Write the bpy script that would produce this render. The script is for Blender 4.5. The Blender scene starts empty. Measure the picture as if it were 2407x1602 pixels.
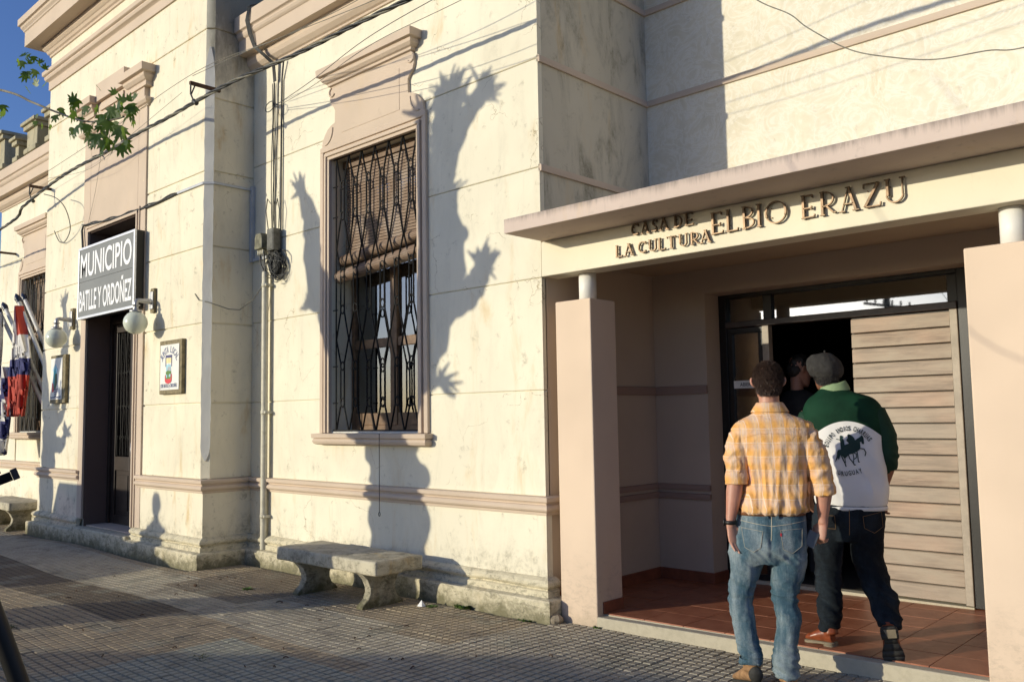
import bpy, bmesh, math, random
from mathutils import Vector, Matrix, noise
from mathutils.bvhtree import BVHTree
random.seed(7)
R = math.radians
scene = bpy.context.scene
col = scene.collection

# ------------------------------------------------------------------ camera
cam_d = bpy.data.cameras.new("camera")
cam = bpy.data.objects.new("camera", cam_d)
col.objects.link(cam)
scene.camera = cam
PAN, PIT, ROL = R(-43.239), R(4.882), R(-0.941)
fw = Vector((math.sin(PAN) * math.cos(PIT), math.cos(PAN) * math.cos(PIT), math.sin(PIT)))
r0 = Vector((math.cos(PAN), -math.sin(PAN), 0))
u0 = r0.cross(fw)
cr = r0 * math.cos(ROL) + u0 * math.sin(ROL)
cu = -r0 * math.sin(ROL) + u0 * math.cos(ROL)
m3 = Matrix((cr, cu, -fw)).transposed()
cam.matrix_world = Matrix.Translation((0, 0, 1.55)) @ m3.to_4x4()
cam_d.sensor_width = 36.0
cam_d.lens = 30.77
cam_d.clip_start = 0.05
cam_d.clip_end = 3000

# ------------------------------------------------------------------ light
SUN_DX, SUN_TAN = 0.53, 0.180           # the sun's rays run towards +y and +x
SUN_EL = math.atan(SUN_TAN)
sun_dir = Vector((SUN_DX, 1.0, -SUN_TAN * math.hypot(SUN_DX, 1.0))).normalized()
sun_d = bpy.data.lights.new("sun", 'SUN')
sun_d.energy = 3.75
sun_d.angle = R(0.55)
sun_d.color = (1.0, 0.915, 0.715)
sun = bpy.data.objects.new("sun", sun_d)
col.objects.link(sun)
sun.rotation_euler = sun_dir.to_track_quat('-Z', 'Y').to_euler()
sun.location = (-6, -6, 9)
world = bpy.data.worlds.new("World")
scene.world = world
world.use_nodes = True
wn = world.node_tree
bg = wn.nodes['Background']
sky = wn.nodes.new('ShaderNodeTexSky')
sky.sky_type = 'NISHITA'
sky.sun_disc = False
sky.sun_elevation = SUN_EL
to_sun = -sun_dir
sky.sun_rotation = math.atan2(to_sun.x, to_sun.y)
sky.air_density = 1.0
sky.dust_density = 1.5
sky.ozone_density = 2.0
tint = wn.nodes.new('ShaderNodeMix')
tint.data_type = 'RGBA'; tint.blend_type = 'MULTIPLY'
tint.inputs[0].default_value = 1
tint.inputs[7].default_value = (.84, 1.07, 1.72, 1)      # the camera's white balance, the same over the whole sky
wn.links.new(sky.outputs[0], tint.inputs[6])
wn.links.new(tint.outputs[2], bg.inputs[0])
bg.inputs[1].default_value = 0.111
vs = scene.view_settings
vs.view_transform = 'Standard'
vs.look = 'None'
vs.gamma = 1
vs.use_curve_mapping = False
vs.exposure = 0.0

# ------------------------------------------------------------------ materials
def new_mat(name):
    m = bpy.data.materials.new(name)
    m.use_nodes = True
    nt = m.node_tree
    return m, nt, nt.nodes['Principled BSDF']

class NT:
    """tiny node helper"""
    def __init__(s, nt):
        s.nt = nt
        s.pos = None
    def n(s, t, **kw):
        x = s.nt.nodes.new(t)
        for k, v in kw.items():
            setattr(x, k, v)
        return x
    def l(s, a, b):
        s.nt.links.new(a, b)
    def P(s, obj=False):
        if obj:
            return s.n('ShaderNodeTexCoord').outputs['Object']
        if s.pos is None:
            s.pos = s.n('ShaderNodeNewGeometry').outputs['Position']
        return s.pos
    def val(s, sock, v):
        if hasattr(v, 'is_output') or hasattr(v, 'links'):
            s.l(v, sock)
        else:
            sock.default_value = v
    def map(s, v, sc=(1, 1, 1), loc=(0, 0, 0)):
        m = s.n('ShaderNodeMapping')
        s.l(v, m.inputs[0])
        m.inputs['Scale'].default_value = sc
        m.inputs['Location'].default_value = loc
        return m.outputs[0]
    def noise(s, v, scale=5, detail=4, rough=.55, dist=0):
        x = s.n('ShaderNodeTexNoise')
        s.l(v, x.inputs['Vector'])
        x.inputs['Scale'].default_value = scale
        x.inputs['Detail'].default_value = detail
        x.inputs['Roughness'].default_value = rough
        x.inputs['Distortion'].default_value = dist
        return x.outputs[0]
    def rng(s, v, a, b, c=0., d=1., smooth=True):
        x = s.n('ShaderNodeMapRange')
        if smooth:
            x.interpolation_type = 'SMOOTHSTEP'
        s.val(x.inputs[0], v)
        for i, q in enumerate((a, b, c, d)):
            s.val(x.inputs[1 + i], q)
        return x.outputs[0]
    def math(s, op, a, b=0.):
        x = s.n('ShaderNodeMath', operation=op)
        s.val(x.inputs[0], a)
        s.val(x.inputs[1], b)
        return x.outputs[0]
    def mix(s, f, a, b, mode='MIX'):
        x = s.n('ShaderNodeMix', data_type='RGBA', blend_type=mode)
        s.val(x.inputs[0], f)
        for i, q in ((6, a), (7, b)):
            if isinstance(q, tuple):
                q = (q[0], q[1], q[2], 1)
            s.val(x.inputs[i], q)
        return x.outputs[2]
    def sep(s, v):
        x = s.n('ShaderNodeSeparateXYZ')
        s.l(v, x.inputs[0])
        return x.outputs
    def bump(s, h, strength=.3, dist=.01, normal=None):
        x = s.n('ShaderNodeBump')
        s.l(h, x.inputs['Height'])
        x.inputs['Strength'].default_value = strength
        x.inputs['Distance'].default_value = dist
        if normal is not None:
            s.l(normal, x.inputs['Normal'])
        return x.outputs[0]

def plaster(name, c, dark=(.22, .19, .12), yellow=(.62, .44, .2), grime=.5, stain=.25, moss=0., bump=.35, chips=None, mould=0., drip=None, mouldc=(.16, .15, .105), veins=0., cracks=0., top=None):
    m, nt, b = new_mat(name)
    g = NT(nt)
    p = g.P()
    z = g.sep(p)[2]
    base = g.mix(g.rng(g.noise(p, 1.1, 3), .3, .7), tuple(x * .93 for x in c), tuple(min(1, x * 1.04) for x in c))
    # soft yellow weathering in vertical drifts
    st = g.noise(g.map(p, (2.6, 2.6, .7)), 1.6, 6, .65, .4)
    base = g.mix(g.math('MULTIPLY', g.rng(st, .55, .8), stain), base, yellow)
    # fine blotches
    fb = g.noise(p, 9, 6, .7, .3)
    base = g.mix(g.math('MULTIPLY', g.rng(fb, .58, .76), stain * .8), base, dark)
    # thin rain streaks
    rs = g.noise(g.map(p, (17, 17, .8)), 1.3, 5, .6)
    base = g.mix(g.math('MULTIPLY', g.rng(rs, .60, .82), stain * .3), base, dark)
    # splash dirt near the pavement
    gn = g.noise(g.map(p, (1, 1, .8)), 5, 7, .72, .5)
    zz = g.math('ADD', z, g.math('MULTIPLY', g.math('SUBTRACT', gn, .5), 1.6))
    gz = g.rng(zz, .55, -.15)
    sp = g.rng(g.noise(p, 26, 7, .75), .42, .62)
    base = g.mix(g.math('MULTIPLY', g.math('MULTIPLY', gz, g.math('ADD', g.math('MULTIPLY', sp, .7), .3)), grime), base, dark)
    if moss:
        mn = g.noise(p, 7, 8, .75, .3)
        zz2 = g.math('ADD', z, g.math('MULTIPLY', g.math('SUBTRACT', mn, .5), .5))
        mz = g.rng(zz2, .16, -.02)
        base = g.mix(g.math('MULTIPLY', mz, moss), base, (.13, .12, .06))
        bs = g.rng(g.noise(g.map(p, (1, 1, 2)), 11, 8, .8, .4), .50, .60)
        base = g.mix(g.math('MULTIPLY', g.math('MULTIPLY', bs, g.rng(z, .7, .15)), moss * .6), base, (.085, .08, .055))
    if mould:
        mn = g.noise(g.map(p, (1.6, 1.6, .55)), 2.3, 8, .7, .7)
        fine = g.rng(g.noise(p, 34, 5, .7), .3, .7)
        base = g.mix(g.math('MULTIPLY', g.math('MULTIPLY', g.rng(mn, .45, .72), g.math('ADD', g.math('MULTIPLY', fine, .5), .5)), mould), base, mouldc)
    if cracks:
        cv = g.n('ShaderNodeTexVoronoi', feature='DISTANCE_TO_EDGE')
        dv = g.n('ShaderNodeVectorMath', operation='ADD')
        g.l(p, dv.inputs[0])
        nn = g.n('ShaderNodeTexNoise'); g.l(p, nn.inputs['Vector']); nn.inputs['Scale'].default_value = 3.0; nn.inputs['Detail'].default_value = 6
        sc_ = g.n('ShaderNodeVectorMath', operation='SCALE'); g.l(nn.outputs['Color'], sc_.inputs[0]); sc_.inputs['Scale'].default_value = .7
        g.l(sc_.outputs[0], dv.inputs[1])
        g.l(dv.outputs[0], cv.inputs['Vector']); cv.inputs['Scale'].default_value = 1.15
        ck = g.math('MULTIPLY', g.rng(cv.outputs['Distance'], .0045, .001), g.rng(g.noise(p, 1.9, 3), .50, .58))
        base = g.mix(g.math('MULTIPLY', ck, cracks), base, (.33, .26, .15))
    if top:
        x_, y_, z_ = g.sep(p)
        tn = g.noise(g.map(p, (1.5, 1.5, .6)), 4, 7, .7)
        tz = g.rng(g.math('ADD', z_, g.math('MULTIPLY', g.math('SUBTRACT', tn, .5), 2.2)), top[0], top[0] + 1.2)
        tm_ = g.math('MULTIPLY', tz, g.rng(x_, top[1] - .05, top[1] + .02))
        base = g.mix(g.math('MULTIPLY', tm_, top[2]), base, (.12, .11, .085))
    if veins:
        vn = g.noise(p, 4.2, 6, .62, 2.6)
        vv = g.math('ABSOLUTE', g.math('SUBTRACT', vn, .5))
        base = g.mix(g.math('MULTIPLY', g.rng(vv, .05, .005), veins), base, (.86, .83, .74))
        base = g.mix(g.math('MULTIPLY', g.rng(vv, .05, .16), veins * .7), base, (.64, .57, .40))
    if drip:
        dn = g.noise(g.map(p, (9, 9, .7)), 1.2, 8, .78)
        dz = g.math('ADD', z, g.math('MULTIPLY', g.math('SUBTRACT', dn, .5), drip[1] * 3))
        dk = g.math('MULTIPLY', g.rng(dz, drip[0] - drip[1], drip[0] + drip[1] * .6), drip[2])
        base = g.mix(dk, base, dark)
    if chips:
        cn = g.rng(g.noise(p, 7.5, 6, .75, .6), .665, .69)
        zone = g.rng(g.noise(p, 1.7, 2), .48, .6)
        base = g.mix(g.math('MULTIPLY', cn, zone), base, chips)
    g.l(base, b.inputs['Base Color'])
    b.inputs['Roughness'].default_value = .88
    b.inputs['Specular IOR Level'].default_value = .25
    h = g.math('ADD', g.noise(p, 5.5, 3, .5), g.math('MULTIPLY', g.noise(p, 85, 4, .7), .22))
    h = g.math('ADD', h, g.math('MULTIPLY', g.rng(g.noise(p, 32, 3, .6), .68, .74), -.25))
    g.l(g.bump(h, bump, .012), b.inputs['Normal'])
    return m

def plain(name, c, rough=.6, metal=0., var=.15, scale=8, bump=.1, spec=.4, obj=False, dirt=None, dirt_amt=.4):
    m, nt, b = new_mat(name)
    g = NT(nt)
    p = g.P(obj)
    n = g.noise(p, scale, 6, .65)
    base = g.mix(g.rng(n, .3, .7), tuple(x * (1 - var) for x in c), tuple(min(1, x * (1 + var)) for x in c))
    if dirt:
        base = g.mix(g.math('MULTIPLY', g.rng(g.noise(p, scale * 2.3, 7, .75, .4), .5, .68), dirt_amt), base, dirt)
    g.l(base, b.inputs['Base Color'])
    b.inputs['Roughness'].default_value = rough
    b.inputs['Metallic'].default_value = metal
    b.inputs['Specular IOR Level'].default_value = spec
    if bump:
        g.l(g.bump(g.noise(p, scale * 9, 4, .6), bump, .004), b.inputs['Normal'])
    return m

CREAM = (.80, .745, .585)
PINK = (.60, .485, .375)
M = {}
M['cream'] = plaster('cream_plaster', CREAM, grime=1.0, stain=.6, cracks=.75, mould=.16)
M['cream_bay'] = plaster('cream_plaster_weathered', (.80, .735, .565), grime=1.0, stain=.9, cracks=.5, mould=.2, top=(4.9, -8.90, .75))
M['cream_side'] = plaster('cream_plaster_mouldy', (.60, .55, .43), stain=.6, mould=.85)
M['cream_up'] = plaster('cream_plaster_trowelled', (.78, .72, .57), stain=.35, bump=.8, veins=.42, mould=.12)
M['beam'] = plaster('cream_plaster_smooth', (.80, .735, .57), grime=0, stain=.12, bump=.2)
M['porch'] = plaster('shade_darkened_porch_plaster', (.52, .43, .34), grime=.15, stain=.08, bump=.2)  # wall colour darkened to carry the shade of the recess
M['pink'] = plaster('pink_trim_plaster', PINK, dark=(.25, .19, .13), grime=.2, stain=.16, bump=.3)
M['pinkchip'] = plaster('pink_trim_chipped', PINK, dark=(.25, .19, .13), grime=.1, stain=.2, bump=.3, chips=(.80, .68, .42))
M['pink_porch'] = plaster('shade_darkened_pink_band', (.33, .235, .19), grime=.1, stain=.1, bump=.2)  # darker copy of the pink trim, porch shade mixed into its colour
M['pinkpil'] = plaster('pink_pillar_paint', (.69, .545, .41), dark=(.3, .22, .15), grime=.25, stain=.07, bump=.16, moss=.25)
M['plinth'] = plaster('plinth_plaster_mossy', (.70, .635, .46), grime=.55, stain=.35, moss=.85, bump=.6)
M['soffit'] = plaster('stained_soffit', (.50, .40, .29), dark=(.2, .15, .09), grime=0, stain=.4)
M['cement'] = plaster('raw_cement', (.66, .645, .59), stain=.15, bump=1.0, grime=0)
M['slab'] = plaster('canopy_slab_concrete', (.60, .49, .42), dark=(.12, .10, .09), grime=0, stain=.5, bump=.3, drip=(3.03, .06, .75))
M['parapet'] = plaster('parapet_lichen', (.42, .38, .26), dark=(.06, .055, .04), grime=0, stain=1.0, mould=.8)
M['bench'] = plaster('bench_cement_lichen', (.56, .51, .38), dark=(.045, .04, .03), grime=.3, stain=1.0, mould=.7, moss=1.0, bump=1.0, mouldc=(.055, .05, .04))
M['kerbm'] = plaster('kerb_cement', (.50, .45, .34), dark=(.12, .11, .07), grime=.2, stain=.4)
M['skirt'] = plain('terracotta_skirting', (.22, .07, .035), .5, var=.2)
M['iron'] = plain('black_iron', (.006, .0055, .005), .45, .6, var=.4, scale=30, bump=.2)
M['rust'] = plain('rusty_iron', (.09, .05, .03), .8, .2, var=.5, scale=30, bump=.3)
M['cable'] = plain('black_cable', (.035, .036, .034), .5, var=.5, scale=20, bump=0)
M['cable_grey'] = plain('weathered_grey_wire', (.18, .17, .13), .6, var=.3, scale=20, bump=0)
M['conduit'] = plain('grey_plastic_conduit', (.48, .50, .52), .5, var=.1)
M['pipe'] = plain('painted_steel_pipe', (.56, .53, .42), .5, var=.12, dirt=(.25, .22, .12), dirt_amt=.35)
M['brown'] = plain('dark_brown_door_paint', (.035, .024, .019), .42, var=.25, scale=6, bump=.15)
M['frame_dark'] = plain('black_door_frame', (.010, .009, .009), .4, var=.3)
M['frame_red'] = plain('dark_red_brown_steel', (.05, .036, .032), .4, var=.25)
M['frame_grey'] = plain('weathered_grey_stile', (.36, .31, .25), .55, var=.15)
M['winwood'] = plain('varnished_window_wood', (.16, .09, .045), .5, var=.3, scale=14)
M['white'] = plain('white_paint', (.78, .76, .70), .5, var=.05)
M['globe'] = plain('opal_glass', (.66, .70, .58), .16, var=.03, bump=0, spec=.5)
M['alu'] = plain('cast_aluminium', (.42, .42, .42), .45, .6, var=.2, scale=25)
M['alu_frame'] = plain('aluminium_edge', (.75, .76, .78), .35, .2, var=.05)
M['signgrey'] = plain('grey_sign_face', (.19, .195, .185), .5, var=.06, scale=3, bump=0)
M['signwhite'] = plain('white_sign_letter', (.85, .85, .84), .5, var=.02, bump=0)
M['black'] = plain('black_box_side', (.012, .011, .010), .5, var=.2)
M['plaqwood'] = plain('weathered_plaque_wood', (.22, .18, .10), .8, var=.35, scale=18, bump=.4)
M['bronze'] = plain('bronze_letter', (.12, .078, .045), .42, .55, var=.3, scale=25, bump=.15)
M['ink'] = plain('blue_grey_ink', (.16, .19, .30), .6, var=.1, bump=0)
M['blue'] = plain('navy_enamel', (.05, .05, .16), .5, bump=0)
M['red'] = plain('red_enamel', (.62, .04, .05), .5, bump=0)
M['yellow'] = plain('pale_yellow_enamel', (.80, .70, .35), .5, bump=0)
M['green'] = plain('green_enamel', (.10, .22, .03), .5, bump=0)
M['skyblue'] = plain('light_blue_enamel', (.35, .62, .72), .5, bump=0)
M['grey'] = plain('grey_enamel', (.4, .42, .44), .5, bump=0)
M['tealen'] = plain('teal_enamel', (.05, .40, .45), .5, bump=0)
M['curtain'] = plain('white_curtain', (.90, .90, .88), .8, var=.04, bump=.1)
M['asphalt'] = plain('street_asphalt', (.05, .05, .052), .9, var=.2, scale=40, bump=.5)
M['earth'] = plain('verge_earth', (.14, .12, .08), .95, var=.3, scale=4, bump=.5)
M['litter'] = plain('white_paper', (.85, .85, .85), .7, var=.03)
M['stone'] = plain('broken_cement_lump', (.30, .25, .18), .9, var=.3, scale=20, bump=.6)
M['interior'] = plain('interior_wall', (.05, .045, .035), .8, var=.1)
M['shoulder'] = plain('blue_pole_tip', (.01, .02, .05), .4, var=.1)
M['polewhite'] = plain('white_flagpole_paint', (.60, .60, .58), .45, var=.1, scale=10)

def glass_mat(name, tint=(.9, .95, .93), transp=.5, rough=.02):
    m, nt, b = new_mat(name)
    g = NT(nt)
    out = nt.nodes['Material Output']
    t = g.n('ShaderNodeBsdfTransparent')
    t.inputs[0].default_value = (*tint, 1)
    gl = g.n('ShaderNodeBsdfGlossy')
    gl.inputs['Roughness'].default_value = rough
    fr = g.n('ShaderNodeFresnel')
    fr.inputs[0].default_value = 1.5
    mx = g.n('ShaderNodeMixShader')
    g.l(g.rng(fr.outputs[0], 0, 1, transp, 1.0, False), mx.inputs[0])
    g.l(t.outputs[0], mx.inputs[1])
    g.l(gl.outputs[0], mx.inputs[2])
    g.l(mx.outputs[0], out.inputs[0])
    return m
M['glass'] = glass_mat('window_glass', transp=.26)
M['glass_refl'] = glass_mat('transom_glass', (.5, .5, .5), transp=.25)
M['carglass'] = glass_mat('car_glass', (.20, .15, .20), .08)

def emit(name, c, s):
    m, nt, b = new_mat(name)
    b.inputs['Emission Color'].default_value = (*c, 1)
    b.inputs['Emission Strength'].default_value = s
    b.inputs['Base Color'].default_value = (*c, 1)
    return m
M['tube'] = emit('fluorescent_tube', (.45, .85, 1.0), 2.2)

def wood_panel():
    m, nt, b = new_mat('weathered_door_boards')
    g = NT(nt)
    p = g.P()
    oi = g.n('ShaderNodeObjectInfo').outputs['Random']
    v = g.n('ShaderNodeVectorMath', operation='ADD')
    g.l(p, v.inputs[0])
    cb = g.n('ShaderNodeCombineXYZ')
    g.l(g.math('MULTIPLY', oi, 30.), cb.inputs[0])
    g.l(g.math('MULTIPLY', oi, 17.), cb.inputs[2])
    g.l(cb.outputs[0], v.inputs[1])
    q = v.outputs[0]
    gr = g.noise(g.map(q, (1.2, 1, 16)), 2.2, 7, .65, .8)
    base = g.mix(g.rng(gr, .35, .68), (.18, .12, .08), (.35, .25, .175))
    base = g.mix(g.rng(g.noise(g.map(q, (1, 1, 3)), 2.3, 4), .42, .68), base, (.33, .26, .19))
    base = g.mix(g.math('MULTIPLY', g.rng(g.noise(g.map(q, (.8, 1, 1.5)), 1.6, 3), .5, .7), .6), base, (.45, .28, .19))
    base = g.mix(g.math('MULTIPLY', oi, .55), base, (.33, .29, .235))
    base = g.mix(g.rng(g.noise(g.map(q, (.7, 1, 30)), 3, 6, .7, .3), .62, .72, 0, .45), base, (.20, .13, .08))
    g.l(base, b.inputs['Base Color'])
    b.inputs['Roughness'].default_value = .55
    g.l(g.bump(g.noise(g.map(q, (2, 1, 40)), 3, 6, .7), .25, .003), b.inputs['Normal'])
    return m
M['boards'] = wood_panel()

def blind_mat():
    m, nt, b = new_mat('wooden_blind_slats')
    g = NT(nt)
    p = g.P()
    s = g.noise(g.map(p, (3, 3, 90)), 2, 5, .6)
    base = g.mix(g.rng(s, .35, .7), (.155, .095, .058), (.31, .21, .14))
    base = g.mix(g.rng(g.noise(p, 3, 3), .45, .65, 0, .5), base, (.40, .33, .27))
    g.l(base, b.inputs['Base Color'])
    b.inputs['Roughness'].default_value = .7
    return m
M['blind'] = blind_mat()

def terracotta():
    m, nt, b = new_mat('terracotta_floor_tile')
    g = NT(nt)
    p = g.P()
    oi = g.n('ShaderNodeObjectInfo').outputs['Random']
    n1 = g.noise(p, 7, 6, .7, .6)
    base = g.mix(g.rng(n1, .35, .68), (.28, .088, .042), (.40, .155, .082))
    base = g.mix(g.math('MULTIPLY', oi, .35), base, (.23, .09, .05))
    base = g.mix(g.rng(g.noise(p, 16, 6, .75, 1.2), .6, .7, 0, .5), base, (.35, .18, .11))
    g.l(base, b.inputs['Base Color'])
    b.inputs['Roughness'].default_value = .42
    g.l(g.bump(g.noise(p, 30, 4), .15, .003), b.inputs['Normal'])
    return m
M['terra'] = terracotta()

def pavement():
    m, nt, b = new_mat('ribbed_pavement_tile')
    g = NT(nt)
    p = g.P()
    x, y, z = g.sep(p)
    sn = g.n('ShaderNodeVectorMath', operation='SNAP')
    mp = g.map(p, (1, 1, 1), (4.0 + .1, .1, 0))
    g.l(mp, sn.inputs[0])
    sn.inputs[1].default_value = (.2, .2, 10)
    wnz = g.n('ShaderNodeTexWhiteNoise')
    g.l(sn.outputs[0], wnz.inputs['Vector'])
    per_tile = wnz.outputs['Value']
    sc = g.n('ShaderNodeVectorMath', operation='SNAP')
    g.l(mp, sc.inputs[0])
    sc.inputs[1].default_value = (.0667, .0667, 10)
    wc = g.n('ShaderNodeTexWhiteNoise')
    g.l(sc.outputs[0], wc.inputs['Vector'])
    grey = (.40, .355, .27)
    brown = (.36, .29, .195)
    dark = (.145, .115, .082)
    light = (.46, .41, .31)
    c = g.mix(per_tile, brown, tuple(q * 1.12 for q in brown))
    # courses laid from different batches, running along the pavement
    band = g.math('MULTIPLY', g.rng(y, 3.475, 3.485), g.rng(y, 4.30, 4.29))
    c = g.mix(band, c, light)
    b2 = g.math('MULTIPLY', g.math('MULTIPLY', g.rng(y, 2.9, 2.905), g.rng(y, 3.48, 3.475)), g.rng(x, -6.9, -7.0))
    c = g.mix(b2, c, dark)
    b3 = g.math('MULTIPLY', g.rng(y, 3.89, 3.90), g.math('MULTIPLY', g.rng(x, -6.9, -6.91), g.rng(x, -8.31, -8.30)))
    c = g.mix(g.math('MULTIPLY', b3, .8), c, (.16, .128, .095))
    # brown repair, then newer grey tiles towards the door
    b4 = g.math('MULTIPLY', g.math('MULTIPLY', g.rng(x, -4.51, -4.50), g.rng(y, 3.1, 3.11)), 1.)
    c = g.mix(b4, c, grey)
    b5 = g.math('MULTIPLY', g.math('MULTIPLY', g.rng(x, -5.31, -5.30), g.rng(x, -4.49, -4.50)), g.rng(y, 4.09, 4.1))
    c = g.mix(b5, c, brown)
    b6 = g.math('MULTIPLY', g.math('MULTIPLY', g.rng(x, -5.91, -5.90), g.rng(x, -3.89, -3.90)), g.rng(y, 3.3, 3.29))
    c = g.mix(b6, c, (.345, .34, .27))
    c = g.mix(g.rng(per_tile, .8, .95, 0, .5), c, (.28, .275, .215))
    c = g.mix(g.rng(per_tile, .12, .0, 0, .5), c, (.32, .27, .2))
    c = g.mix(g.math('MULTIPLY', wc.outputs['Value'], .22), c, tuple(q * .62 for q in brown))
    c = g.mix(g.rng(g.noise(p, 2.2, 6, .7, .5), .48, .68, 0, .55), c, (.12, .10, .075))
    c = g.mix(g.rng(g.noise(p, 60, 5, .7), .5, .75, 0, .3), c, (.12, .11, .09))
    # dirt sits in the joints
    joint = g.rng(g.n('ShaderNodeNewGeometry').outputs['Pointiness'], .47, .40, 0, .0)
    at = g.n('ShaderNodeAttribute')
    at.attribute_name = 'joint'
    jn = g.rng(g.noise(p, 4, 5, .7), .35, .7, .35, 1.0)
    c = g.mix(g.math('MULTIPLY', at.outputs['Fac'], jn), c, (.075, .062, .042))
    g.l(c, b.inputs['Base Color'])
    b.inputs['Roughness'].default_value = .8
    b.inputs['Specular IOR Level'].default_value = .3
    g.l(g.bump(g.noise(p, 140, 4, .7), .3, .003), b.inputs['Normal'])
    return m
M['pave'] = pavement()

def leaf_mat():
    m, nt, b = new_mat('plane_tree_leaf')
    g = NT(nt)
    p = g.P()
    oi = g.n('ShaderNodeObjectInfo').outputs['Random']
    base = g.mix(oi, (.022, .060, .010), (.05, .11, .016))
    base = g.mix(g.rng(g.noise(p, 20, 3), .4, .7, 0, .5), base, (.15, .22, .04))
    g.l(base, b.inputs['Base Color'])
    b.inputs['Roughness'].default_value = .45
    tr = g.n('ShaderNodeBsdfTranslucent')
    tr.inputs[0].default_value = (.26, .42, .03, 1)
    mx = g.n('ShaderNodeMixShader')
    mx.inputs[0].default_value = .4
    g.l(b.outputs[0], mx.inputs[1])
    g.l(tr.outputs[0], mx.inputs[2])
    g.l(mx.outputs[0], nt.nodes['Material Output'].inputs[0])
    return m
M['leaf'] = leaf_mat()
M['bark'] = plain('plane_tree_bark', (.20, .18, .13), .9, var=.4, scale=7, bump=.8, dirt=(.08, .07, .05))
M['weed'] = plain('weed_leaf', (.09, .16, .03), .6, var=.3, scale=40, bump=0)
M['moss'] = plain('dry_grass_tuft', (.10, .11, .03), .8, var=.3, scale=40, bump=0)

# ------------------------------------------------------------------ mesh helpers
def wloc(o):
    v = Vector((0, 0, 0))
    while o:
        v += o.location
        o = o.parent
    return v

def tag(o, label=None, cat=None, group=None, kind=None):
    if label: o['label'] = label
    if cat: o['category'] = cat
    if group: o['group'] = group
    if kind: o['kind'] = kind
    return o

def thing(name, loc, label, cat, group=None, rz=0):
    o = bpy.data.objects.new(name, None)
    o.empty_display_size = .2
    col.objects.link(o)
    o.location = loc
    o.rotation_euler.z = rz
    return tag(o, label, cat, group)

def mesh_obj(name, me, mat=None, parent=None, loc=None):
    o = bpy.data.objects.new(name, me)
    col.objects.link(o)
    if mat is not None and not me.materials:
        for mm in (mat if isinstance(mat, (list, tuple)) else [mat]):
            me.materials.append(mm)
    if parent: o.parent = parent
    if loc is not None: o.location = loc
    return o

def copy_tree(o, loc=None, parent=None):
    c = o.copy()
    col.objects.link(c)
    if parent is not None: c.parent = parent
    if loc is not None: c.location = loc
    for ch in list(o.children):
        copy_tree(ch, parent=c)
    return c

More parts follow.
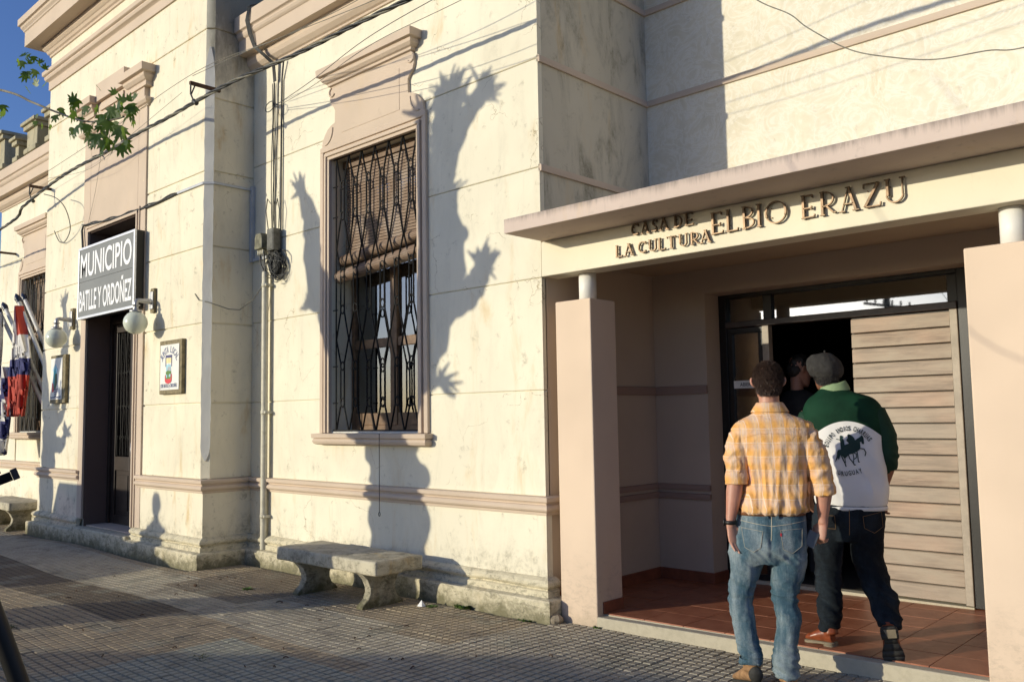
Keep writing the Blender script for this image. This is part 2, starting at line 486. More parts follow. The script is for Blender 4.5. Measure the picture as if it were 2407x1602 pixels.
class MB:
    def __init__(s):
        s.v = []; s.f = []; s.mi = []; s.cur = 0; s.sm = []
        s.smooth = False
    def add(s, vs_, fs, smooth=None):
        k = len(s.v)
        s.v += [tuple(q) for q in vs_]
        for f in fs:
            s.f.append(tuple(k + i for i in f))
            s.mi.append(s.cur)
            s.sm.append(s.smooth if smooth is None else smooth)
        return s
    def box(s, x0, x1, y0, y1, z0, z1):
        v = [(x0, y0, z0), (x1, y0, z0), (x1, y1, z0), (x0, y1, z0), (x0, y0, z1), (x1, y0, z1), (x1, y1, z1), (x0, y1, z1)]
        return s.add(v, [(0, 3, 2, 1), (4, 5, 6, 7), (0, 1, 5, 4), (1, 2, 6, 5), (2, 3, 7, 6), (3, 0, 4, 7)], False)
    def prism(s, pts, ax, a, b):
        """pts in the plane across axis ax (0,1,2), extruded from a to b"""
        def P(p, t):
            return {0: (t, p[0], p[1]), 1: (p[0], t, p[1]), 2: (p[0], p[1], t)}[ax]
        n = len(pts)
        v = [P(p, a) for p in pts] + [P(p, b) for p in pts]
        f = [tuple(range(n)), tuple(range(2 * n - 1, n - 1, -1))]
        f += [(i, i + n, (i + 1) % n + n, (i + 1) % n) for i in range(n)]
        return s.add(v, f, False)
    def tube(s, pts, r, n=8, caps=True, smooth=True):
        pts = [Vector(p) for p in pts]
        rs = r if isinstance(r, (list, tuple)) else [r] * len(pts)
        k = len(s.v)
        up = None
        rings = []
        for i, p in enumerate(pts):
            a = pts[max(i - 1, 0)]; b = pts[min(i + 1, len(pts) - 1)]
            d = (b - a)
            d = d.normalized() if d.length > 1e-9 else Vector((0, 0, 1))
            if up is None:
                up = Vector((0, 0, 1)) if abs(d.z) < .9 else Vector((1, 0, 0))
            x = d.cross(up)
            if x.length < 1e-6: x = d.orthogonal()
            x.normalize()
            y = x.cross(d).normalized()
            up = y
            rings.append([p + (x * math.cos(2 * math.pi * j / n) + y * math.sin(2 * math.pi * j / n)) * rs[i] for j in range(n)])
        v = [q for ring in rings for q in ring]
        f = []
        for i in range(len(pts) - 1):
            for j in range(n):
                f.append((i * n + j, i * n + (j + 1) % n, (i + 1) * n + (j + 1) % n, (i + 1) * n + j))
        s.add(v, f, smooth)
        if caps:
            s.add(rings[0], [tuple(range(n - 1, -1, -1))], False)
            s.add(rings[-1], [tuple(range(n))], False)
        return s
    def lathe(s, prof, c, n=24, axis='z', smooth=True):
        """prof: (r, h) pairs"""
        v = []
        for r, h in prof:
            for j in range(n):
                a = 2 * math.pi * j / n
                if axis == 'z': v.append((c[0] + r * math.cos(a), c[1] + r * math.sin(a), c[2] + h))
                elif axis == 'y': v.append((c[0] + r * math.cos(a), c[1] + h, c[2] + r * math.sin(a)))
                else: v.append((c[0] + h, c[1] + r * math.cos(a), c[2] + r * math.sin(a)))
        f = []
        m = len(prof)
        for i in range(m - 1):
            for j in range(n):
                f.append((i * n + j, i * n + (j + 1) % n, (i + 1) * n + (j + 1) % n, (i + 1) * n + j))
        f.append(tuple(range(n - 1, -1, -1)))
        f.append(tuple((m - 1) * n + j for j in range(n)))
        return s.add(v, f, smooth)
    def ell(s, c, rx, ry, rz, n=16, m=10):
        v = []; f = []
        for i in range(m + 1):
            t = math.pi * i / m
            for j in range(n):
                a = 2 * math.pi * j / n
                rr = max(math.sin(t), 1e-3)
                v.append((c[0] + rx * rr * math.cos(a), c[1] + ry * rr * math.sin(a), c[2] + rz * math.cos(t)))
        for i in range(m):
            for j in range(n):
                f.append((i * n + j, (i + 1) * n + j, (i + 1) * n + (j + 1) % n, i * n + (j + 1) % n))
        return s.add(v, f, True)
    def loft(s, rings, caps=True, smooth=True):
        n = len(rings[0])
        v = [q for r_ in rings for q in r_]
        f = []
        for i in range(len(rings) - 1):
            for j in range(n):
                f.append((i * n + j, i * n + (j + 1) % n, (i + 1) * n + (j + 1) % n, (i + 1) * n + j))
        if caps:
            f.append(tuple(range(n - 1, -1, -1)))
            f.append(tuple((len(rings) - 1) * n + j for j in range(n)))
        return s.add(v, f, smooth)
    def sweep(s, prof, path, caps=True, smooth=False):
        """prof: (outward offset, z) going up; path: xy polyline, outward is on its right"""
        P = [Vector(p) for p in path]
        nr = []
        for i in range(len(P) - 1):
            d = (P[i + 1] - P[i]).normalized()
            nr.append(Vector((d.y, -d.x)))
        rows = []
        for i, p in enumerate(P):
            if i == 0: m_ = nr[0]
            elif i == len(P) - 1: m_ = nr[-1]
            else:
                a, b = nr[i - 1], nr[i]
                m_ = (a + b) / max(1 + a.dot(b), .2)
            rows.append([(p.x + m_.x * o, p.y + m_.y * o, z) for o, z in prof])
        n = len(prof)
        v = [q for r_ in rows for q in r_]
        f = []
        for i in range(len(P) - 1):
            for j in range(n - 1):
                f.append((i * n + j, (i + 1) * n + j, (i + 1) * n + j + 1, i * n + j + 1))
        if caps:
            f.append(tuple(range(n - 1, -1, -1)))
            f.append(tuple((len(P) - 1) * n + j for j in range(n)))
        return s.add(v, f, smooth)
    def mesh(s, name, mats=None, off=None):
        me = bpy.data.meshes.new(name)
        v = s.v
        if off is not None:
            v = [(a - off[0], b - off[1], c - off[2]) for a, b, c in v]
        me.from_pydata(v, [], s.f)
        if mats is not None:
            for mm in (mats if isinstance(mats, (list, tuple)) else [mats]): me.materials.append(mm)
        for p, mi, sm in zip(me.polygons, s.mi, s.sm):
            p.material_index = mi
            p.use_smooth = sm
        bm = bmesh.new(); bm.from_mesh(me)
        bmesh.ops.recalc_face_normals(bm, faces=bm.faces)
        bm.to_mesh(me); bm.free()
        me.update()
        return me
    def build(s, name, mat, parent=None, bevel=0, seg=2):
        off = wloc(parent) if parent else None
        o = mesh_obj(name, s.mesh(name, mat, off), None, parent)
        if bevel:
            b = o.modifiers.new('bevel', 'BEVEL')
            b.width = bevel; b.segments = seg; b.limit_method = 'ANGLE'; b.angle_limit = R(35)
            b.harden_normals = False
        return o

def struct(o, kind='structure'):
    o['kind'] = kind
    return o

def text_mesh(s, x0, x1, z0, z1, y, depth=.004, bold=.0, arc=None):
    """flat lettering in the xz plane, facing -y, fitted to a box; returns an MB"""
    cu_ = bpy.data.curves.new('t', 'FONT')
    cu_.body = s
    cu_.offset = bold
    cu_.extrude = .5
    cu_.resolution_u = 5
    o = bpy.data.objects.new('t', cu_)
    col.objects.link(o)
    dg = bpy.context.evaluated_depsgraph_get()
    me = o.evaluated_get(dg).to_mesh()
    vs_ = [tuple(v.co) for v in me.vertices]
    fs = [tuple(p.vertices) for p in me.polygons]
    o.evaluated_get(dg).to_mesh_clear()
    bpy.data.objects.remove(o)
    xs = [v[0] for v in vs_]; ys = [v[1] for v in vs_]
    ax, bx, ay, by = min(xs), max(xs), min(ys), max(ys)
    out = MB()
    out.add([(x0 + (v[0] - ax) / (bx - ax) * (x1 - x0), y - (v[2] + .5) * depth, z0 + (v[1] - ay) / (by - ay) * (z1 - z0)) for v in vs_], fs, False)
    return out
# ------------------------------------------------------------------ town hall (bay with the door, main wall, far wall)
YM, YB = 5.16, 4.60
BX0, BX1 = -13.75, -8.88
CX = -4.52
hall = thing('town_hall', (-8.88, 5.16, 0), 'cream plastered town hall with pink mouldings, barred windows and a projecting door bay', 'building')

# structural backing
b = MB()
DX = -11.34; DHW = .74; DTOP = 4.10
b.box(BX0 + .015, DX - DHW, YB + .015, 5.6, -.2, 7.6)
b.box(DX + DHW, BX1 - .015, YB + .075, 5.6, -.2, 7.6)
b.box(DX + DHW, BX1 - .085, YB + .015, YB + .08, -.2, 7.6)
b.box(DX - DHW, DX + DHW, YB + .016, 5.6, DTOP, 7.6)
b.build('bay_wall', M['cream_bay'], hall)
WX = -6.68; WHW = .69; WZ0, WZ1 = 1.41, 4.205
b = MB()
b.box(-8.9, WX - WHW, YM + .015, 5.62, -.2, 6.3)
b.box(WX + WHW, CX - .015, YM + .015, 5.62, -.2, 6.3)
b.box(WX - WHW, WX + WHW, YM + .016, 5.62, -.2, WZ0)
b.box(WX - WHW, WX + WHW, YM + .016, 5.62, WZ1, 6.3)
b.build('main_wall', M['cream'], hall)
LX = -15.82
b = MB()
b.box(-17.74, LX - WHW, YM + .015, 5.62, -.2, 6.2)
b.box(LX + WHW, BX0 + .02, YM + .015, 5.62, -.2, 6.2)
b.box(LX - WHW, LX + WHW, YM + .016, 5.62, -.2, WZ0)
b.box(LX - WHW, LX + WHW, YM + .016, 5.62, 4.06, 6.2)
b.box(-17.74, BX0, 5.63, 9, -.2, 6.0)
b.box(BX0 + .1, BX1 - .1, 5.61, 9, -.2, 7.4)
b.box(-8.9, CX - .1, 5.63, 9, -.2, 6.2)
b.build('far_wall', M['cream'], hall)

def course(path, z0, z1, mat, g=.010, bot=True, top=True):
    e = g / 2
    pr = [(-.03, z0 + e), (-.005, z0 + e), (0, z0 + e + .006)] if bot else [(-.03, z0), (0, z0)]
    pr += [(0, z1 - e - .006), (-.005, z1 - e), (-.03, z1 - e)] if top else [(0, z1), (-.03, z1)]
    MB().sweep(pr, path).build('plaster_course', M[mat], hall)

JB = [.92, 1.74, 2.61, 3.46, 4.30, 5.13, 5.93, 6.53]
for i in range(len(JB) - 1):
    z0, z1 = JB[i], JB[i + 1]
    if z1 <= 5.94:
        course([(BX0, 5.17), (BX0, YB), (DX - .96, YB)], z0, z1, 'cream_bay', .016)
        course([(DX + .96, YB), (BX1 - .07, YB), (BX1, YB + .07), (BX1, 5.17)], z0, z1, 'cream_bay', .016)
    else:
        course([(BX0, 5.3), (BX0, YB), (BX1 - .07, YB), (BX1, YB + .07), (BX1, 5.6)], z0, z1, 'cream_bay', .016)
course([(BX0, 5.6), (BX0, YB), (BX1, YB), (BX1, 5.6)], 6.78, 7.08, 'cream_bay', .004)
JM = [.92, 1.745, 2.635, 3.53, 4.43, 5.55]
for i in range(len(JM) - 1):
    z0, z1 = JM[i], JM[i + 1]
    if i == 0:
        course([(BX1 + .002, YM), (CX, YM), (CX, YM + .05)], z0, 1.40, 'cream', .007, True, False)
        course([(BX1 + .002, YM), (WX - .80, YM)], 1.40, z1, 'cream', .007, False)
        course([(WX + .80, YM), (CX, YM), (CX, YM + .05)], 1.40, z1, 'cream', .007, False)
    elif z1 <= 4.44:
        course([(BX1 + .002, YM), (WX - .80, YM)], z0, z1, 'cream', .007)
        course([(WX + .80, YM), (CX, YM), (CX, YM + .05)], z0, z1, 'cream', .007)
    else:
        course([(BX1 + .002, YM), (CX, YM), (CX, YM + .05)], z0, z1, 'cream', .007)
for z0, z1 in zip([.92, 1.745, 2.635, 3.53, 4.43], [1.745, 2.635, 3.53, 4.43, 5.45]):
    if z1 < 4.5:
        course([(-17.75, 5.4), (-17.75, YM), (LX - .82, YM)], z0, z1, 'cream', .008)
        course([(LX + .82, YM), (BX0 - .002, YM)], z0, z1, 'cream', .008)
    else:
        course([(-17.75, 5.4), (-17.75, YM), (BX0 - .002, YM)], z0, z1, 'cream', .008)
# lower panels under the dado
LOW = [(-.03, .30), (.015, .30), (.015, .80), (-.03, .80)]
for path in ([(BX0, 5.3), (BX0, YB), (DX - .90, YB)], [(DX + .90, YB), (BX1, YB), (BX1, 5.17)]):
    MB().sweep(LOW, path).build('lower_panel', M['cream_bay'], hall)
MB().sweep(LOW, [(BX1 + .016, YM), (CX, YM), (CX, YM + .05)]).build('lower_panel', M['cream'], hall)
MB().sweep(LOW, [(-17.75, 5.4), (-17.75, YM), (BX0 - .016, YM)]).build('lower_panel', M['cream'], hall)
# rough cement arris on the bay corner
ch = MB()
pts = [(0, 1.10), (.5, 1.16), (.5, 5.62), (.1, 5.78), (-.1, 5.78), (-.5, 5.60), (-.5, 1.16)]
cdir = Vector((.07, .07)).normalized()
cn_ = Vector((.7071, -.7071))
fr = []; bk = []
zs = [1.12 + i * (5.72 - 1.12) / 60 for i in range(61)]
L_, R_ = [], []
for z in zs:
    w = min(1, (z - 1.10) / .12, (5.76 - z) / .28) * .053
    L_.append((w + random.uniform(-.004, .004), z)); R_.append((w + random.uniform(-.004, .004), z))
cc = Vector((BX1 - .035, YB + .035))
v = []; f = []
for (wl, z), (wr, _) in zip(L_, R_):
    for s_, o_ in ((-wl, .004), (wr, .004)):
        p = cc + cdir * s_ + cn_ * o_
        v.append((p.x, p.y, z))
for i in range(60):
    f.append((2 * i, 2 * i + 1, 2 * i + 3, 2 * i + 2))
ch.add(v, f)
o = ch.build('corner_arris', M['cement'], hall)
sd = o.modifiers.new('thick', 'SOLIDIFY'); sd.thickness = .01; sd.offset = 0

# mouldings
DADO = [(-.01, .775), (.026, .780), (.030, .803), (.050, .812), (.060, .826), (.060, .842), (.050, .856), (.034, .862), (.034, .872), (.042, .874), (.046, .882), (.062, .886), (.064, .915), (.055, .922), (-.01, .926)]
for path in ([(-17.75, 5.4), (-17.75, YM), (BX0, YM), (BX0, YB), (DX - .90, YB)],
             [(DX + .88, YB), (BX1, YB), (BX1, YM), (CX, YM), (CX, YM + .16)]):
    MB().sweep(DADO, path).build('dado_moulding', M['pink'], hall, .002)
PL = [(.128, -.2), (.130, .145), (.122, .160), (.066, .170), (.064, .214), (.048, .222), (.046, .232), (.066, .240), (.076, .256), (.074, .274), (.058, .292), (.034, .304), (.018, .310), (-.01, .312)]
for path in ([(-17.75, 5.4), (-17.75, YM), (BX0, YM), (BX0, YB), (DX - .84, YB)],
             [(DX + .80, YB), (BX1, YB), (BX1, YM), (CX, YM), (CX, YM + .07)]):
    m_ = MB().sweep(PL, path)
    o = m_.build('plinth', M['plinth'], hall)
    bm = bmesh.new(); bm.from_mesh(o.data)
    le = [e for e in bm.edges if e.calc_length() > .3 and abs(e.verts[0].co.z - e.verts[1].co.z) < .01]
    bmesh.ops.subdivide_edges(bm, edges=le, cuts=24, use_grid_fill=True)
    for vv in bm.verts:
        p = vv.co
        n_ = noise.noise_vector(Vector((p.x * 5, p.y * 5, p.z * 9))) * .006 + noise.noise_vector(Vector((p.x * 23, p.y * 23, p.z * 23))) * .003
        vv.co = p + n_
    bm.to_mesh(o.data); bm.free()
STR = [(-.01, 6.52), (.022, 6.52), (.022, 6.645), (.03, 6.65), (.036, 6.655), (.064, 6.67), (.075, 6.70), (.068, 6.725), (.082, 6.73), (.098, 6.74), (.10, 6.795), (-.01, 6.81)]
MB().sweep(STR, [(BX0, 5.6), (BX0, YB), (BX1, YB), (BX1, 5.6)]).build('string_course', M['pink'], hall, .002)
COR = [(-.01, 7.02), (.02, 7.03), (.022, 7.06), (.045, 7.075), (.06, 7.11), (.075, 7.12), (.10, 7.15), (.105, 7.205), (.12, 7.21), (.12, 7.20), (.29, 7.20), (.29, 7.42), (.305, 7.43), (.31, 7.45), (.335, 7.48), (.34, 7.51), (.37, 7.52), (.37, 7.62), (.33, 7.66), (-.01, 7.70)]
MB().sweep(COR, [(BX0, 6.2), (BX0, YB), (BX1, YB), (BX1, 6.2)]).build('bay_cornice', M['pink'], hall, .003)
COM = [(-.01, 5.53), (.02, 5.535), (.022, 5.555), (.045, 5.565), (.085, 5.60), (.10, 5.64), (.10, 5.68), (.11, 5.70), (.20, 5.70), (.20, 5.862), (.212, 5.87), (.225, 5.885), (.235, 5.91), (.232, 5.93), (.24, 5.94), (.262, 5.95), (.262, 6.12), (-.01, 6.16)]
MB().sweep(COM, [(BX1, YM), (CX, YM), (CX, 6.69)]).build('main_cornice', M['pink'], hall, .003)
COL = [(a, z - .09) for a, z in COM]
MB().sweep(COL, [(-17.75, 6.2), (-17.75, YM), (BX0, YM)]).build('far_cornice', M['pink'], hall, .003)
# parapet of the far wall: pier and balusters
pb = MB()
pb.box(-17.95, -13.76, 5.10, 5.5, 6.03, 6.17)
pb.build('parapet_base', M['parapet'], hall, .01)
def pier(x0, x1, z1, y0=5.05):
    p = MB()
    p.box(x0, x1, y0, 5.5, 6.17, z1 - .14)
    p.box(x0 - .05, x1 + .05, y0 - .05, 5.55, z1 - .14, z1 - .06)
    p.box(x0 - .09, x1 + .09, y0 - .09, 5.6, z1 - .06, z1)
    p.box(x0 - .04, x1 + .04, y0 - .04, 5.54, 6.172, 6.26)
    p.build('parapet_pier', M['parapet'], hall, .012)
pier(-17.8, -17.35, 6.86)
pier(-16.85, -16.68, 6.60, 5.08)
pier(-16.2, -15.7, 6.72, 5.06)
pier(-15.2, -14.2, 6.72, 5.06)
for k in range(5):
    MB().lathe([(.07, 6.17), (.07, 6.2), (.04, 6.22), (.075, 6.3), (.04, 6.45), (.06, 6.52), (.06, 6.55)], (-16.55 + k * .09 if k < 3 else -15.62 + (k - 3) * .16, 5.3, 0), 10).build('baluster', M['parapet'], hall)

# ------------------------------------------------------------------ windows
def rect_frame(b, x0, x1, z0, z1, w, y0, y1, bottom=False):
    b.box(x0, x0 + w, y0, y1, z0, z1 - w)
    b.box(x1 - w, x1, y0, y1, z0, z1 - w)
    b.box(x0, x1, y0, y1, z1 - w, z1)
    if bottom: b.box(x0 + w, x1 - w, y0, y1, z0, z0 + w)

def window(xc, z0, z1, roll=True):
    hw = WHW
    # plaster surround
    b = MB()
    rect_frame(b, xc - hw - .145, xc + hw + .130, z0, z1 + .135, .055, YM - .032, YM + .02)
    rect_frame(b, xc - hw - .090, xc + hw + .075, z0, z1 + .080, .022, YM - .014, YM + .02)
    rect_frame(b, xc - hw - .068, xc + hw + .053, z0, z1 + .058, .034, YM - .040, YM + .02)
    rect_frame(b, xc - hw - .034, xc + hw + .019, z0, z1 + .024, .034, YM - .022, YM + .02)
    b.build('window_surround', M['pink'], hall, .006)
    # crest
    zb = z1 + .12
    half = [(.80, 0), (.80, .03), (.785, .09), (.75, .14), (.70, .19), (.64, .22), (.58, .235), (.575, .36), (.60, .40), (.645, .44), (.665, .50), (.66, .56), (.635, .61), (.60, .635)]
    pts = [(xc + a, zb + c) for a, c in half] + [(xc - a, zb + c) for a, c in reversed(half)]
    b = MB().prism(pts, 1, YM - .030, YM + .02)
    b.build('window_crest', M['pinkchip'], hall, .004)
    b = MB()
    b.box(xc - .455, xc + .455, YM - .034, YM - .02, zb + .10, zb + .50)
    b.build('crest_panel', M['pinkchip'], hall, .0015)
    for s_ in (-1, 1):                       # raised curls of the crest
        c = MB()
        arc_ = [(xc + s_ * (.62 + .045 * math.cos(t)), YM - .034, zb + .56 + .045 * math.sin(t)) for t in [R(a) for a in range(-150, 100, 25)]]
        c.tube(arc_, .010, 6)
        a2 = [(xc + s_ * (.74 - .13 * math.sin(t)), YM - .032, zb + .03 + .16 * (1 - math.cos(t))) for t in [R(a) for a in range(0, 91, 15)]]
        c.tube(a2, .009, 6)
        c.build('crest_scroll', M['pink'], hall)
    zt = zb + .62
    WC = [(-.01, zt - .03), (.028, zt - .03), (.034, zt - .005), (.060, zt), (.064, zt + .022), (.085, zt + .03), (.110, zt + .055), (.114, zt + .085), (.108, zt + .09), (.145, zt + .095), (.15, zt + .165), (.14, zt + .175), (-.01, zt + .185)]
    MB().sweep(WC, [(xc - .60, YM + .03), (xc - .60, YM), (xc + .60, YM), (xc + .60, YM + .03)]).build('window_cornice', M['pink'], hall, .003)
    WS = [(-.01, z0 - .115), (.05, z0 - .115), (.078, z0 - .105), (.09, z0 - .08), (.082, z0 - .058), (.074, z0 - .055), (.074, z0 - .05), (.096, z0 - .047), (.098, z0 - .006), (-.01, z0 - .001)]
    MB().sweep(WS, [(xc - .79, YM + .03), (xc - .79, YM), (xc + .76, YM), (xc + .76, YM + .03)]).build('window_sill', M['pink'], hall, .003)
    b = MB()
    b.box(xc - hw, xc + hw, YM + .02, YM + .30, z0 - .002, z0 + .012)
    b.build('inner_sill', M['cement'], hall)
    # timber casement, two leaves of two panes
    yf = YM + .26
    w = tagless = MB()
    rect_frame(w, xc - hw, xc + hw, z0 + .012, z1, .06, yf, yf + .07, True)
    w.box(xc - .05, xc + .05, yf - .008, yf + .062, z0 + .072, z1 - .06)
    w.box(xc - hw + .06, xc + hw - .06, yf + .004, yf + .058, z0 + .84, z0 + .93)
    w.box(xc - hw + .06, xc + hw - .06, yf + .004, yf + .058, z0 + 1.68, z0 + 1.76)
    w.box(xc - hw + .06, xc - .05, yf + .002, yf + .05, z0 + .072, z0 + .19)
    w.box(xc + .05, xc + hw - .06, yf + .002, yf + .05, z0 + .072, z0 + .19)
    win = w.build('window', M['winwood'], hall, .004)
    for xa, xb in ((xc - hw + .06, xc - .05), (xc + .05, xc + hw - .06)):
        for za, zb2 in ((z0 + .19, z0 + .84), (z0 + .93, z0 + 1.68), (z0 + 1.76, z1 - .06)):
            MB().box(xa, xb, yf + .028, yf + .033, za, zb2).build('pane', M['glass'], win)
    cm = MB()
    for xa, xb in ((xc - hw + .10, xc - .04), (xc + .02, xc + hw - .0)):
        n = 60
        v = []; f = []
        for i in range(n + 1):
            t = i / n
            x = xa + (xb - xa) * t
            y = yf + .075 + .018 * math.sin(t * 44) + .01 * math.sin(t * 17 + 1)
            v += [(x, y, z0 + .1), (x + .02 * math.sin(t * 9), y, z0 + 2.4)]
        for i in range(n): f.append((2 * i, 2 * i + 2, 2 * i + 3, 2 * i + 1))
        cm.add(v, f, True)
    cm.build('curtain', M['curtain'], win)
    bk = MB()
    bk.box(xc - hw - .1, xc + hw + .1, yf + .35, yf + .36, z0 - .1, z1 + .1)
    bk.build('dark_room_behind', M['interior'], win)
    # blind of thin wooden slats, rolled up at the bottom
    yb = YM + .17
    zb0 = z0 + 1.80
    bl = thing('roller_blind', (xc, yb, z1), None, None)
    bl.parent = hall; bl.location = Vector((xc, yb, z1)) - hall.location
    sm = MB().box(-.655, .655, -.003, .003, -.0118, .0118).mesh('blind_slat', M['blind'])
    z = z1 - .10
    k = 0
    while z > zb0:
        s_ = mesh_obj('slat', sm, None, bl, Vector((random.uniform(-.004, .004), random.uniform(-.001, .001) + .012 * math.sin(k * .13), z - z1)))
        s_.rotation_euler = (R(7), 0, R(random.uniform(-.1, .1)))
        z -= .0305; k += 1
    MB().box(xc - .67, xc + .67, yb - .03, yb + .03, z1 - .085, z1 - .01).build('head_rail', M['winwood'], bl)
    for dz, dy, rr, nm in ((0, -.035, .058, 0), (-.165, -.075, .066, 1)):
        rl = MB()
        n = 22
        for j in range(n):
            a = 2 * math.pi * j / n + nm
            a2 = a + 2 * math.pi / n * .86
            yl = lambda t, q: yb + dy + q * math.cos(t)
            zl = lambda t, q, x: zb0 + dz + q * math.sin(t) + (x * .085)
            v = []
            for x in (-.67, .67):
                for t in (a, a2):
                    v.append((xc + x, yl(t, rr), zl(t, rr, x)))
                for t in (a2, a):
                    v.append((xc + x, yl(t, rr - .007), zl(t, rr - .007, x)))
            rl.add(v, [(0, 1, 5, 4), (1, 2, 6, 5), (2, 3, 7, 6), (3, 0, 4, 7), (0, 3, 2, 1), (4, 5, 6, 7)], False)
        rl.build('blind_roll', M['blind'], bl)
    # wrought iron grille
    gy = YM + .035
    gr = MB()
    gr.box(xc - hw + .01, xc + hw - .01, gy - .012, gy + .012, z1 - .012, z1 - .002)
    grille = gr.build('window_grille', M['iron'], hall)
    MB().box(xc - hw + .01, xc + hw - .01, gy - .012, gy + .012, z0 + .018, z0 + .030).build('bar', M['iron'], grille)
    H = z1 - z0
    fz = lambda y: z0 + (1015 - y) * H / 687.
    zk = [z1 - .01, fz(400) + .03, fz(478) - .03, fz(560), fz(620) + .02, fz(715) - .02, fz(786), fz(850) + .02, fz(945) - .02, z0 + .02]
    s_ = (2 * hw - .10) / 6
    x0_ = xc - hw + .05
    barmesh = {}
    for sg in (-1, 1):
        bm_ = MB()
        out = s_ / 2 - .036
        pth = []
        for i, z in enumerate(zk):
            pth.append((0 if i in (0, 3, 6, 9) else sg * out, sg * .004, z - z1))
        bm_.tube(pth, .0090, 6, smooth=False)
        barmesh[sg] = bm_.mesh('grille_bar', M['iron'])
    for k in range(7):
        cx_ = x0_ + k * s_
        for sg in (-1, 1):
            if (k == 0 and sg < 0) or (k == 6 and sg > 0): continue
            mesh_obj('bar', barmesh[sg], None, grille, Vector((cx_, gy, z1)) - wloc(hall))
    for k in (0, 6):
        bm_ = MB().tube([(x0_ + k * s_, gy, z0 + .02), (x0_ + k * s_, gy, z1 - .01)], .008, 6, smooth=False)
        bm_.build('bar', M['iron'], grille)
    rgm = MB()
    rgm.tube([(.030 * math.cos(2 * math.pi * t / 18), 0, .042 * math.sin(2 * math.pi * t / 18)) for t in range(19)], .0080, 6, caps=False)
    rgme = rgm.mesh('grille_ring', M['iron'])
    for k in range(6):
        for zz in (zk[1] - .03, zk[2] + .03, zk[4] - .03, zk[5] + .03, zk[7] - .03, zk[8] + .03):
            mesh_obj('ring', rgme, None, grille, Vector((x0_ + (k + .5) * s_, gy, zz)) - wloc(hall))
    for zz in (zk[1] - .03, zk[2] + .03, zk[5] + .03, zk[7] - .03, zk[8] + .03):
        for sx in (-1, 1):
            xe = xc + sx * hw
            MB().tube([(xe, gy, zz), (xe - sx * .075, gy, zz)], .006, 6).build('tie', M['iron'], grille)

window(WX, WZ0, WZ1)
window(LX, WZ0, 4.05)

# ------------------------------------------------------------------ bay doorway
b = MB()
for s_ in (-1, 1):
    xa, xb = (DX - .96, DX - DHW) if s_ < 0 else (DX + DHW, DX + .96)
    b.box(xa, xb, YB - .022, YB + .03, .30, 5.42)
    xi = DX + s_ * DHW
    b.box(min(xi, xi + s_ * .035), max(xi, xi + s_ * .035), YB - .045, YB + .03, .30, DTOP + .035)
    xo = xi + s_ * .055
    b.box(min(xo, xo + s_ * .03), max(xo, xo + s_ * .03), YB - .036, YB + .03, .30, DTOP + .085)
b.box(DX - DHW - .035, DX + DHW + .035, YB - .046, YB + .03, DTOP, DTOP + .036)
b.box(DX - DHW - .085, DX + DHW + .085, YB - .037, YB + .03, DTOP + .055, DTOP + .086)
b.box(DX - DHW + .001, DX + DHW - .001, YB - .0215, YB + .03, DTOP + .037, 5.42)
b.build('door_surround', M['pinkchip'], hall, .006)
OV = [(-.01, 5.40), (.03, 5.41), (.035, 5.43), (.06, 5.44), (.085, 5.47), (.085, 5.50), (-.01, 5.52)]
MB().sweep(OV, [(DX - .96, YB + .03), (DX - .96, YB), (DX - .30, YB)]).build('door_hood_moulding', M['pink'], hall)
MB().sweep(OV, [(DX + .30, YB), (DX + .96, YB), (DX + .96, YB + .03)]).build('door_hood_moulding', M['pink'], hall)
MB().box(DX - .96, DX + .96, YB - .06, YB + .02, 5.521, 5.64).build('door_frieze', M['pink'], hall, .005)
HC = [(-.01, 5.641), (.08, 5.642), (.08, 5.70), (.10, 5.71), (.13, 5.745), (.135, 5.77), (.128, 5.78), (.175, 5.79), (.18, 5.88), (-.01, 5.90)]
for xa, xb in ((DX - .96, DX - .62), (DX + .62, DX + .96)):
    MB().sweep(HC, [(xa, YB + .03), (xa, YB), (xb, YB), (xb, YB + .03)]).build('door_hood_block', M['pink'], hall, .004)
b = MB()
b.box(DX - .60, DX + .60, YB - .05, YB + .02, 5.642, 5.93)
b.box(DX - .44, DX + .44, YB - .10, YB - .049, 5.80, 6.04)
b.box(DX - .44, DX + .44, YB - .05, YB + .02, 5.931, 6.041)
b.build('door_hood_tablet', M['pink'], hall, .006)
b = MB()
b.box(DX - .36, DX + .36, YB - .072, YB - .049, 5.67, 5.76)
b.build('tablet_panel', M['pink'], hall, .004)
# reveal painted brown, doorstep, double door
b = MB()
b.box(DX - DHW, DX - DHW + .012, YB - .01, 5.0, .2, DTOP)
b.box(DX + DHW - .012, DX + DHW, YB - .01, 5.0, .2, DTOP)
b.box(DX - DHW, DX + DHW, YB - .01, 5.0, DTOP - .012, DTOP)
b.build('door_reveal', plaster('brown_reveal_paint', (.16, .11, .09), grime=.1, stain=.1, bump=.2), hall)
MB().box(DX - .86, DX + .82, YB - .129, 5.6, -.2, .205).build('doorstep', M['plinth'], hall, .02, 3)
MB().box(DX - .735, DX + .735, 4.62, 5.0, .206, .222).build('doorstep_tread', M['pink'], hall, .006)
yd = 4.90
b = MB()
rect_frame(b, DX - .728, DX + .728, .22, DTOP - .012, .07, yd - .03, yd + .06)
b.box(DX - .66, DX + .66, yd - .035, yd + .055, 2.86, 2.96)
dr = b.build('entrance_door', M['brown'], hall, .005)
MB().box(DX - .66, DX + .66, yd + .01, yd + .02, 2.96, DTOP - .08).build('fanlight_pane', M['glass_refl'], dr)
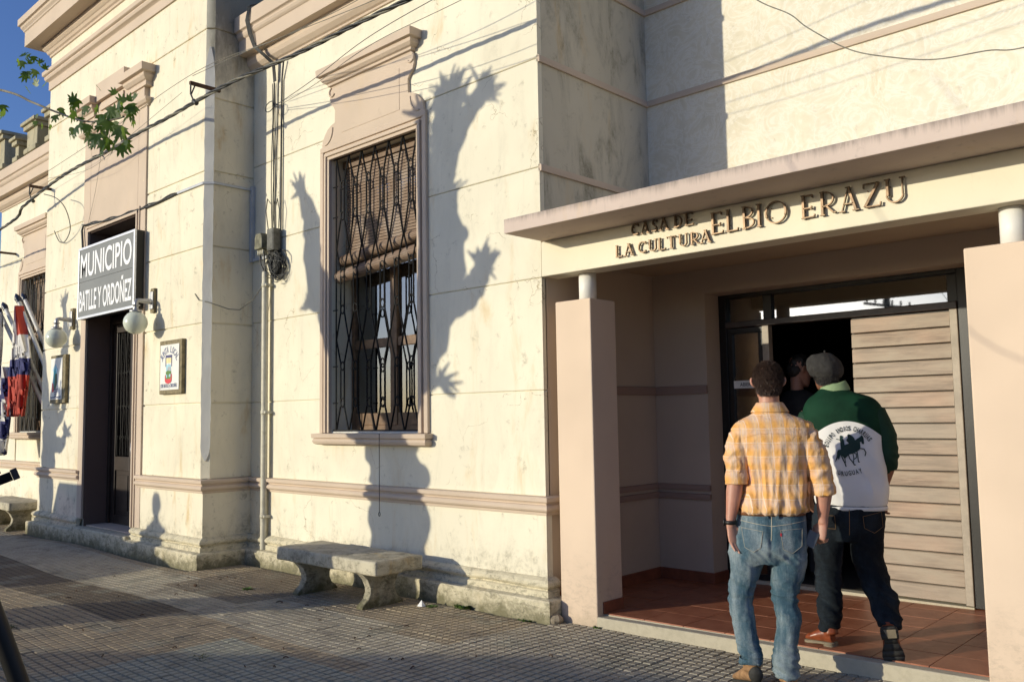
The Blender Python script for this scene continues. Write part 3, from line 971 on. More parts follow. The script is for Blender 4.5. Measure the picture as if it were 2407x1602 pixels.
for s_ in (-1, 1):
    xa, xb = (DX - .655, DX - .004) if s_ < 0 else (DX + .004, DX + .655)
    lf = MB()
    rect_frame(lf, xa, xb, .225, 2.855, .11, yd, yd + .05, True)
    lf.box(xa + .11, xb - .11, yd + .001, yd + .049, .92, 1.10)
    lf.box(xa + .11, xb - .11, yd + .022, yd + .03, .33, .93)
    lf.box(xa + .16, xb - .16, yd + .008, yd + .03, .40, .86)
    leaf = lf.build('door_leaf', M['brown'], dr, .006)
    gl = MB().box(xa + .11, xb - .11, yd + .032, yd + .036, 1.10, 2.75)
    gl.build('door_pane', M['glass_refl'], dr)
    ir = MB()
    for k in range(5):
        x = xa + .15 + k * (xb - xa - .30) / 4
        sw = .02 * (1 if k % 2 else -1)
        ir.tube([(x, yd + .012, 1.12), (x + sw, yd + .012, 1.4), (x, yd + .012, 1.7), (x, yd + .012, 2.1), (x - sw, yd + .012, 2.45), (x, yd + .012, 2.73)], .007, 6)
        for zz in (1.35, 1.75, 2.2):
            ir.tube([(x + .018 * math.cos(t), yd + .012, zz + .025 * math.sin(t)) for t in [R(a) for a in range(0, 361, 40)]], .005, 5, caps=False)
    ir.build('door_ironwork', M['iron'], dr)
hd = MB()
hd.tube([(DX + .06, yd, 1.28), (DX + .06, yd - .05, 1.28), (DX + .06, yd - .05, 1.10), (DX + .06, yd, 1.10)], .009, 8)
hd.build('door_handle', M['alu'], dr)

# ------------------------------------------------------------------ culture house porch
porch = thing('culture_house_porch', (-2.9, 5.16, 0), 'recessed entrance porch with pink pillars under a flat canopy carrying raised bronze letters', 'building')
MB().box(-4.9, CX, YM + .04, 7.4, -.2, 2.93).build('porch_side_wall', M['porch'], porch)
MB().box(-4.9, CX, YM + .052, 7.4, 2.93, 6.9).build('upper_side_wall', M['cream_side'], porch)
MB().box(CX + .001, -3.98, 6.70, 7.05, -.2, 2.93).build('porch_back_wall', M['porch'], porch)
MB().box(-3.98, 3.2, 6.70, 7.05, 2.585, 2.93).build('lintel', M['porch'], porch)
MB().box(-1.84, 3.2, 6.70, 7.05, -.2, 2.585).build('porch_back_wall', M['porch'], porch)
ub = MB().box(CX + .001, 3.2, 6.70, 7.2, 2.931, 7.2).build('upper_back_wall', M['cream_up'], porch)
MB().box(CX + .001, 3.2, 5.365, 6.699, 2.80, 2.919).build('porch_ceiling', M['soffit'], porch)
MB().box(CX, 3.2, YM, 5.365, 2.64, 2.919).build('beam', M['beam'], porch, .008, 3)
# canopy slab with a worn top edge
sb = MB().box(CX + .015, 3.2, 4.72, 6.699, 2.920, 3.030)
so = sb.build('canopy_slab', M['slab'], porch, .006, 2)
ST = lambda z0, z1: [(-.01, z0), (.020, z0), (.022, (z0 + z1) / 2), (.020, z1), (-.01, z1 + .006)]
for z0, z1 in ((3.495, 3.55), (4.395, 4.45), (5.275, 5.33)):
    MB().sweep(ST(z0, z1), [(CX, YM), (CX, 6.70), (3.2, 6.70)]).build('wall_band', M['pink'], porch, .003)
for z0, z1 in ((.80, .848), (.878, .925), (1.715, 1.785)):
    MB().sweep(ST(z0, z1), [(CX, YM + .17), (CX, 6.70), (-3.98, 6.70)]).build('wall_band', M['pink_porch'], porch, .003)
for p_ in ([(CX, YM + .10), (CX, 6.70), (-3.98, 6.70), (-3.98, 6.93)],):
    MB().sweep([(-.01, .05), (.012, .05), (.012, .185), (-.01, .19)], p_).build('skirting', M['skirt'], porch, .002)
# pillars
def pillar(x0, x1, y0, y1):
    p = MB()
    n = 14
    rings = []
    for i in range(n + 1):
        z = -.05 + (2.425 + .05) * i / n
        rings.append([(x, y, z) for x, y in ((x0, y0), (x1, y0), (x1, y1), (x0, y1))])
    p.loft(rings, True, False)
    o = p.build('pillar', M['pinkpil'], porch, .010, 3)
    c = MB().lathe([(.068, 2.40), (.068, 2.65)], ((x0 + x1) / 2 + .03, (y0 + y1) / 2, 0), 28)
    c.build('short_column', M['white'], porch)
pillar(-4.39, -4.045, YM + .005, 5.48)
pillar(-1.445, -1.07, YM + .005, 5.48)
MB().box(-4.044, -4.032, 5.23, 5.476, .09, .175).build('skirting', M['skirt'], porch, .002)
# threshold kerb
kb = MB().prism([(-4.42, -.2), (2.5, -.2), (2.5, .128), (-1.4, .118), (-3.2, .092), (-4.04, .078), (-4.42, .045)], 1, YM + .006, 5.245)
kb.build('threshold_kerb', M['kerbm'], porch, .008, 3)
gb = MB().prism([(-4.52, -.2), (2.5, -.2), (2.5, .126), (-1.4, .114), (-4.04, .086), (-4.52, .082)], 1, 5.246, 7.0)
gb.build('floor_grout', M['kerbm'], porch)
tm = MB().box(-.157, .157, 0, .2935, -.02, 0.004).mesh('floor_tile', M['terra'])
for i in range(-7, 8):
    for j in range(6):
        x = -2.253 + .32 * i
        y = 5.25 + .30 * j
        if x < -4.55 or x > 1.9: continue
        z = .086 + (x + 4.04) * .0106 + .004
        z = min(z, .118)
        t_ = mesh_obj('floor_tile', tm, None, porch, Vector((x, y, z)) - wloc(porch))
        t_.rotation_euler = (R(random.uniform(-.15, .15)), R(-.55), 0)
# door screen
yd = 6.93
b = MB()
b.box(-3.98, -3.905, yd, yd + .10, .12, 2.585)
b.box(-2.0, -1.838, yd - .002, yd + .10, .12, 2.585)
b.box(-3.905, -2.0, yd, yd + .10, 2.55, 2.585)
b.box(-3.555, -3.475, yd + .01, yd + .09, 2.34, 2.55)
b.box(-2.07, -2.0, yd + .01, yd + .09, 2.34, 2.55)
sc_ = b.build('door_screen', M['frame_dark'], porch, .004)
MB().box(-3.905, -2.0, yd - .025, yd + .08, 2.285, 2.34).build('transom_bar', M['frame_red'], sc_, .006)
for xa, xb in ((-3.905, -3.555), (-3.475, -2.07)):
    MB().box(xa, xb, yd + .04, yd + .045, 2.34, 2.55).build('transom_pane', M['glass_refl'], sc_)
MB().box(-3.562, -3.502, yd - .012, yd + .06, .13, 2.284).build('screen_post', M['frame_grey'], sc_, .004)
b = MB()
rect_frame(b, -3.905, -3.563, .13, 2.284, .05, yd + .01, yd + .05, True)
sl = b.build('side_leaf', M['frame_dark'], sc_, .004)
MB().box(-3.855, -3.613, yd + .028, yd + .033, .18, 2.234).build('side_pane', M['glass_refl'], sc_)
MB().box(-3.86, -2.0, yd - .02, yd + .08, .098, .129).build('door_sill', M['kerbm'], sc_, .004)
pn = MB()
pn.box(-2.055, -2.001, yd - .018, yd + .05, .135, 2.283)
pan = pn.build('boarded_leaf', M['frame_grey'], porch, .005)
pl_ = (2.278 - .145) / 18
bme = MB().prism([(yd - .012, .0035), (yd - .006, 0), (yd + .02, 0), (yd + .02, pl_ - .007), (yd + .002, pl_ - .007), (yd - .008, pl_ - .013)], 0, -.3675, .3675)
bd = bme.mesh('door_board', M['boards'], (0, yd, 0))
for k in range(18):
    mesh_obj('board', bd, None, pan, Vector((-2.4245, yd, .145 + k * pl_)) - wloc(porch))
MB().box(-1.90, -1.865, yd - .022, yd - .003, 1.13, 1.27).build('latch_plate', M['alu'], pan, .003)
MB().box(-2.795, -2.056, yd + .021, yd + .045, .14, 2.28).build('board_backing', M['frame_dark'], pan)
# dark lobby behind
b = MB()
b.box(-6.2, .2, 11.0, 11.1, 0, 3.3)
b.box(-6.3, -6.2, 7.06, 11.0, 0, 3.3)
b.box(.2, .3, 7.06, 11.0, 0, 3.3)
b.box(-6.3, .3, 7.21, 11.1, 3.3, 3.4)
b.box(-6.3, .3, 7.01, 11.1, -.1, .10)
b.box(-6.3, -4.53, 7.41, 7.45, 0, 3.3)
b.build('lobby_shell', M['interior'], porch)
MB().box(-3.3, -3.1, 9.9, 10.0, .1, 2.6).build('lobby_curtain', plain('yellowish_curtain', (.22, .19, .08), .8), porch)
lt = thing('ceiling_light', (-4.83, 8.8, 2.66), 'lit fluorescent tube inside the lobby, seen through the left transom pane', 'ceiling light')
MB().tube([(-4.98, 8.8, 2.645), (-4.66, 8.8, 2.645)], .014, 10).build('tube', M['tube'], lt)
MB().box(-5.02, -4.62, 8.77, 8.83, 2.66, 2.72).build('fitting', M['black'], lt, .004)

# bronze letters made of strokes
def stroke_letter(ch, x0, x1, z0, z1, y, d, th):
    """letters of thin raised strokes with a heavy stem and small serifs"""
    W, Hh = x1 - x0, z1 - z0
    b = MB()
    tn = th * .42
    def X(u): return x0 + u * W
    def Z(w): return z0 + w * Hh
    def seg(a, c, t):
        p = Vector((X(a[0]), Z(a[1]))); q = Vector((X(c[0]), Z(c[1])))
        dd = (q - p).normalized()
        nn = Vector((-dd.y, dd.x)) * t / 2
        e = dd * (t * .12)
        b.prism([(p - nn - e)[:], (p + nn - e)[:], (q + nn + e)[:], (q - nn + e)[:]], 1, y - d, y)
    def arc(cx, cz, rx, rz, a0, a1, t, n=14):
        o_, i_ = [], []
        for k in range(n + 1):
            a = R(a0 + (a1 - a0) * k / n)
            tt = t
            o_.append((X(cx) + (rx * W) * math.cos(a), Z(cz) + (rz * Hh) * math.sin(a)))
            i_.append((X(cx) + (rx * W - tt) * math.cos(a), Z(cz) + (rz * Hh - tt) * math.sin(a)))
        for k in range(n):
            b.prism([o_[k], o_[k + 1], i_[k + 1], i_[k]], 1, y - d, y)
    def serif(u, w, left=.10, right=.10):
        b.box(X(u) - left * W - th * .3, X(u) + right * W + th * .3, y - d - .0006, y, Z(w) - tn / 2, Z(w) + tn / 2)
    if ch in 'ELT':
        pass
    if ch == 'E':
        seg((.2, 0), (.2, 1), th); seg((.2, .98), (.9, .98), tn); seg((.2, .42), (.8, .42), tn); seg((.2, .02), (1, .02), tn)
        serif(.2, 0); serif(.2, 1); seg((.88, .86), (.9, .98), tn); seg((.78, .34), (.8, .5), tn); seg((1, .12), (.98, .02), tn)
    elif ch == 'L':
        seg((.2, 0), (.2, 1), th); seg((.2, .02), (1, .02), tn); serif(.2, 1); serif(.2, 0); seg((1, .12), (.98, .02), tn)
    elif ch == 'I':
        seg((.5, 0), (.5, 1), th); serif(.5, 0, .3, .3); serif(.5, 1, .3, .3)
    elif ch == 'T':
        seg((.5, 0), (.5, 1), th); seg((0, .98), (1, .98), tn); serif(.5, 0, .15, .15); seg((.02, .86), (.0, .98), tn); seg((.98, .86), (1, .98), tn)
    elif ch == 'U':
        seg((.15, 1), (.15, .33), th); seg((.88, 1), (.88, .33), tn); arc(.5, .33, .43, .33, 180, 360, tn * 1.3); serif(.15, 1); serif(.88, 1)
    elif ch == 'O':
        arc(.5, .5, .5, .5, 20, 160, tn * 1.2); arc(.5, .5, .5, .5, 200, 340, tn * 1.2); arc(.5, .5, .5, .5, 155, 205, th * .8); arc(.5, .5, .5, .5, -25, 25, th * .8)
    elif ch == 'C':
        arc(.55, .5, .52, .5, 50, 310, th * .75, 20); seg((.90, .95), (.93, .72), tn); seg((.90, .05), (.93, .22), tn)
    elif ch == 'S':
        arc(.5, .74, .36, .26, 20, 270, th * .7); arc(.5, .26, .40, .26, -160, 90, th * .7); seg((.86, .98), (.86, .78), tn); seg((.1, .02), (.1, .22), tn)
    elif ch == 'D':
        seg((.2, 0), (.2, 1), th); arc(.3, .5, .68, .5, -90, 90, tn * 1.3, 18); serif(.2, 0); serif(.2, 1)
    elif ch == 'B':
        seg((.2, 0), (.2, 1), th); arc(.35, .74, .52, .26, -90, 90, tn * 1.2); arc(.35, .25, .62, .25, -90, 90, tn * 1.2); serif(.2, 0, .1, .1); serif(.2, 1, .1, .1)
        seg((.2, .02), (.4, .02), tn); seg((.2, .98), (.4, .98), tn); seg((.2, .49), (.4, .49), tn)
    elif ch == 'R':
        seg((.2, 0), (.2, 1), th); arc(.4, .68, .5, .32, -90, 90, tn * 1.3); seg((.2, .98), (.42, .98), tn); seg((.2, .37), (.42, .37), tn); seg((.45, .37), (.85, .05), th * .7); seg((.85, .05), (1, .06), tn); serif(.2, 0); serif(.2, 1)
    elif ch == 'A':
        seg((.1, 0), (.48, 1), tn); seg((.48, 1), (.86, 0), th); seg((.2, .3), (.75, .3), tn); serif(.1, 0, .1, .12); serif(.86, 0, .14, .14); serif(.47, 1, .1, .1)
    elif ch == 'Z':
        seg((.08, .98), (.92, .98), tn); seg((.9, .98), (.1, .02), th); seg((.1, .02), (.98, .02), tn); seg((.06, .82), (.08, .98), tn); seg((1, .16), (.98, .02), tn)
    # pins that hold the letter off the wall
    for u, w in ((.25, .3), (.25, .7)):
        b.box(X(u) - .003, X(u) + .003, y - .001, YM + .002, Z(w) - .003, Z(w) + .003)
    return b
letters = thing('raised_lettering', (-2.8, YM, 2.64), 'bronze raised letters reading CASA DE LA CULTURA ELBIO ERAZU on the cream beam', 'lettering')
def word(s, xs, z0, z1, th):
    for c, (a, q) in zip(s, xs):
        stroke_letter(c, a, q, z0, z1, YM - .012, .018, th * .72).build('letter_' + c.lower(), M['bronze'], letters)
word('CASADE', [(-3.63, -3.565), (-3.545, -3.475), (-3.455, -3.405), (-3.39, -3.315), (-3.272, -3.205), (-3.185, -3.115)], 2.828, 2.912, .015)
word('LACULTURA', [(-3.775, -3.715), (-3.695, -3.615), (-3.575, -3.505), (-3.485, -3.415), (-3.405, -3.345), (-3.33, -3.26), (-3.235, -3.165), (-3.145, -3.075), (-3.065, -2.985)], 2.690, 2.774, .015)
word('ELBIO', [(-2.985, -2.892), (-2.872, -2.782), (-2.755, -2.662), (-2.652, -2.612), (-2.588, -2.442)], 2.736, 2.880, .020)
word('ERAZU', [(-2.350, -2.262), (-2.232, -2.128), (-2.102, -1.992), (-1.965, -1.862), (-1.838, -1.722)], 2.736, 2.878, .020)
# ------------------------------------------------------------------ ground
def gh(x, y):
    """gentle unevenness of the pavement"""
    h = (.010 + .006 * min(1, max(0, (-x - 7) / 3))) * math.sin(x * 1.7 + y * .6) + .009 * math.sin(x * .9 - y * 1.9 + 1)
    h += .016 * math.exp(-((x + 8.6) ** 2 / 1.6 + (y - 2.7) ** 2 / .5))
    h -= .010 * math.exp(-((x + 10.5) ** 2 / 1.5 + (y - 3.1) ** 2 / .5))
    edge = min(1, max(0, (5.0 - y) / .7))
    h = h * edge
    h += max(0, x + 4.3) * .008
    return h
g_ = MB().add([(-400, -400, -.34), (400, -400, -.34), (400, 400, -.34), (-400, 400, -.34)], [(0, 1, 2, 3)])
struct(g_.build('ground', M['earth']))
struct(MB().box(-60, 40, -9, .84, -.33, -.14).build('road', M['asphalt']))
struct(MB().box(-60, 40, .84, .99, -.33, .0).build('kerb', M['kerbm'], None, .012))
struct(MB().box(-60, 40, -9.3, -9.0, -.33, .0).build('far_kerb', M['kerbm'], None, .012))
struct(MB().box(-60, 40, -16, -9.3, -.33, -.02).build('far_pavement', M['kerbm']))
pave = MB().box(-30, 14, .99, 5.25, -.33, -.035).build('pavement', M['pave'])
struct(pave)

T = .2
def tile_geo(b, h=None, ox=0, oy=0):
    """a 20 cm tile with nine raised pads; h(x,y) gives the height"""
    s = .098
    zf = (lambda x, y: h(x, y)) if h else (lambda x, y: 0)
    V = []; F = []
    q = [(-s, -s), (s, -s), (s, s), (-s, s)]
    V += [(ox + a, oy + c, zf(ox + a, oy + c) - .009) for a, c in q]
    V += [(ox + a, oy + c, zf(ox + a, oy + c) - .045) for a, c in q]
    F.append((0, 1, 2, 3))
    F += [(i, i + 4, (i + 1) % 4 + 4, (i + 1) % 4) for i in range(4)]
    J = [1] * len(F)
    p = .0667
    for i in (-1, 0, 1):
        for j in (-1, 0, 1):
            cx_, cy_ = ox + i * p, oy + j * p
            k = len(V)
            for e, dz in ((.0296, -.009), (.0250, 0)):
                V += [(cx_ + a * e, cy_ + c * e, zf(cx_ + a * e, cy_ + c * e) + dz) for a, c in ((-1, -1), (1, -1), (1, 1), (-1, 1))]
            F += [(k + n, k + (n + 1) % 4, k + 4 + (n + 1) % 4, k + 4 + n) for n in range(4)]
            F.append((k + 4, k + 5, k + 6, k + 7))
            J += [.12] * 4 + [0]
    b.add(V, F, False)
    return J
def set_joint(me, J):
    at = me.attributes.new('joint', 'FLOAT', 'FACE')
    for i, v in enumerate(J): at.data[i].value = v

b = MB(); J = tile_geo(b)
tile_me = b.mesh('pavement_tile', M['pave']); set_joint(tile_me, J)
camp = Vector((0, 0, 1.55)); mi = m3.transposed()
def inview(p):
    v = mi @ (Vector(p) - camp)
    if v.z > -.2: return False
    return abs(v.x / -v.z) < .60 and abs(v.y / -v.z) < .405
tiles = []
for i in range(-84, 32):
    for j in range(21):
        x, y = i * T + .1 - 0.0, 1.1 + j * T
        # keep clear of the plinth, the doorstep and the kerb
        if y + .1 > 5.02 and x < CX + .12: continue
        if BX0 - .1 < x < BX1 + .15 and y > 4.42: continue
        if x < -17.9 + 0 and y > 9: continue
        tiles.append((x, y))
vis = [(math.hypot(x, y), x, y) for x, y in tiles if inview((x, y, 0))]
vis.sort()
near = set((x, y) for _, x, y in vis[:300])
for (x, y) in sorted(near):
    e = .05
    rx = math.atan((gh(x, y + e) - gh(x, y - e)) / (2 * e)); ry = -math.atan((gh(x + e, y) - gh(x - e, y)) / (2 * e))
    o = mesh_obj('paving_tile', tile_me, None, pave, Vector((x, y, gh(x, y) + random.uniform(-.0025, .0025))))
    o.rotation_euler = (rx + R(random.uniform(-.6, .6)), ry + R(random.uniform(-.6, .6)), R(random.uniform(-.3, .3)))
b = MB(); J = []
for (x, y) in tiles:
    if (x, y) in near: continue
    dz = random.uniform(-.0015, .0015)
    sx, sy = random.uniform(-.006, .006), random.uniform(-.006, .006)
    lift = .022 if (x < -7.1 and x > -7.55 and abs(y - 2.5) < .11) else 0
    J += tile_geo(b, lambda a, c: gh(a, c) + dz + (a - x) * sx + (c - y) * sy + lift, x, y)
me = bpy.data.meshes.new('paving_tiles'); me.from_pydata(b.v, [], b.f); me.materials.append(M['pave']); set_joint(me, J)
o = mesh_obj('paving_tiles', me, None, pave); o['kind'] = 'stuff'

# ------------------------------------------------------------------ weeds, litter, stones
def weed(x, y, n, r, hgt, label, flat=False):
    z0 = gh(x, y) - .012
    b = MB()
    for k in range(n):
        a = random.uniform(0, 6.28); rr = random.uniform(.0, r)
        px, py = x + rr * math.cos(a), y + rr * math.sin(a) * .6
        l = random.uniform(.5, 1) * hgt; w = l * (.28 if flat else .09)
        dx, dy = math.cos(a) * l * .7, math.sin(a) * l * .7
        nx, ny = -math.sin(a) * w, math.cos(a) * w
        b.add([(px, py, z0), (px + dx * .5 + nx, py + dy * .5 + ny, z0 + l * .55), (px + dx, py + dy, z0 + l * .75), (px + dx * .5 - nx, py + dy * .5 - ny, z0 + l * .5)], [(0, 1, 2, 3)], True)
    o = b.build('weed', M['weed'] if flat else M['moss'])
    return tag(o, label, 'weed', 'weeds in the pavement joints')
weed(-5.30, 5.00, 70, .07, .055, 'leafy green weed at the foot of the plinth right of the bench', True)
weed(-5.55, 4.88, 40, .06, .035, 'low leafy weed beside the white scrap of paper', True)
weed(-4.62, 5.0, 40, .06, .035, 'small weed at the foot of the plinth near the left pillar', True)
weed(-7.45, 4.30, 45, .06, .04, 'bright little weed left of the bench leg', True)
weed(-4.05, 5.165, 30, .03, .04, 'weed sprouting where the left pillar meets the threshold kerb', True)
weed(-5.60, 2.90, 90, .10, .03, 'largest grass tuft in a pavement joint, in front of the bench')
weed(-6.15, 2.90, 80, .13, .025, 'long grass tuft in a pavement joint left of the largest one')
weed(-7.42, 2.33, 60, .06, .03, 'grass tuft beside the lifted tile at lower left')
for k, (x, y) in enumerate(((-6.6, 2.7), (-6.9, 2.55), (-5.0, 4.5), (-4.85, 4.35), (-4.7, 4.45), (-5.2, 4.2), (-4.9, 3.9), (-8.2, 3.9), (-6.6, 2.3), (-5.9, 2.55))):
    weed(x, y, 30, .07, .018, 'thin trace of dry grass in a joint of the grey pavement')
b = MB()
b.add([(0, 0, .0), (.05, .01, 0), (.055, .05, 0), (.01, .055, 0), (.025, .03, .05), (.04, .02, .03)], [(0, 1, 5, 4), (1, 2, 4, 5), (2, 3, 4), (3, 0, 4), (0, 3, 2, 1)])
b.v = [(a - 5.66, c + 4.82, z + gh(-5.66, 4.82)) for a, c, z in b.v]
tag(b.build('paper_scrap', M['litter']), 'small crumpled white paper scrap on the paving right of the bench', 'litter')
def lump(x, y, r, name, label, cat, mat, sq=.6, z=0):
    b = MB(); b.ell((0, 0, 0), r, r * .75, r * sq, 12, 8)
    b.v = [tuple(Vector(v) * (1 + .35 * noise.noise(Vector(v) / r * 1.3 + Vector((x, y, 0))))) for v in b.v]
    for f in range(len(b.sm)): b.sm[f] = False
    o = mesh_obj(name, b.mesh(name, mat), None, None, (x, y, z + r * sq * .6 + gh(x, y)))
    return tag(o, label, cat)
lump(-4.40, 5.10, .075, 'cement_lump', 'broken lump of cement lying against the left pillar', 'stone', M['stone'], .55)
for k, (x, y, r) in enumerate(((-4.56, 5.07, .03), (-4.52, 5.10, .022), (-4.60, 5.11, .02), (-4.48, 5.06, .016))):
    tag(lump(x, y, r, 'rubble_stone', 'one of the small bits of rubble in the corner between plinth and pillar', 'stone', M['stone']), group='rubble by the pillar')
lump(-7.95, 4.05, .022, 'dark_pebble', 'dark pebble on the paving between the bay and the bench', 'stone', M['rust'])
def twig(x, y, l, a):
    b = MB().tube([(0, 0, .004), (l * .5, l * .1, .012), (l, 0, .004)], .004, 5)
    o = mesh_obj('dry_leaf_bit', b.mesh('bit', M['rust']), None, None, (x, y, gh(x, y)))
    o.rotation_euler.z = a
    tag(o, 'one of the dark dry bits of leaf and twig scattered on the paving', 'leaf litter', 'dry bits scattered on the paving')
for k in range(46):
    x = random.uniform(-9.5, -3.5); y = random.uniform(2.2, 5.0)
    if x < -8.6 and y > 4.3: continue
    twig(x, y, random.uniform(.015, .05), random.uniform(0, 6))

# ------------------------------------------------------------------ benches
def bench(loc, rz, label):
    t = thing('concrete_bench', loc, label, 'bench', 'concrete benches along the facade', rz)
    s = MB()
    nx, ny = 22, 10
    Lx, Ly = 1.46, .50
    pts = []
    s.box(-Lx / 2, Lx / 2, -Ly / 2, Ly / 2, .340, .455)
    me = s.mesh('seat', M['bench'])
    bm = bmesh.new(); bm.from_mesh(me)
    bmesh.ops.bevel(bm, geom=bm.edges[:], offset=.022, segments=3, profile=.6, affect='EDGES')
    bmesh.ops.subdivide_edges(bm, edges=[e for e in bm.edges if e.calc_length() > .1], cuts=14, use_grid_fill=True)
    for v in bm.verts:
        v.co += noise.noise_vector(v.co * 9) * .006 + noise.noise_vector(v.co * 31) * .004
    bm.to_mesh(me); bm.free()
    for p in me.polygons: p.use_smooth = True
    mesh_obj('seat', me, None, t)
    prof = []
    # waisted cement leg, seen from its end
    side = [(.205, .355), (.20, .33), (.155, .27), (.13, .20), (.14, .13), (.175, .085), (.20, .06), (.20, .0), (.15, 0)]
    side = [(.235, .355), (.215, .335), (.16, .28), (.128, .21), (.128, .17), (.15, .12), (.20, .08), (.215, .065), (.215, -.04)]
    pts = side + [(-a, c) for a, c in reversed(side)]
    lm = MB().prism(pts, 0, -.042, .042).mesh('leg', M['bench'])
    for x in (-.47, .47):
        l = mesh_obj('leg', lm, None, t, (x, 0, 0))
        bv = l.modifiers.new('bevel', 'BEVEL'); bv.width = .008; bv.segments = 2; bv.limit_method = 'ANGLE'
    return t
b1 = bench((-6.42, 4.665, gh(-6.4, 4.6) - .045), 0, 'lichen-stained concrete bench under the barred main window')
b2 = copy_tree(b1, (-14.80, 4.56, -.045))
b2['label'] = 'shorter looking concrete bench beyond the door bay at the left edge'

# ------------------------------------------------------------------ down pipe, conduits, boxes, cables
pp = thing('wall_pipe', (-8.50, 5.09, .16), 'tall painted steel cable pipe standing on the plinth left of the main window', 'pipe')
pp2 = MB().tube([(-8.50, 5.095, .17), (-8.50, 5.095, 1.2), (-8.502, 5.095, 3.17)], .036, 16)
pp2.build('pipe', M['pipe'], pp)
for z in (.52, 1.63, 3.02):
    c = MB(); c.lathe([(.040, -.02), (.041, .02)], (-8.50, 5.095, z), 18); c.box(-8.47, -8.435, 5.085, 5.16, z - .014, z + .014)
    c.lathe([(.016, -.012), (.016, .012)], (-8.452, 5.08, z), 10, 'y')
    c.build('clamp', M['pipe'], pp)
cd = thing('cable_conduit', (-8.88, 4.6, 4.2), 'grey plastic conduit running round the bay corner and down to the meter boxes', 'conduit')
c = MB()
c.box(-9.55, -8.955, 4.575, 4.599, 4.150, 4.175)
c.prism([(-8.955, 4.575), (-8.945, 4.575), (-8.855, 4.665), (-8.879, 4.672), (-8.955, 4.599)], 2, 4.150, 4.175)
c.box(-8.879, -8.855, 4.665, 5.135, 4.152, 4.177)
c.build('run', M['conduit'], cd)
MB().box(-8.877, -8.835, 5.115, 5.158, 3.33, 4.20).build('drop', M['conduit'], cd)
MB().box(-8.834, -8.55, 5.13, 5.159, 3.335, 3.37).build('tail', M['conduit'], cd)
def sag(a, c, s, n=14):
    a, c = Vector(a), Vector(c)
    return [a.lerp(c, t / n) - Vector((0, 0, s * 4 * (t / n) * (1 - t / n))) for t in range(n + 1)]
cb_ = MB().tube(sag((-9.55, 4.59, 4.165), (-12.25, 4.56, 4.22), .05) + [(-12.27, 4.55, 4.15), (-12.22, 4.55, 3.9), (-12.2, 4.5, 3.75)], .014, 8)
cb_.tube([(p.x, p.y - .012, p.z + .012 * math.sin(i * 1.3)) for i, p in enumerate(sag((-9.6, 4.59, 4.17), (-12.25, 4.56, 4.23), .045, 24))], .008, 6)
tag(cb_.build('sign_feed_cable', M['cable']), 'black twisted cable tacked over the bay door down to the grey sign', 'cable')
mb = thing('junction_boxes', (-8.4, 5.14, 3.2), 'pair of weathered cable junction boxes with a tangle of black wire below', 'junction box')
x = MB(); x.prism([(-8.65, 3.43), (-8.49, 3.43), (-8.495, 3.56), (-8.515, 3.605), (-8.62, 3.605), (-8.645, 3.56)], 1, 5.04, 5.155)
x.build('box', plain('mossy_plastic_box', (.17, .165, .115), .7, var=.5, scale=14), mb, .01)
for k in range(3):
    MB().lathe([(.018, 0), (.018, .05)], (-8.63 + k * .045, 5.09, 3.375), 10).build('gland', M['pipe'], mb)
x = MB(); x.box(-8.385, -8.255, 5.04, 5.13, 3.38, 3.62); x.box(-8.375, -8.265, 5.035, 5.041, 3.39, 3.61)
x.build('box', plain('grey_metal_box', (.09, .09, .08), .5, .2, var=.5, scale=12), mb, .008)
rnd = random.Random(3)
w_ = MB()
for k in range(5):                       # vertical feeders from the cornice
    xo = rnd.uniform(-.022, .022) + (-.01 if k < 4 else .06)
    yo = rnd.uniform(5.10, 5.145)
    w_.tube([(-8.40 + xo + .022 * math.sin(z * 2.6 + k * 1.7), yo, z) for z in [3.5 + i * .18 for i in range(11)]], rnd.uniform(.004, .008), 6)
w_.tube([(-8.27, 5.14, 3.6), (-8.27, 5.14, 4.6), (-8.265, 5.14, 5.3), (-8.20, 5.12, 5.5)], .011, 6)
for k in range(5):                       # over the cornice
    o_ = k * .012
    w_.tube([(-8.40 + o_, 5.12, 5.3), (-8.40 + o_, 5.10, 5.50), (-8.45 + o_, 5.03, 5.58), (-8.55 + o_, 4.95, 5.70), (-8.62 + o_ * 1.5, 4.93, 5.86), (-8.60 + o_ * 1.3, 4.88, 6.0), (-8.56 + o_, 4.89, 6.15), (-8.5, 5.0, 6.2)], .0055, 6)
w_.build('feeder_wires', M['cable'], mb)
w_ = MB()
for k in range(26):                      # tangle
    cx_ = -8.30 + rnd.uniform(-.08, .08); cz = 3.22 + rnd.uniform(-.05, .06)
    rx = rnd.uniform(.05, .13); rz = rnd.uniform(.07, .16)
    a0 = rnd.uniform(0, 6.28)
    pts = [(cx_ + rx * math.cos(a0 + t * .55) + .012 * math.sin(t * 1.7 + k), 5.10 + .03 * math.sin(t * .8 + k), cz + rz * math.sin(a0 + t * .55)) for t in range(12)]
    w_.tube(pts, rnd.choice([.0035, .005, .007]), 5)
for k in range(12):
    xa = rnd.uniform(-8.45, -8.30)
    w_.tube([(xa, 5.08 + rnd.uniform(0, .05), 3.55), (xa + rnd.uniform(-.03, .05), 5.09, 3.3), (-8.36 + rnd.uniform(-.05, .1), 5.1, 3.1 + rnd.uniform(-.05, .1))], rnd.uniform(.005, .010), 5)
for xa in (-8.61, -8.53):
    w_.tube([(xa, 5.09, 3.40), (xa + .02, 5.09, 3.27), (-8.50, 5.095, 3.15)], .010, 6)
w_.tube([(-8.45, 5.1, 3.6), (-8.49, 5.09, 3.85), (-8.46, 5.09, 3.98), (-8.41, 5.1, 3.92)], .006, 6)
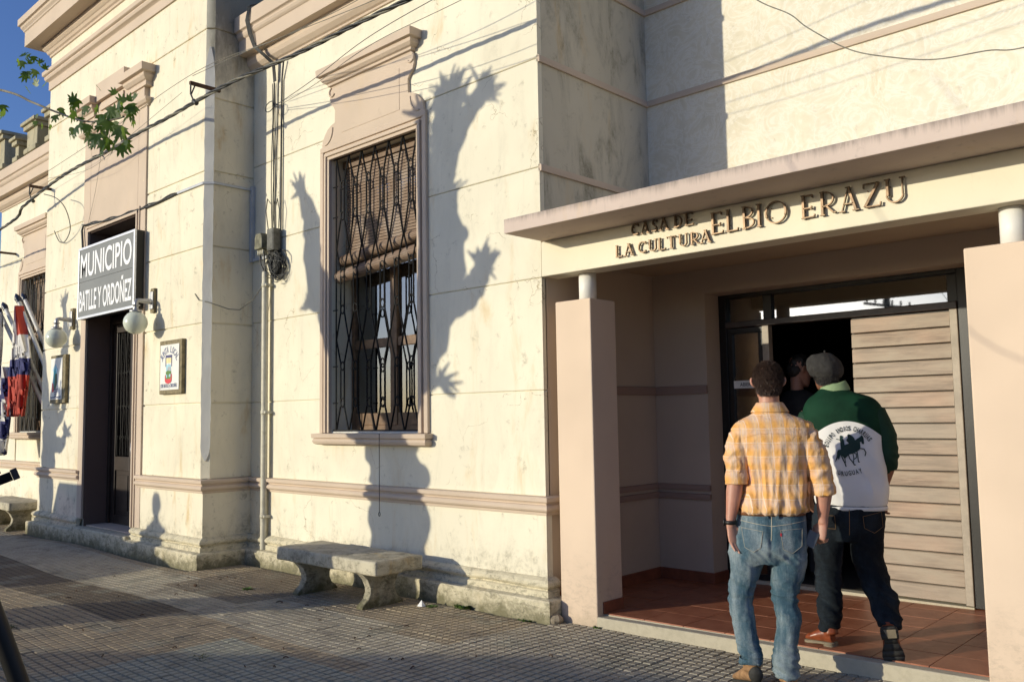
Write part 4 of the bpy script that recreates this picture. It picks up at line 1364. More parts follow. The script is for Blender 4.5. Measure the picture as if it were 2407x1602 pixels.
w_.tube([(-8.25, 5.1, 3.62), (-8.22, 5.09, 3.82), (-8.26, 5.09, 3.95), (-8.29, 5.1, 3.9)], .005, 6)
w_.tube([(-8.33 + .10 * math.cos(t * .6), 5.05 - .03 * t / 10, 4.98 + .06 * math.sin(t * .6)) for t in range(11)], .005, 6)
w_.build('wire_tangle', M['cable'], mb)['kind'] = 'stuff'
wl = MB().tube([(-8.53, 5.08, 3.02), (-8.60, 5.0, 2.86), (-8.70, 4.9, 2.755), (-8.75, 4.8, 2.76), (-8.86, 4.63, 2.83), (-9.02, 4.59, 2.87), (-9.12, 4.595, 2.95)], .006, 6)
tag(wl.build('loose_wire', M['cable_grey']), 'thin loose grey wire sagging across the bay corner from the pipe', 'wire')
pc = MB().tube([(-6.42, 5.03, 1.41), (-6.42, 5.03, .70)], .0035, 5); pc.tube([(-6.42 + .012 * math.cos(t), 5.03, .68 + .018 * math.sin(t)) for t in [i * .7 for i in range(14)]], .004, 5)
tag(pc.build('blind_cord', M['cable']), 'knotted blind cord hanging down the wall below the main window', 'cord')

# overhead bundle
def path_pts(key, n=8):
    out = []
    P = [Vector(k) for k in key]
    for i in range(len(P) - 1):
        p0 = P[max(i - 1, 0)]; p1 = P[i]; p2 = P[i + 1]; p3 = P[min(i + 2, len(P) - 1)]
        for k in range(n):
            t = k / n
            out.append(.5 * ((2 * p1) + (p2 - p0) * t + (2 * p0 - 5 * p1 + 4 * p2 - p3) * t * t + (3 * p1 - p0 - 3 * p2 + p3) * t ** 3))
    out.append(P[-1])
    return out
key = [(-22, 4.34, 4.60), (-15.0, 4.34, 4.58), (-13.9, 4.32, 4.73), (-12.86, 4.32, 4.86), (-11.2, 4.34, 4.92), (-9.6, 4.34, 4.93), (-8.60, 4.34, 4.955), (-7.2, 4.36, 4.93), (-6.06, 4.38, 4.90), (-5.0, 4.40, 4.90), (-3.6, 4.42, 4.97), (-2, 4.42, 5.0), (1, 4.4, 5.05), (6, 4.4, 5.3)]
cp = path_pts(key, 26)
bun = thing('overhead_cable_bundle', (-8.6, 4.34, 4.95), 'thick twisted bundle of black overhead cable running the length of the facade', 'cable')
for k in range(3):
    b = MB()
    b.tube([(p.x, p.y + .0115 * math.cos(p.x * 9 + k * 2.09), p.z + .0115 * math.sin(p.x * 9 + k * 2.09) + .01 * math.sin(p.x * 3)) for p in cp], .0105, 7)
    b.build('strand', [M['cable'], M['cable'], M['cable_grey']][k], bun)
def wire(keys, r, label, mat='cable_grey'):
    b = MB().tube(path_pts(keys, 10), r * .7, 5)
    return tag(b.build('thin_wire', M[mat]), label, 'wire')
wire([(-13.7, 4.30, 5.02), (-11, 4.3, 5.12), (-8.6, 4.30, 5.24), (-7.0, 4.3, 5.1), (-5.26, 4.3, 4.95), (-4, 4.3, 4.95), (2, 4.3, 5.3)], .0045, 'thin grey wire joining both bracket tips above the thick bundle')
wire([(-8.62, 4.28, 5.20), (-7.6, 4.28, 5.14), (-6.7, 4.3, 5.08), (-5.26, 4.3, 5.06), (-3, 4.3, 5.3)], .0045, 'uppermost thin wire leaving the right bracket towards the cornice')
wire([(-8.26, 5.06, 4.98), (-7.0, 4.7, 4.82), (-5.6, 4.35, 4.72), (-4.0, 4.3, 4.75), (-1, 4.3, 4.9)], .0045, 'thin wire from the coil by the junction boxes passing above the window cornice', 'cable')
wire([(-8.26, 5.06, 4.96), (-7.0, 4.7, 4.76), (-5.6, 4.35, 4.64), (-4.0, 4.3, 4.62), (-1, 4.3, 4.8)], .004, 'lower of the two thin wires leaving the coil by the junction boxes')
wire([(-12.9, 4.3, 4.95), (-11.5, 4.33, 4.80), (-10.5, 4.33, 4.92), (-8.9, 4.3, 5.10)], .0035, 'thin wire sagging under the bundle across the bay')
wire([(-2.4, 4.3, 4.05), (-2.16, 4.3, 3.79), (-1.98, 4.3, 3.65), (-1.88, 4.3, 3.54), (-1.67, 4.3, 3.36), (-1.46, 4.3, 3.256), (-1.27, 4.3, 3.19), (-1.05, 4.3, 3.165), (-.90, 4.3, 3.135), (-.5, 4.3, 3.15), (.5, 4.3, 3.5)], .0045, 'single slack wire drooping in front of the upper wall at the right', 'cable_grey')
wire([(-13.0, 4.3, 4.75), (-12.6, 4.33, 4.62), (-12.45, 4.4, 4.45), (-12.55, 4.5, 4.22), (-12.9, 4.56, 4.10), (-13.15, 4.57, 4.14), (-13.35, 4.57, 4.32)], .009, 'loop of black wire hanging from the left bracket onto the bay wall', 'cable')
wire([(-11.55, 4.5, 5.05), (-11.85, 4.55, 4.6), (-12.1, 4.56, 4.2)], .003, 'fine wire dropping from the bundle to the feed of the grey sign')
for k, (x, z, lab) in enumerate(((-8.72, 5.16, 'rusty iron bracket holding the cables near the bay corner'), (-13.62, 4.99, 'dark iron bracket holding the cables at the far edge of the bay'), (-16.9, 4.55, 'rusty iron bracket on the far wall at the left edge'))):
    yw = YB if k < 2 else YM
    t = thing('cable_bracket', (x, yw, z), lab, 'bracket', 'iron cable brackets')
    yt = yw - .30
    MB().box(x - .018, x + .018, yt, yw + .05, z - .018, z + .018).build('arm', M['rust'], t, .002)
    if k < 2:
        h = MB().tube([(x, yt + .01, z - .01), (x + .0, yt + .01, z - .12), (x + .03, yt + .03, z - .20)], .010, 6)
        h.tube([(x, yt + .06, z - .01), (x + .0, yt + .02, z - .12)], .008, 6)
        h.tube([(x + .03, yt + .03, z - .20), (x + .08, yt + .04, z - .24)], .026, 8)
        h.build('hanger', M['cable'], t)
hk = MB().tube([(-11.72, 4.6, 5.08), (-11.70, 4.5, 5.06), (-11.70, 4.45, 5.03)], .010, 6)
for z in (5.14, 5.22, 5.30): hk.ell((-11.55, 4.48, z), .022, .022, .022, 10, 6)
hk.tube([(-11.55, 4.48, 5.05), (-11.55, 4.48, 5.4)], .003, 5)
tag(hk.build('string_of_insulators', M['cable']), 'hook and short string of black beads above the bay door', 'insulator')

# ------------------------------------------------------------------ sign over the door
sg = thing('municipal_sign', (-11.235, YB, 2.9), 'grey lightbox sign reading MUNICIPIO BATLLE Y ORDOÑEZ above the bay door', 'sign')
sx0, sx1, sz0, sz1, sy = -12.10, -10.375, 2.91, 3.855, 4.46
MB().box(sx0, sx1, sy + .012, sy + .115, sz0, sz1).build('case', M['black'], sg, .004)
b = MB(); rect_frame(b, sx0 - .004, sx1 + .004, sz0 - .004, sz1 + .004, .032, sy - .008, sy + .02, True)
b.build('edge_frame', M['alu_frame'], sg, .003)
zm = sz0 + .487
MB().box(sx0 + .028, sx1 - .028, sy, sy + .014, zm + .002, sz1 - .028).build('panel', M['signgrey'], sg)
MB().box(sx0 + .028, sx1 - .028, sy, sy + .014, sz0 + .028, zm - .002).build('panel', M['signgrey'], sg)
text_mesh('MUNICIPIO', sx0 + .075, sx1 - .085, zm + .055, sz1 - .085, sy, .003, .014).build('lettering', M['signwhite'], sg)
text_mesh('BATLLE Y ORDOÑEZ', sx0 + .055, sx1 - .07, sz0 + .095, zm - .055, sy, .003, .018).build('lettering', M['signwhite'], sg)
MB().box(sx0 + .3, sx0 + .36, sy + .11, YB, sz0 + .2, sz0 + .26).build('mount', M['black'], sg)
MB().box(sx1 - .36, sx1 - .30, sy + .11, YB, sz0 + .2, sz0 + .26).build('mount', M['black'], sg)
MB().box(sx1 - .06, sx1 - .01, sy + .11, YB - .02, sz1 - .06, sz1 - .02).build('mount', M['black'], sg)

# ------------------------------------------------------------------ globe lamps
def globe_lamp(x, label):
    t = thing('globe_wall_lamp', (x, YB, 2.95), label, 'wall lamp', 'globe lamps beside the bay door')
    MB().box(x - .05, x + .05, YB - .035, YB, 2.83, 3.12).build('wooden_block', M['plaqwood'], t, .006)
    a = MB(); a.box(x - .04, x + .04, YB - .052, YB - .034, 2.87, 3.08); a.build('wall_plate', M['alu'], t, .005)
    a = MB()
    yg = 4.375
    a.tube([(x, YB - .05, 2.96), (x, YB - .12, 2.962), (x, yg + .03, 2.965), (x, yg + .008, 2.955), (x, yg, 2.93), (x, yg, 2.90)], [.034, .028, .024, .026, .028, .026], 14)
    a.build('arm', M['alu'], t)
    MB().lathe([(.03, .0), (.034, .02), (.026, .03), (.03, .05), (.045, .055), (.045, .065), (.02, .07)], (x, yg, 2.845), 20).build('collar', M['alu'], t)
    MB().lathe([(.066, 0), (.070, .01), (.066, .026), (.03, .03)], (x, yg, 2.822), 24).build('cap', M['alu'], t)
    g = MB()
    prof = []
    for i in range(17):
        a_ = math.pi * (.085 + .915 * i / 16)
        prof.append((.135 * math.sin(a_), .135 * math.cos(a_)))
    prof = [(max(r_, .002), h_) for r_, h_ in reversed(prof)]
    g.lathe(prof, (x, yg, 2.70), 32)
    g.build('glass_globe', M['globe'], t)
    return t
globe_lamp(-10.12, 'white glass globe lamp right of the bay door')
globe_lamp(-12.60, 'white glass globe lamp left of the bay door')

# ------------------------------------------------------------------ plaques
def letter_arc(s, cx_, cz, r, a0, a1, h, y, mat, par, nm='lettering'):
    out = MB()
    n = len(s)
    for i, c in enumerate(s):
        if c == ' ': continue
        a = R(a0 + (a1 - a0) * i / max(n - 1, 1))
        w = h * .55
        m_ = text_mesh(c, -w / 2 if c not in 'I' else -w / 6, w / 2 if c not in 'I' else w / 6, -h / 2, h / 2, 0, .002, .008)
        rot = a - math.pi / 2
        v = [(cx_ + r * math.cos(a) + p[0] * math.cos(rot) - p[2] * math.sin(rot), y + p[1], cz + r * math.sin(a) + p[0] * math.sin(rot) + p[2] * math.cos(rot)) for p in m_.v]
        out.add(v, m_.f, False)
    return out.build(nm, mat, par)
pq = thing('enamel_plaque', (-9.58, YB, 1.85), 'white enamel plaque with coat of arms reading JUNTA LOCAL, right of the door', 'plaque')
x0, x1, z0, z1 = -9.87, -9.325, 1.86, 2.47
MB().box(x0, x1, YB - .045, YB, z0, z1).build('wooden_backing', M['plaqwood'], pq, .004)
yp = YB - .046
MB().box(x0 - .0 + .03, x1 - .055, yp - .006, yp, z0 + .045, z1 - .05).build('plate', M['white'], pq, .004)
yp -= .0065
cxp = (x0 + x1) / 2 - .012
letter_arc('JUNTA LOCAL', cxp, 2.13, .235, 145, 35, .075, yp, M['ink'], pq)
text_mesh('JOSE BATLLE y ORDOÑEZ', x0 + .05, x1 - .085, 1.92, 1.985, yp, .002, .012).build('lettering', M['ink'], pq)
def patch(pts, mat, lvl=0, par=pq, nm='emblem', yy=None):
    y = (yp if yy is None else yy) - .0008 * lvl
    MB().prism(pts, 1, y - .001, y).build(nm, mat, par)
c = cxp - .02
patch([(c - .075, 2.17), (c - .075, 2.30), (c + .085, 2.30), (c + .085, 2.17), (c + .068, 2.17), (c + .068, 2.27), (c - .058, 2.27), (c - .058, 2.17)], M['blue'])
patch([(c - .056, 2.268), (c - .056, 2.21), (c + .066, 2.21), (c + .066, 2.268)], M['yellow'])
patch([(c - .056, 2.208)] + [(c + .005 + .061 * math.cos(R(a)), 2.17 + .03 * math.sin(R(a)) + .0) for a in (150, 90, 30)] + [(c + .066, 2.12), (c - .056, 2.12)], M['skyblue'], 1)
patch([(c + .02 + .042 * math.cos(R(a)), 2.125 + .045 * math.sin(R(a))) for a in range(0, 181, 20)], M['grey'], 2)
patch([(c - .056, 2.11), (c - .02, 2.125), (c + .066, 2.118), (c + .066, 2.02), (c + .03, 2.0), (c - .03, 2.0), (c - .056, 2.03)], M['green'], 3)
patch([(c - .078, 2.075), (c - .078, 2.01), (c - .055, 1.985), (c + .0, 1.975), (c + .06, 1.985), (c + .085, 2.01), (c + .085, 2.085), (c + .066, 2.08), (c + .066, 2.03), (c - .056, 2.03), (c - .06, 2.075)], M['red'], 4)
patch([(c - .05, 2.08), (c - .02, 2.08), (c - .02, 2.045), (c - .05, 2.045)], M['skyblue'], 4)
patch([(c + .02, 2.08), (c + .06, 2.085), (c + .06, 2.055), (c + .02, 2.05)], M['skyblue'], 4)
pq2 = thing('enamel_plaque', (-13.0, YB, 1.85), 'white enamel plaque with a teal and green emblem in shade, left of the door', 'plaque')
x0, x1, z0, z1 = -13.28, -12.73, 1.83, 2.50
MB().box(x0, x1, YB - .05, YB, z0, z1).build('wooden_backing', M['plaqwood'], pq2, .004)
yq = YB - .051
MB().box(x0 + .02, x1 - .10, yq - .006, yq, z0 + .05, z1 - .04).build('plate', M['white'], pq2, .004)
yq -= .0065
c = -13.06
P2 = lambda pts, mat, l=0: patch(pts, mat, l, pq2, 'emblem', yq)
P2([(c - .14 + .02, 2.30), (c - .02, 2.38), (c + .07, 2.30), (c + .02, 2.22), (c - .04, 2.22)], M['skyblue'])
P2([(c - .10, 2.05), (c - .08, 2.27), (c - .02, 2.33), (c + .02, 2.25), (c, 2.12), (c - .05, 2.0)], M['tealen'], 1)
P2([(c - .05, 2.03), (c - .02, 2.24), (c + .05, 2.24), (c + .06, 2.12), (c, 2.02)], plain('dark_green_enamel', (.02, .08, .03), .5), 2)
P2([(c - .12, 1.98), (c - .12, 2.12), (c - .07, 2.10), (c - .04, 2.0)], M['red'], 3)
for k in range(4): P2([(c - .06 + .012 * k, 2.02 - .03 * k), (c + .09 - .02 * k, 2.03 - .03 * k), (c + .085 - .02 * k, 2.015 - .03 * k), (c - .055 + .012 * k, 2.005 - .03 * k)], M['blue'], 4)
text_mesh('JOSE BATLLE y ORDOÑEZ', x0 + .03, x1 - .12, 1.89, 1.93, yq, .002, .01).build('lettering', M['ink'], pq2)

ab = thing('hanging_notice', (-3.70, 6.9, 1.76), 'small white notice reading ABIERTO hung from a cord on the dark side pane', 'sign')
b = MB().box(-3.835, -3.575, 6.900, 6.905, 1.755, 1.822); b.build('card', M['white'], ab)
text_mesh('ABIERTO', -3.775, -3.62, 1.772, 1.803, 6.8995, .001, .004).build('lettering', M['black'], ab)
MB().tube([(-3.83, 6.902, 1.822), (-3.735, 6.91, 2.075), (-3.585, 6.902, 1.822)], .0016, 4).build('cord', M['cable_grey'], ab)

# ------------------------------------------------------------------ flagpoles and flags
flagm = {}
def flag(mats, key, w, n1=22, n2=40, seedk=0, label='', pole_pt=(0, 0, 0)):
    """cloth hanging in folds from a tilted pole; key: list of (z, half width, x centre, y centre)"""
    rr = random.Random(seedk)
    b = MB()
    rows = []
    for i in range(n2 + 1):
        t = i / n2
        f_ = t * (len(key) - 1); k = min(int(f_), len(key) - 2); q = f_ - k
        z, hw, cx_, cy_ = [key[k][j] * (1 - q) + key[k + 1][j] * q for j in range(4)]
        row = []
        for j in range(n1 + 1):
            s = j / n1 * 2 - 1
            row.append((cx_ + s * hw, cy_ + .05 * math.sin(s * 6 + seedk + t * 3) + .025 * math.sin(s * 14 + t * 6), z + .02 * math.sin(s * 4 + seedk) * t))
        rows.append(row)
    V = [p for r_ in rows for p in r_]
    n = n1 + 1
    for i in range(n2):
        for j in range(n1):
            m_i = mats(i / n2, j / n1)
            b.cur = m_i
            b.add([V[i * n + j], V[i * n + j + 1], V[(i + 1) * n + j + 1], V[(i + 1) * n + j]], [(0, 1, 2, 3)], True)
    return b
clr = [plain('red_flag_cloth', (.42, .05, .03), .8, var=.08), plain('white_flag_cloth', (.62, .60, .57), .8, var=.06), plain('navy_flag_cloth', (.03, .035, .13), .8, var=.1), plain('gold_flag_cloth', (.55, .36, .06), .8, var=.2)]
def merge(o):
    bm = bmesh.new(); bm.from_mesh(o.data); bmesh.ops.remove_doubles(bm, verts=bm.verts[:], dist=.0005); bm.to_mesh(o.data); bm.free()
    sdm = o.modifiers.new('t', 'SOLIDIFY'); sdm.thickness = .0015
def pole(p0, p1, label, tip=True):
    t = thing('flagpole', p0, label, 'flagpole', 'flagpoles fixed to the far wall')
    MB().tube([p0, p1], .032, 14).build('pole', M['polewhite'], t)
    d = (Vector(p1) - Vector(p0)).normalized()
    tp = MB().tube([Vector(p1) - d * .02, Vector(p1) + d * .03, Vector(p1) + d * .05, Vector(p1) + d * .11, Vector(p1) + d * .16], [.042, .045, .052, .035, .006], 12)
    tp.build('finial', M['shoulder'], t)
    return t
pole((-14.02, 5.05, 1.60), (-15.25, 4.72, 3.50), 'nearest white flagpole with dark blue tip, carrying the red, white and blue flag')
pole((-14.05, 5.05, 1.35), (-15.95, 4.74, 3.45), 'second white flagpole, leaning furthest left behind the flags')
pole((-14.05, 5.0, 1.25), (-16.10, 4.70, 3.40), 'third white flagpole, its tip just left of the second')
pole((-14.05, 5.08, 1.9), (-15.7, 4.95, 3.6), 'thin grey flagpole behind the others, leaning on the far wall')
def m1(t, s):
    if t < .22: return 0 if s > .25 else 1
    if t < .42: return 1
    if t < .62: return 2
    return 0
k1 = [(3.42, .03, -15.18, 4.70), (3.0, .17, -15.10, 4.70), (2.6, .33, -14.98, 4.68), (2.35, .36, -14.95, 4.66), (2.0, .28, -14.88, 4.64), (1.68, .25, -14.88, 4.62)]
o = flag(m1, k1, .3, seedk=1).build('red_white_blue_flag', clr); merge(o)
tag(o, 'hanging flag of red, white and navy stripes on the nearest flagpole', 'flag', 'flags outside the town hall')
def m2(t, s):
    if t < .28: return 3 if .2 < s < .7 and t > .1 else 1
    return 2 if int(t * 9 + s * 2.2) % 2 else 1
k2 = [(3.35, .04, -15.85, 4.6), (3.0, .16, -15.86, 4.6), (2.5, .22, -15.85, 4.58), (2.0, .26, -15.80, 4.56), (1.5, .28, -15.75, 4.55), (1.1, .2, -15.65, 4.55)]
o = flag(m2, k2, .3, seedk=4).build('striped_sun_flag', clr); merge(o)
tag(o, 'hanging white and navy striped flag with a gold sun, at the left edge', 'flag', 'flags outside the town hall')
def m3_(t, s): return 2 if (int(t * 5 + s * 1.6) % 2 == 0) else 1
k3 = [(2.45, .10, -15.38, 4.58), (2.1, .22, -15.38, 4.56), (1.7, .26, -15.30, 4.55), (1.35, .24, -15.30, 4.54), (1.08, .14, -15.30, 4.54)]
o = flag(m3_, k3, .3, seedk=7).build('navy_white_flag', clr); merge(o)
tag(o, 'navy and white flag hanging lowest, between the other two flags', 'flag', 'flags outside the town hall')

# ------------------------------------------------------------------ street trees (out of frame, they throw the shadows)
def tree_shadow(T_y, wall_y, limbs, root, label):
    """limbs given on the wall plane, carried back along the sun's rays to the tree's own plane"""
    t = thing('pollarded_plane_tree', root, label, 'tree', 'pollarded plane trees along the kerb')
    dy = wall_y - T_y
    dz = dy * SUN_TAN * math.hypot(SUN_DX, 1)
    conv = lambda x, z: (x - SUN_DX * dy, T_y + random.uniform(-.05, .05), z + dz)
    for i, (nm, pts, rs) in enumerate(limbs):
        P = path_pts([conv(*p) for p in pts], 6)
        n = len(P)
        rr_ = []
        for k in range(n):
            f_ = k / (n - 1) * (len(rs) - 1); a = min(int(f_), len(rs) - 2); q = f_ - a
            rr_.append((rs[a] * (1 - q) + rs[a + 1] * q) * (1 + .10 * math.sin(k * 1.9 + i)))
        b = MB().tube(P, rr_, 14)
        for k in range(2, n - 2, 3):              # burrs and old pruning knuckles
            br = rr_[k] * random.uniform(.25, .42)
            sd_ = random.choice((-1, 1)) * rr_[k] * random.uniform(.6, .95)
            b.ell((P[k].x + sd_, P[k].y, P[k].z + random.uniform(-.05, .05)), br, br, br * random.uniform(.8, 1.4), 9, 7)
        if nm == 'limb' and rs[-1] > .03:
            e = Vector(P[-1]); d = (Vector(P[-1]) - Vector(P[-4])).normalized()
            kr = rs[-1]
            nq = int(8 + kr * 90)
            for q in range(nq):
                a = -1.35 + 2.7 * (q + random.uniform(.1, .9)) / nq
                v = Matrix.Rotation(a, 3, 'Y') @ d
                v.y += random.uniform(-.5, .5)
                l = random.uniform(.05, .20) + kr * .35
                s0 = e + (Matrix.Rotation(a, 3, 'Y') @ d) * kr * .7
                w1 = Matrix.Rotation(random.uniform(-.5, .5), 3, 'Y') @ v
                b.tube([s0 - v * .03, s0 + v * l * .45, s0 + v * l * .45 + w1 * l * .55], [random.uniform(.018, .036), random.uniform(.014, .026), .008], 6)
            for q in range(5):
                o3 = Vector((random.uniform(-.8, .8), random.uniform(-.4, .4), random.uniform(-.8, .8))) * kr
                b.ell(tuple(e + o3 * .6), kr * random.uniform(.6, 1.0), kr * .8, kr * random.uniform(.6, 1.0), 10, 8)
        o = b.build(nm, M['bark'], t)
    return t
A_ = [('trunk', [(-6.26, -.70), (-6.29, .44), (-6.33, .9), (-6.40, 1.28), (-6.44, 1.66)], [.40, .37, .35, .34, .36]),
      ('limb', [(-6.34, 1.55), (-6.12, 1.98), (-5.86, 2.45), (-5.68, 2.97), (-5.67, 3.45)], [.29, .29, .28, .25, .15]),
      ('limb', [(-5.67, 3.3), (-5.58, 3.75), (-5.38, 4.12), (-5.15, 4.30)], [.13, .10, .09, .09]),
      ('limb', [(-5.68, 3.4), (-5.68, 3.85), (-5.67, 4.10), (-5.58, 4.33)], [.13, .11, .13, .17]),
      ('limb', [(-5.73, 2.63), (-5.45, 2.56), (-5.27, 2.66), (-5.16, 2.78)], [.20, .15, .12, .09]),
      ('limb', [(-6.1, 1.85), (-5.86, 1.84), (-5.74, 1.86)], [.12, .07, .04]),
      ('limb', [(-5.88, 2.6), (-5.88, 3.1), (-5.91, 3.75), (-5.90, 4.1), (-5.92, 4.30)], [.15, .075, .07, .065, .07]),
      ('limb', [(-6.62, 1.50), (-6.95, 2.0), (-7.25, 2.45), (-7.62, 3.05), (-7.73, 3.6), (-7.93, 3.98)], [.28, .25, .22, .17, .14, .06]),
      ('limb', [(-6.60, 1.75), (-6.80, 2.4), (-6.95, 3.0), (-6.96, 3.45)], [.14, .09, .085, .06]),
      ('limb', [(-7.5, 2.75), (-7.66, 2.7), (-7.74, 2.74)], [.07, .05, .035])]
tree_shadow(1.35, 5.16, A_, (-8.3, 1.35, -.02), 'pollarded plane tree at the kerb whose shadow falls on the main window wall')
B_ = [('trunk', [(-13.45, -1.0), (-13.42, .4), (-13.45, 1.16), (-13.38, 1.7)], [.26, .24, .23, .24]),
      ('limb', [(-13.4, 1.6), (-13.1, 2.0), (-13.0, 2.45), (-12.93, 2.9), (-12.98, 3.2)], [.15, .10, .08, .07, .06]),
      ('limb', [(-13.0, 2.2), (-12.88, 2.5), (-12.80, 2.75)], [.07, .06, .05]),
      ('limb', [(-13.35, 1.5), (-13.0, 1.66), (-12.85, 1.9)], [.13, .08, .06]),
      ('limb', [(-13.4, 1.3), (-12.95, 1.25), (-12.82, 1.40)], [.16, .10, .05]),
      ('limb', [(-13.5, 1.6), (-13.7, 2.2), (-13.9, 2.9), (-14.0, 3.6)], [.16, .13, .10, .08])]
t2 = tree_shadow(1.25, 4.60, B_, (-15.22, 1.25, -.02), 'second pollarded plane tree at the kerb, out of frame beyond the first')

# leafy shoot of the nearer tree reaching into the frame
SK = .40
near = lambda x, y, z: (x * SK, y * SK, 1.55 + (z - 1.55) * SK)
lp = [(-5.4, .3, 5.3), (-4.6, .6, 4.2)] + [near(*p) for p in ((-9.3, 2.0, 4.75), (-7.02, 2.0, 4.003), (-6.33, 2.0, 3.729), (-5.89, 2.0, 3.55), (-5.39, 2.0, 3.362), (-4.98, 2.0, 3.27), (-4.83, 2.0, 3.25))]
SR = Vector((-5.4, .3, 5.3))
shoot = thing('leafy_plane_shoot', SR, 'thin leafy plane tree shoot crossing the sky in the upper left', 'branch')
pp_ = path_pts(lp, 8)
MB().tube(pp_, [max(.0020, .0048 - .0035 * i / (len(pp_) - 1)) for i in range(len(pp_))], 7).build('stem', M['bark'], shoot)
def leaf_mesh(k):
    rr = random.Random(k)
    out = []
    lobes = [(-100, .35), (-72, .62), (-50, .38), (-30, .85), (-14, .52), (0, 1.0), (14, .52), (30, .85), (50, .38), (72, .62), (100, .35)]
    pts = [(0, 0)]
    for a, r_ in lobes:
        a += rr.uniform(-4, 4); r_ *= rr.uniform(.9, 1.08)
        pts.append((r_ * math.sin(R(a)), .12 + r_ * math.cos(R(a)) * .95))
        if r_ > .55:
            pts.insert(-1, ((r_ * .80) * math.sin(R(a - 7)), .12 + r_ * .80 * math.cos(R(a - 7)) * .95))
            pts.append(((r_ * .78) * math.sin(R(a + 7)), .12 + r_ * .78 * math.cos(R(a + 7)) * .95))
    c = (0, .32, 0)
    V = [c] + [(x, y, -.16 * x * x - .10 * y * y + rr.uniform(-.02, .02)) for x, y in pts]
    n = len(pts)
    F = [(0, 1 + i, 1 + (i + 1) % n) for i in range(n)]
    b = MB().add(V, F, True)
    return b.mesh('leaf', M['leaf'])
LM = [leaf_mesh(k) for k in range(4)]
def put_leaf(x, y, z, s, dirv=None):
    s *= SK * .72
    z += .09
    x -= .10
    o = mesh_obj('leaf', random.choice(LM), None, shoot, Vector(near(x, y, z)) - SR)
    o.scale = (s, s, s)
    o.rotation_euler = (R(random.uniform(60, 125)), R(random.uniform(-35, 35)), R(random.uniform(-50, 70)) + (math.pi if random.random() < .5 else 0))
    o.rotation_euler.x = R(random.uniform(-120, -60)) if random.random() < .75 else R(random.uniform(50, 110))
# clusters measured along the shoot: (x, z, count, spread, size)
for x, z, n, sp, s in ((-6.28, 3.93, 9, .10, .095), (-6.22, 3.80, 4, .07, .09), (-7.0, 3.80, 3, .09, .12), (-6.05, 3.50, 3, .05, .06), (-5.68, 3.50, 2, .05, .11), (-5.66, 3.36, 2, .06, .10),
                       (-5.40, 3.40, 4, .08, .10), (-5.28, 3.26, 4, .08, .11), (-5.12, 3.16, 6, .10, .12), (-5.0, 3.25, 5, .08, .10), (-4.90, 3.12, 8, .09, .13), (-4.82, 3.28, 5, .07, .10), (-4.74, 3.16, 5, .08, .11), (-4.66, 3.24, 3, .05, .08), (-4.80, 3.02, 3, .05, .12)):
    for k in range(int(n * 1.5)):
        put_leaf(x + random.uniform(-sp, sp), 2.0 + random.uniform(-.08, .08), z + random.uniform(-sp, sp) * .8, s * random.uniform(.7, 1.1))

# ------------------------------------------------------------------ guessed shadow casters out of frame: car, hedge, post; then the reflected utility pole
car = thing('guessed_parked_car', (-13.35, 0.0, -.14), 'small dark parked car guessed from its shadow, unseen beyond the left edge of the frame', 'car')  # guessed and unseen; placed to shade the bay wall and pavement
cb = MB()
car.location.y = .1
CZ = 1.06
prof = [(-15.42, .25), (-15.45, .55), (-15.38, .82), (-15.3, .90), (-13.55, .90), (-12.2, .86), (-11.45, .74), (-11.22, .58), (-11.2, .25)]
secs = []
for y, s in ((-.80, .93), (-.72, 1), (.72, 1), (.80, .93)):
    secs.append([(x_ * 1.0 + (-13.3 - x_) * (1 - s) * .3, y, .25 + (z_ - .25) * s) for x_, z_ in prof])
cb.loft(secs, True, False)
cb.build('body', plain('car_paint', (.05, .06, .08), .25, .3, var=.02, bump=0), car, .03, 3)
for pts in ([(-15.30, .90), (-15.05, 1.40), (-14.95, 1.42), (-15.15, .90)], [(-14.12, .90), (-14.08, 1.44), (-13.98, 1.44), (-14.0, .90)], [(-12.95, .88), (-13.62, 1.42), (-13.72, 1.43), (-13.08, .89)]):
    for s_ in (-1, 1):
        MB().prism(pts, 1, s_ * .66 - .025, s_ * .66 + .025).build('pillar_post', M['black'], car)
MB().box(-15.05, -13.60, -.64, .64, 1.405, 1.45).build('roof', M['black'], car, .02)
MB().prism([(-15.2, .90), (-15.0, 1.41), (-13.68, 1.41), (-13.02, .90)], 1, -.665, -.66).build('side_window', M['carglass'], car)
MB().prism([(-15.2, .90), (-15.0, 1.41), (-13.68, 1.41), (-13.02, .90)], 1, .66, .665).build('side_window', M['carglass'], car)
MB().box(-14.1, -13.7, -.55, -.1, .5, 1.22).build('seat', M['black'], car, .05)
MB().box(-14.1, -13.7, .1, .55, .5, 1.22).build('seat', M['black'], car, .05)
for x_ in (-14.6, -12.0):
    for y_ in (-.78, .62):
        w = MB().lathe([(.30, 0), (.30, .16)], (x_, y_, .16), 24, 'y'); wh = w.build('wheel', M['black'], car)
        MB().lathe([(.18, -.005), (.18, .165)], (x_, y_, .16), 20, 'y').build('rim', M['alu'], wh)
for ch_ in car.children_recursive:
    for v_ in ch_.data.vertices: v_.co.z *= CZ if ch_.name.split('.')[0] not in ('wheel', 'rim') else 1
hedge = thing('added_shade_hedge', (-5.5, -.5, -.14), 'added hedge in a low planter, unseen behind the photographer, shaped for its shadow', 'hedge')  # invented caster; its rising top shapes the shade edge on the pavement
MB().box(-8.4, -2.9, -.75, -.25, -.14, .16).build('planter', M['kerbm'], hedge, .02)
hb = MB()
top = lambda x: .46 + .50 * min(1, max(0, (x + 8.15) / 1.9))
rows = []
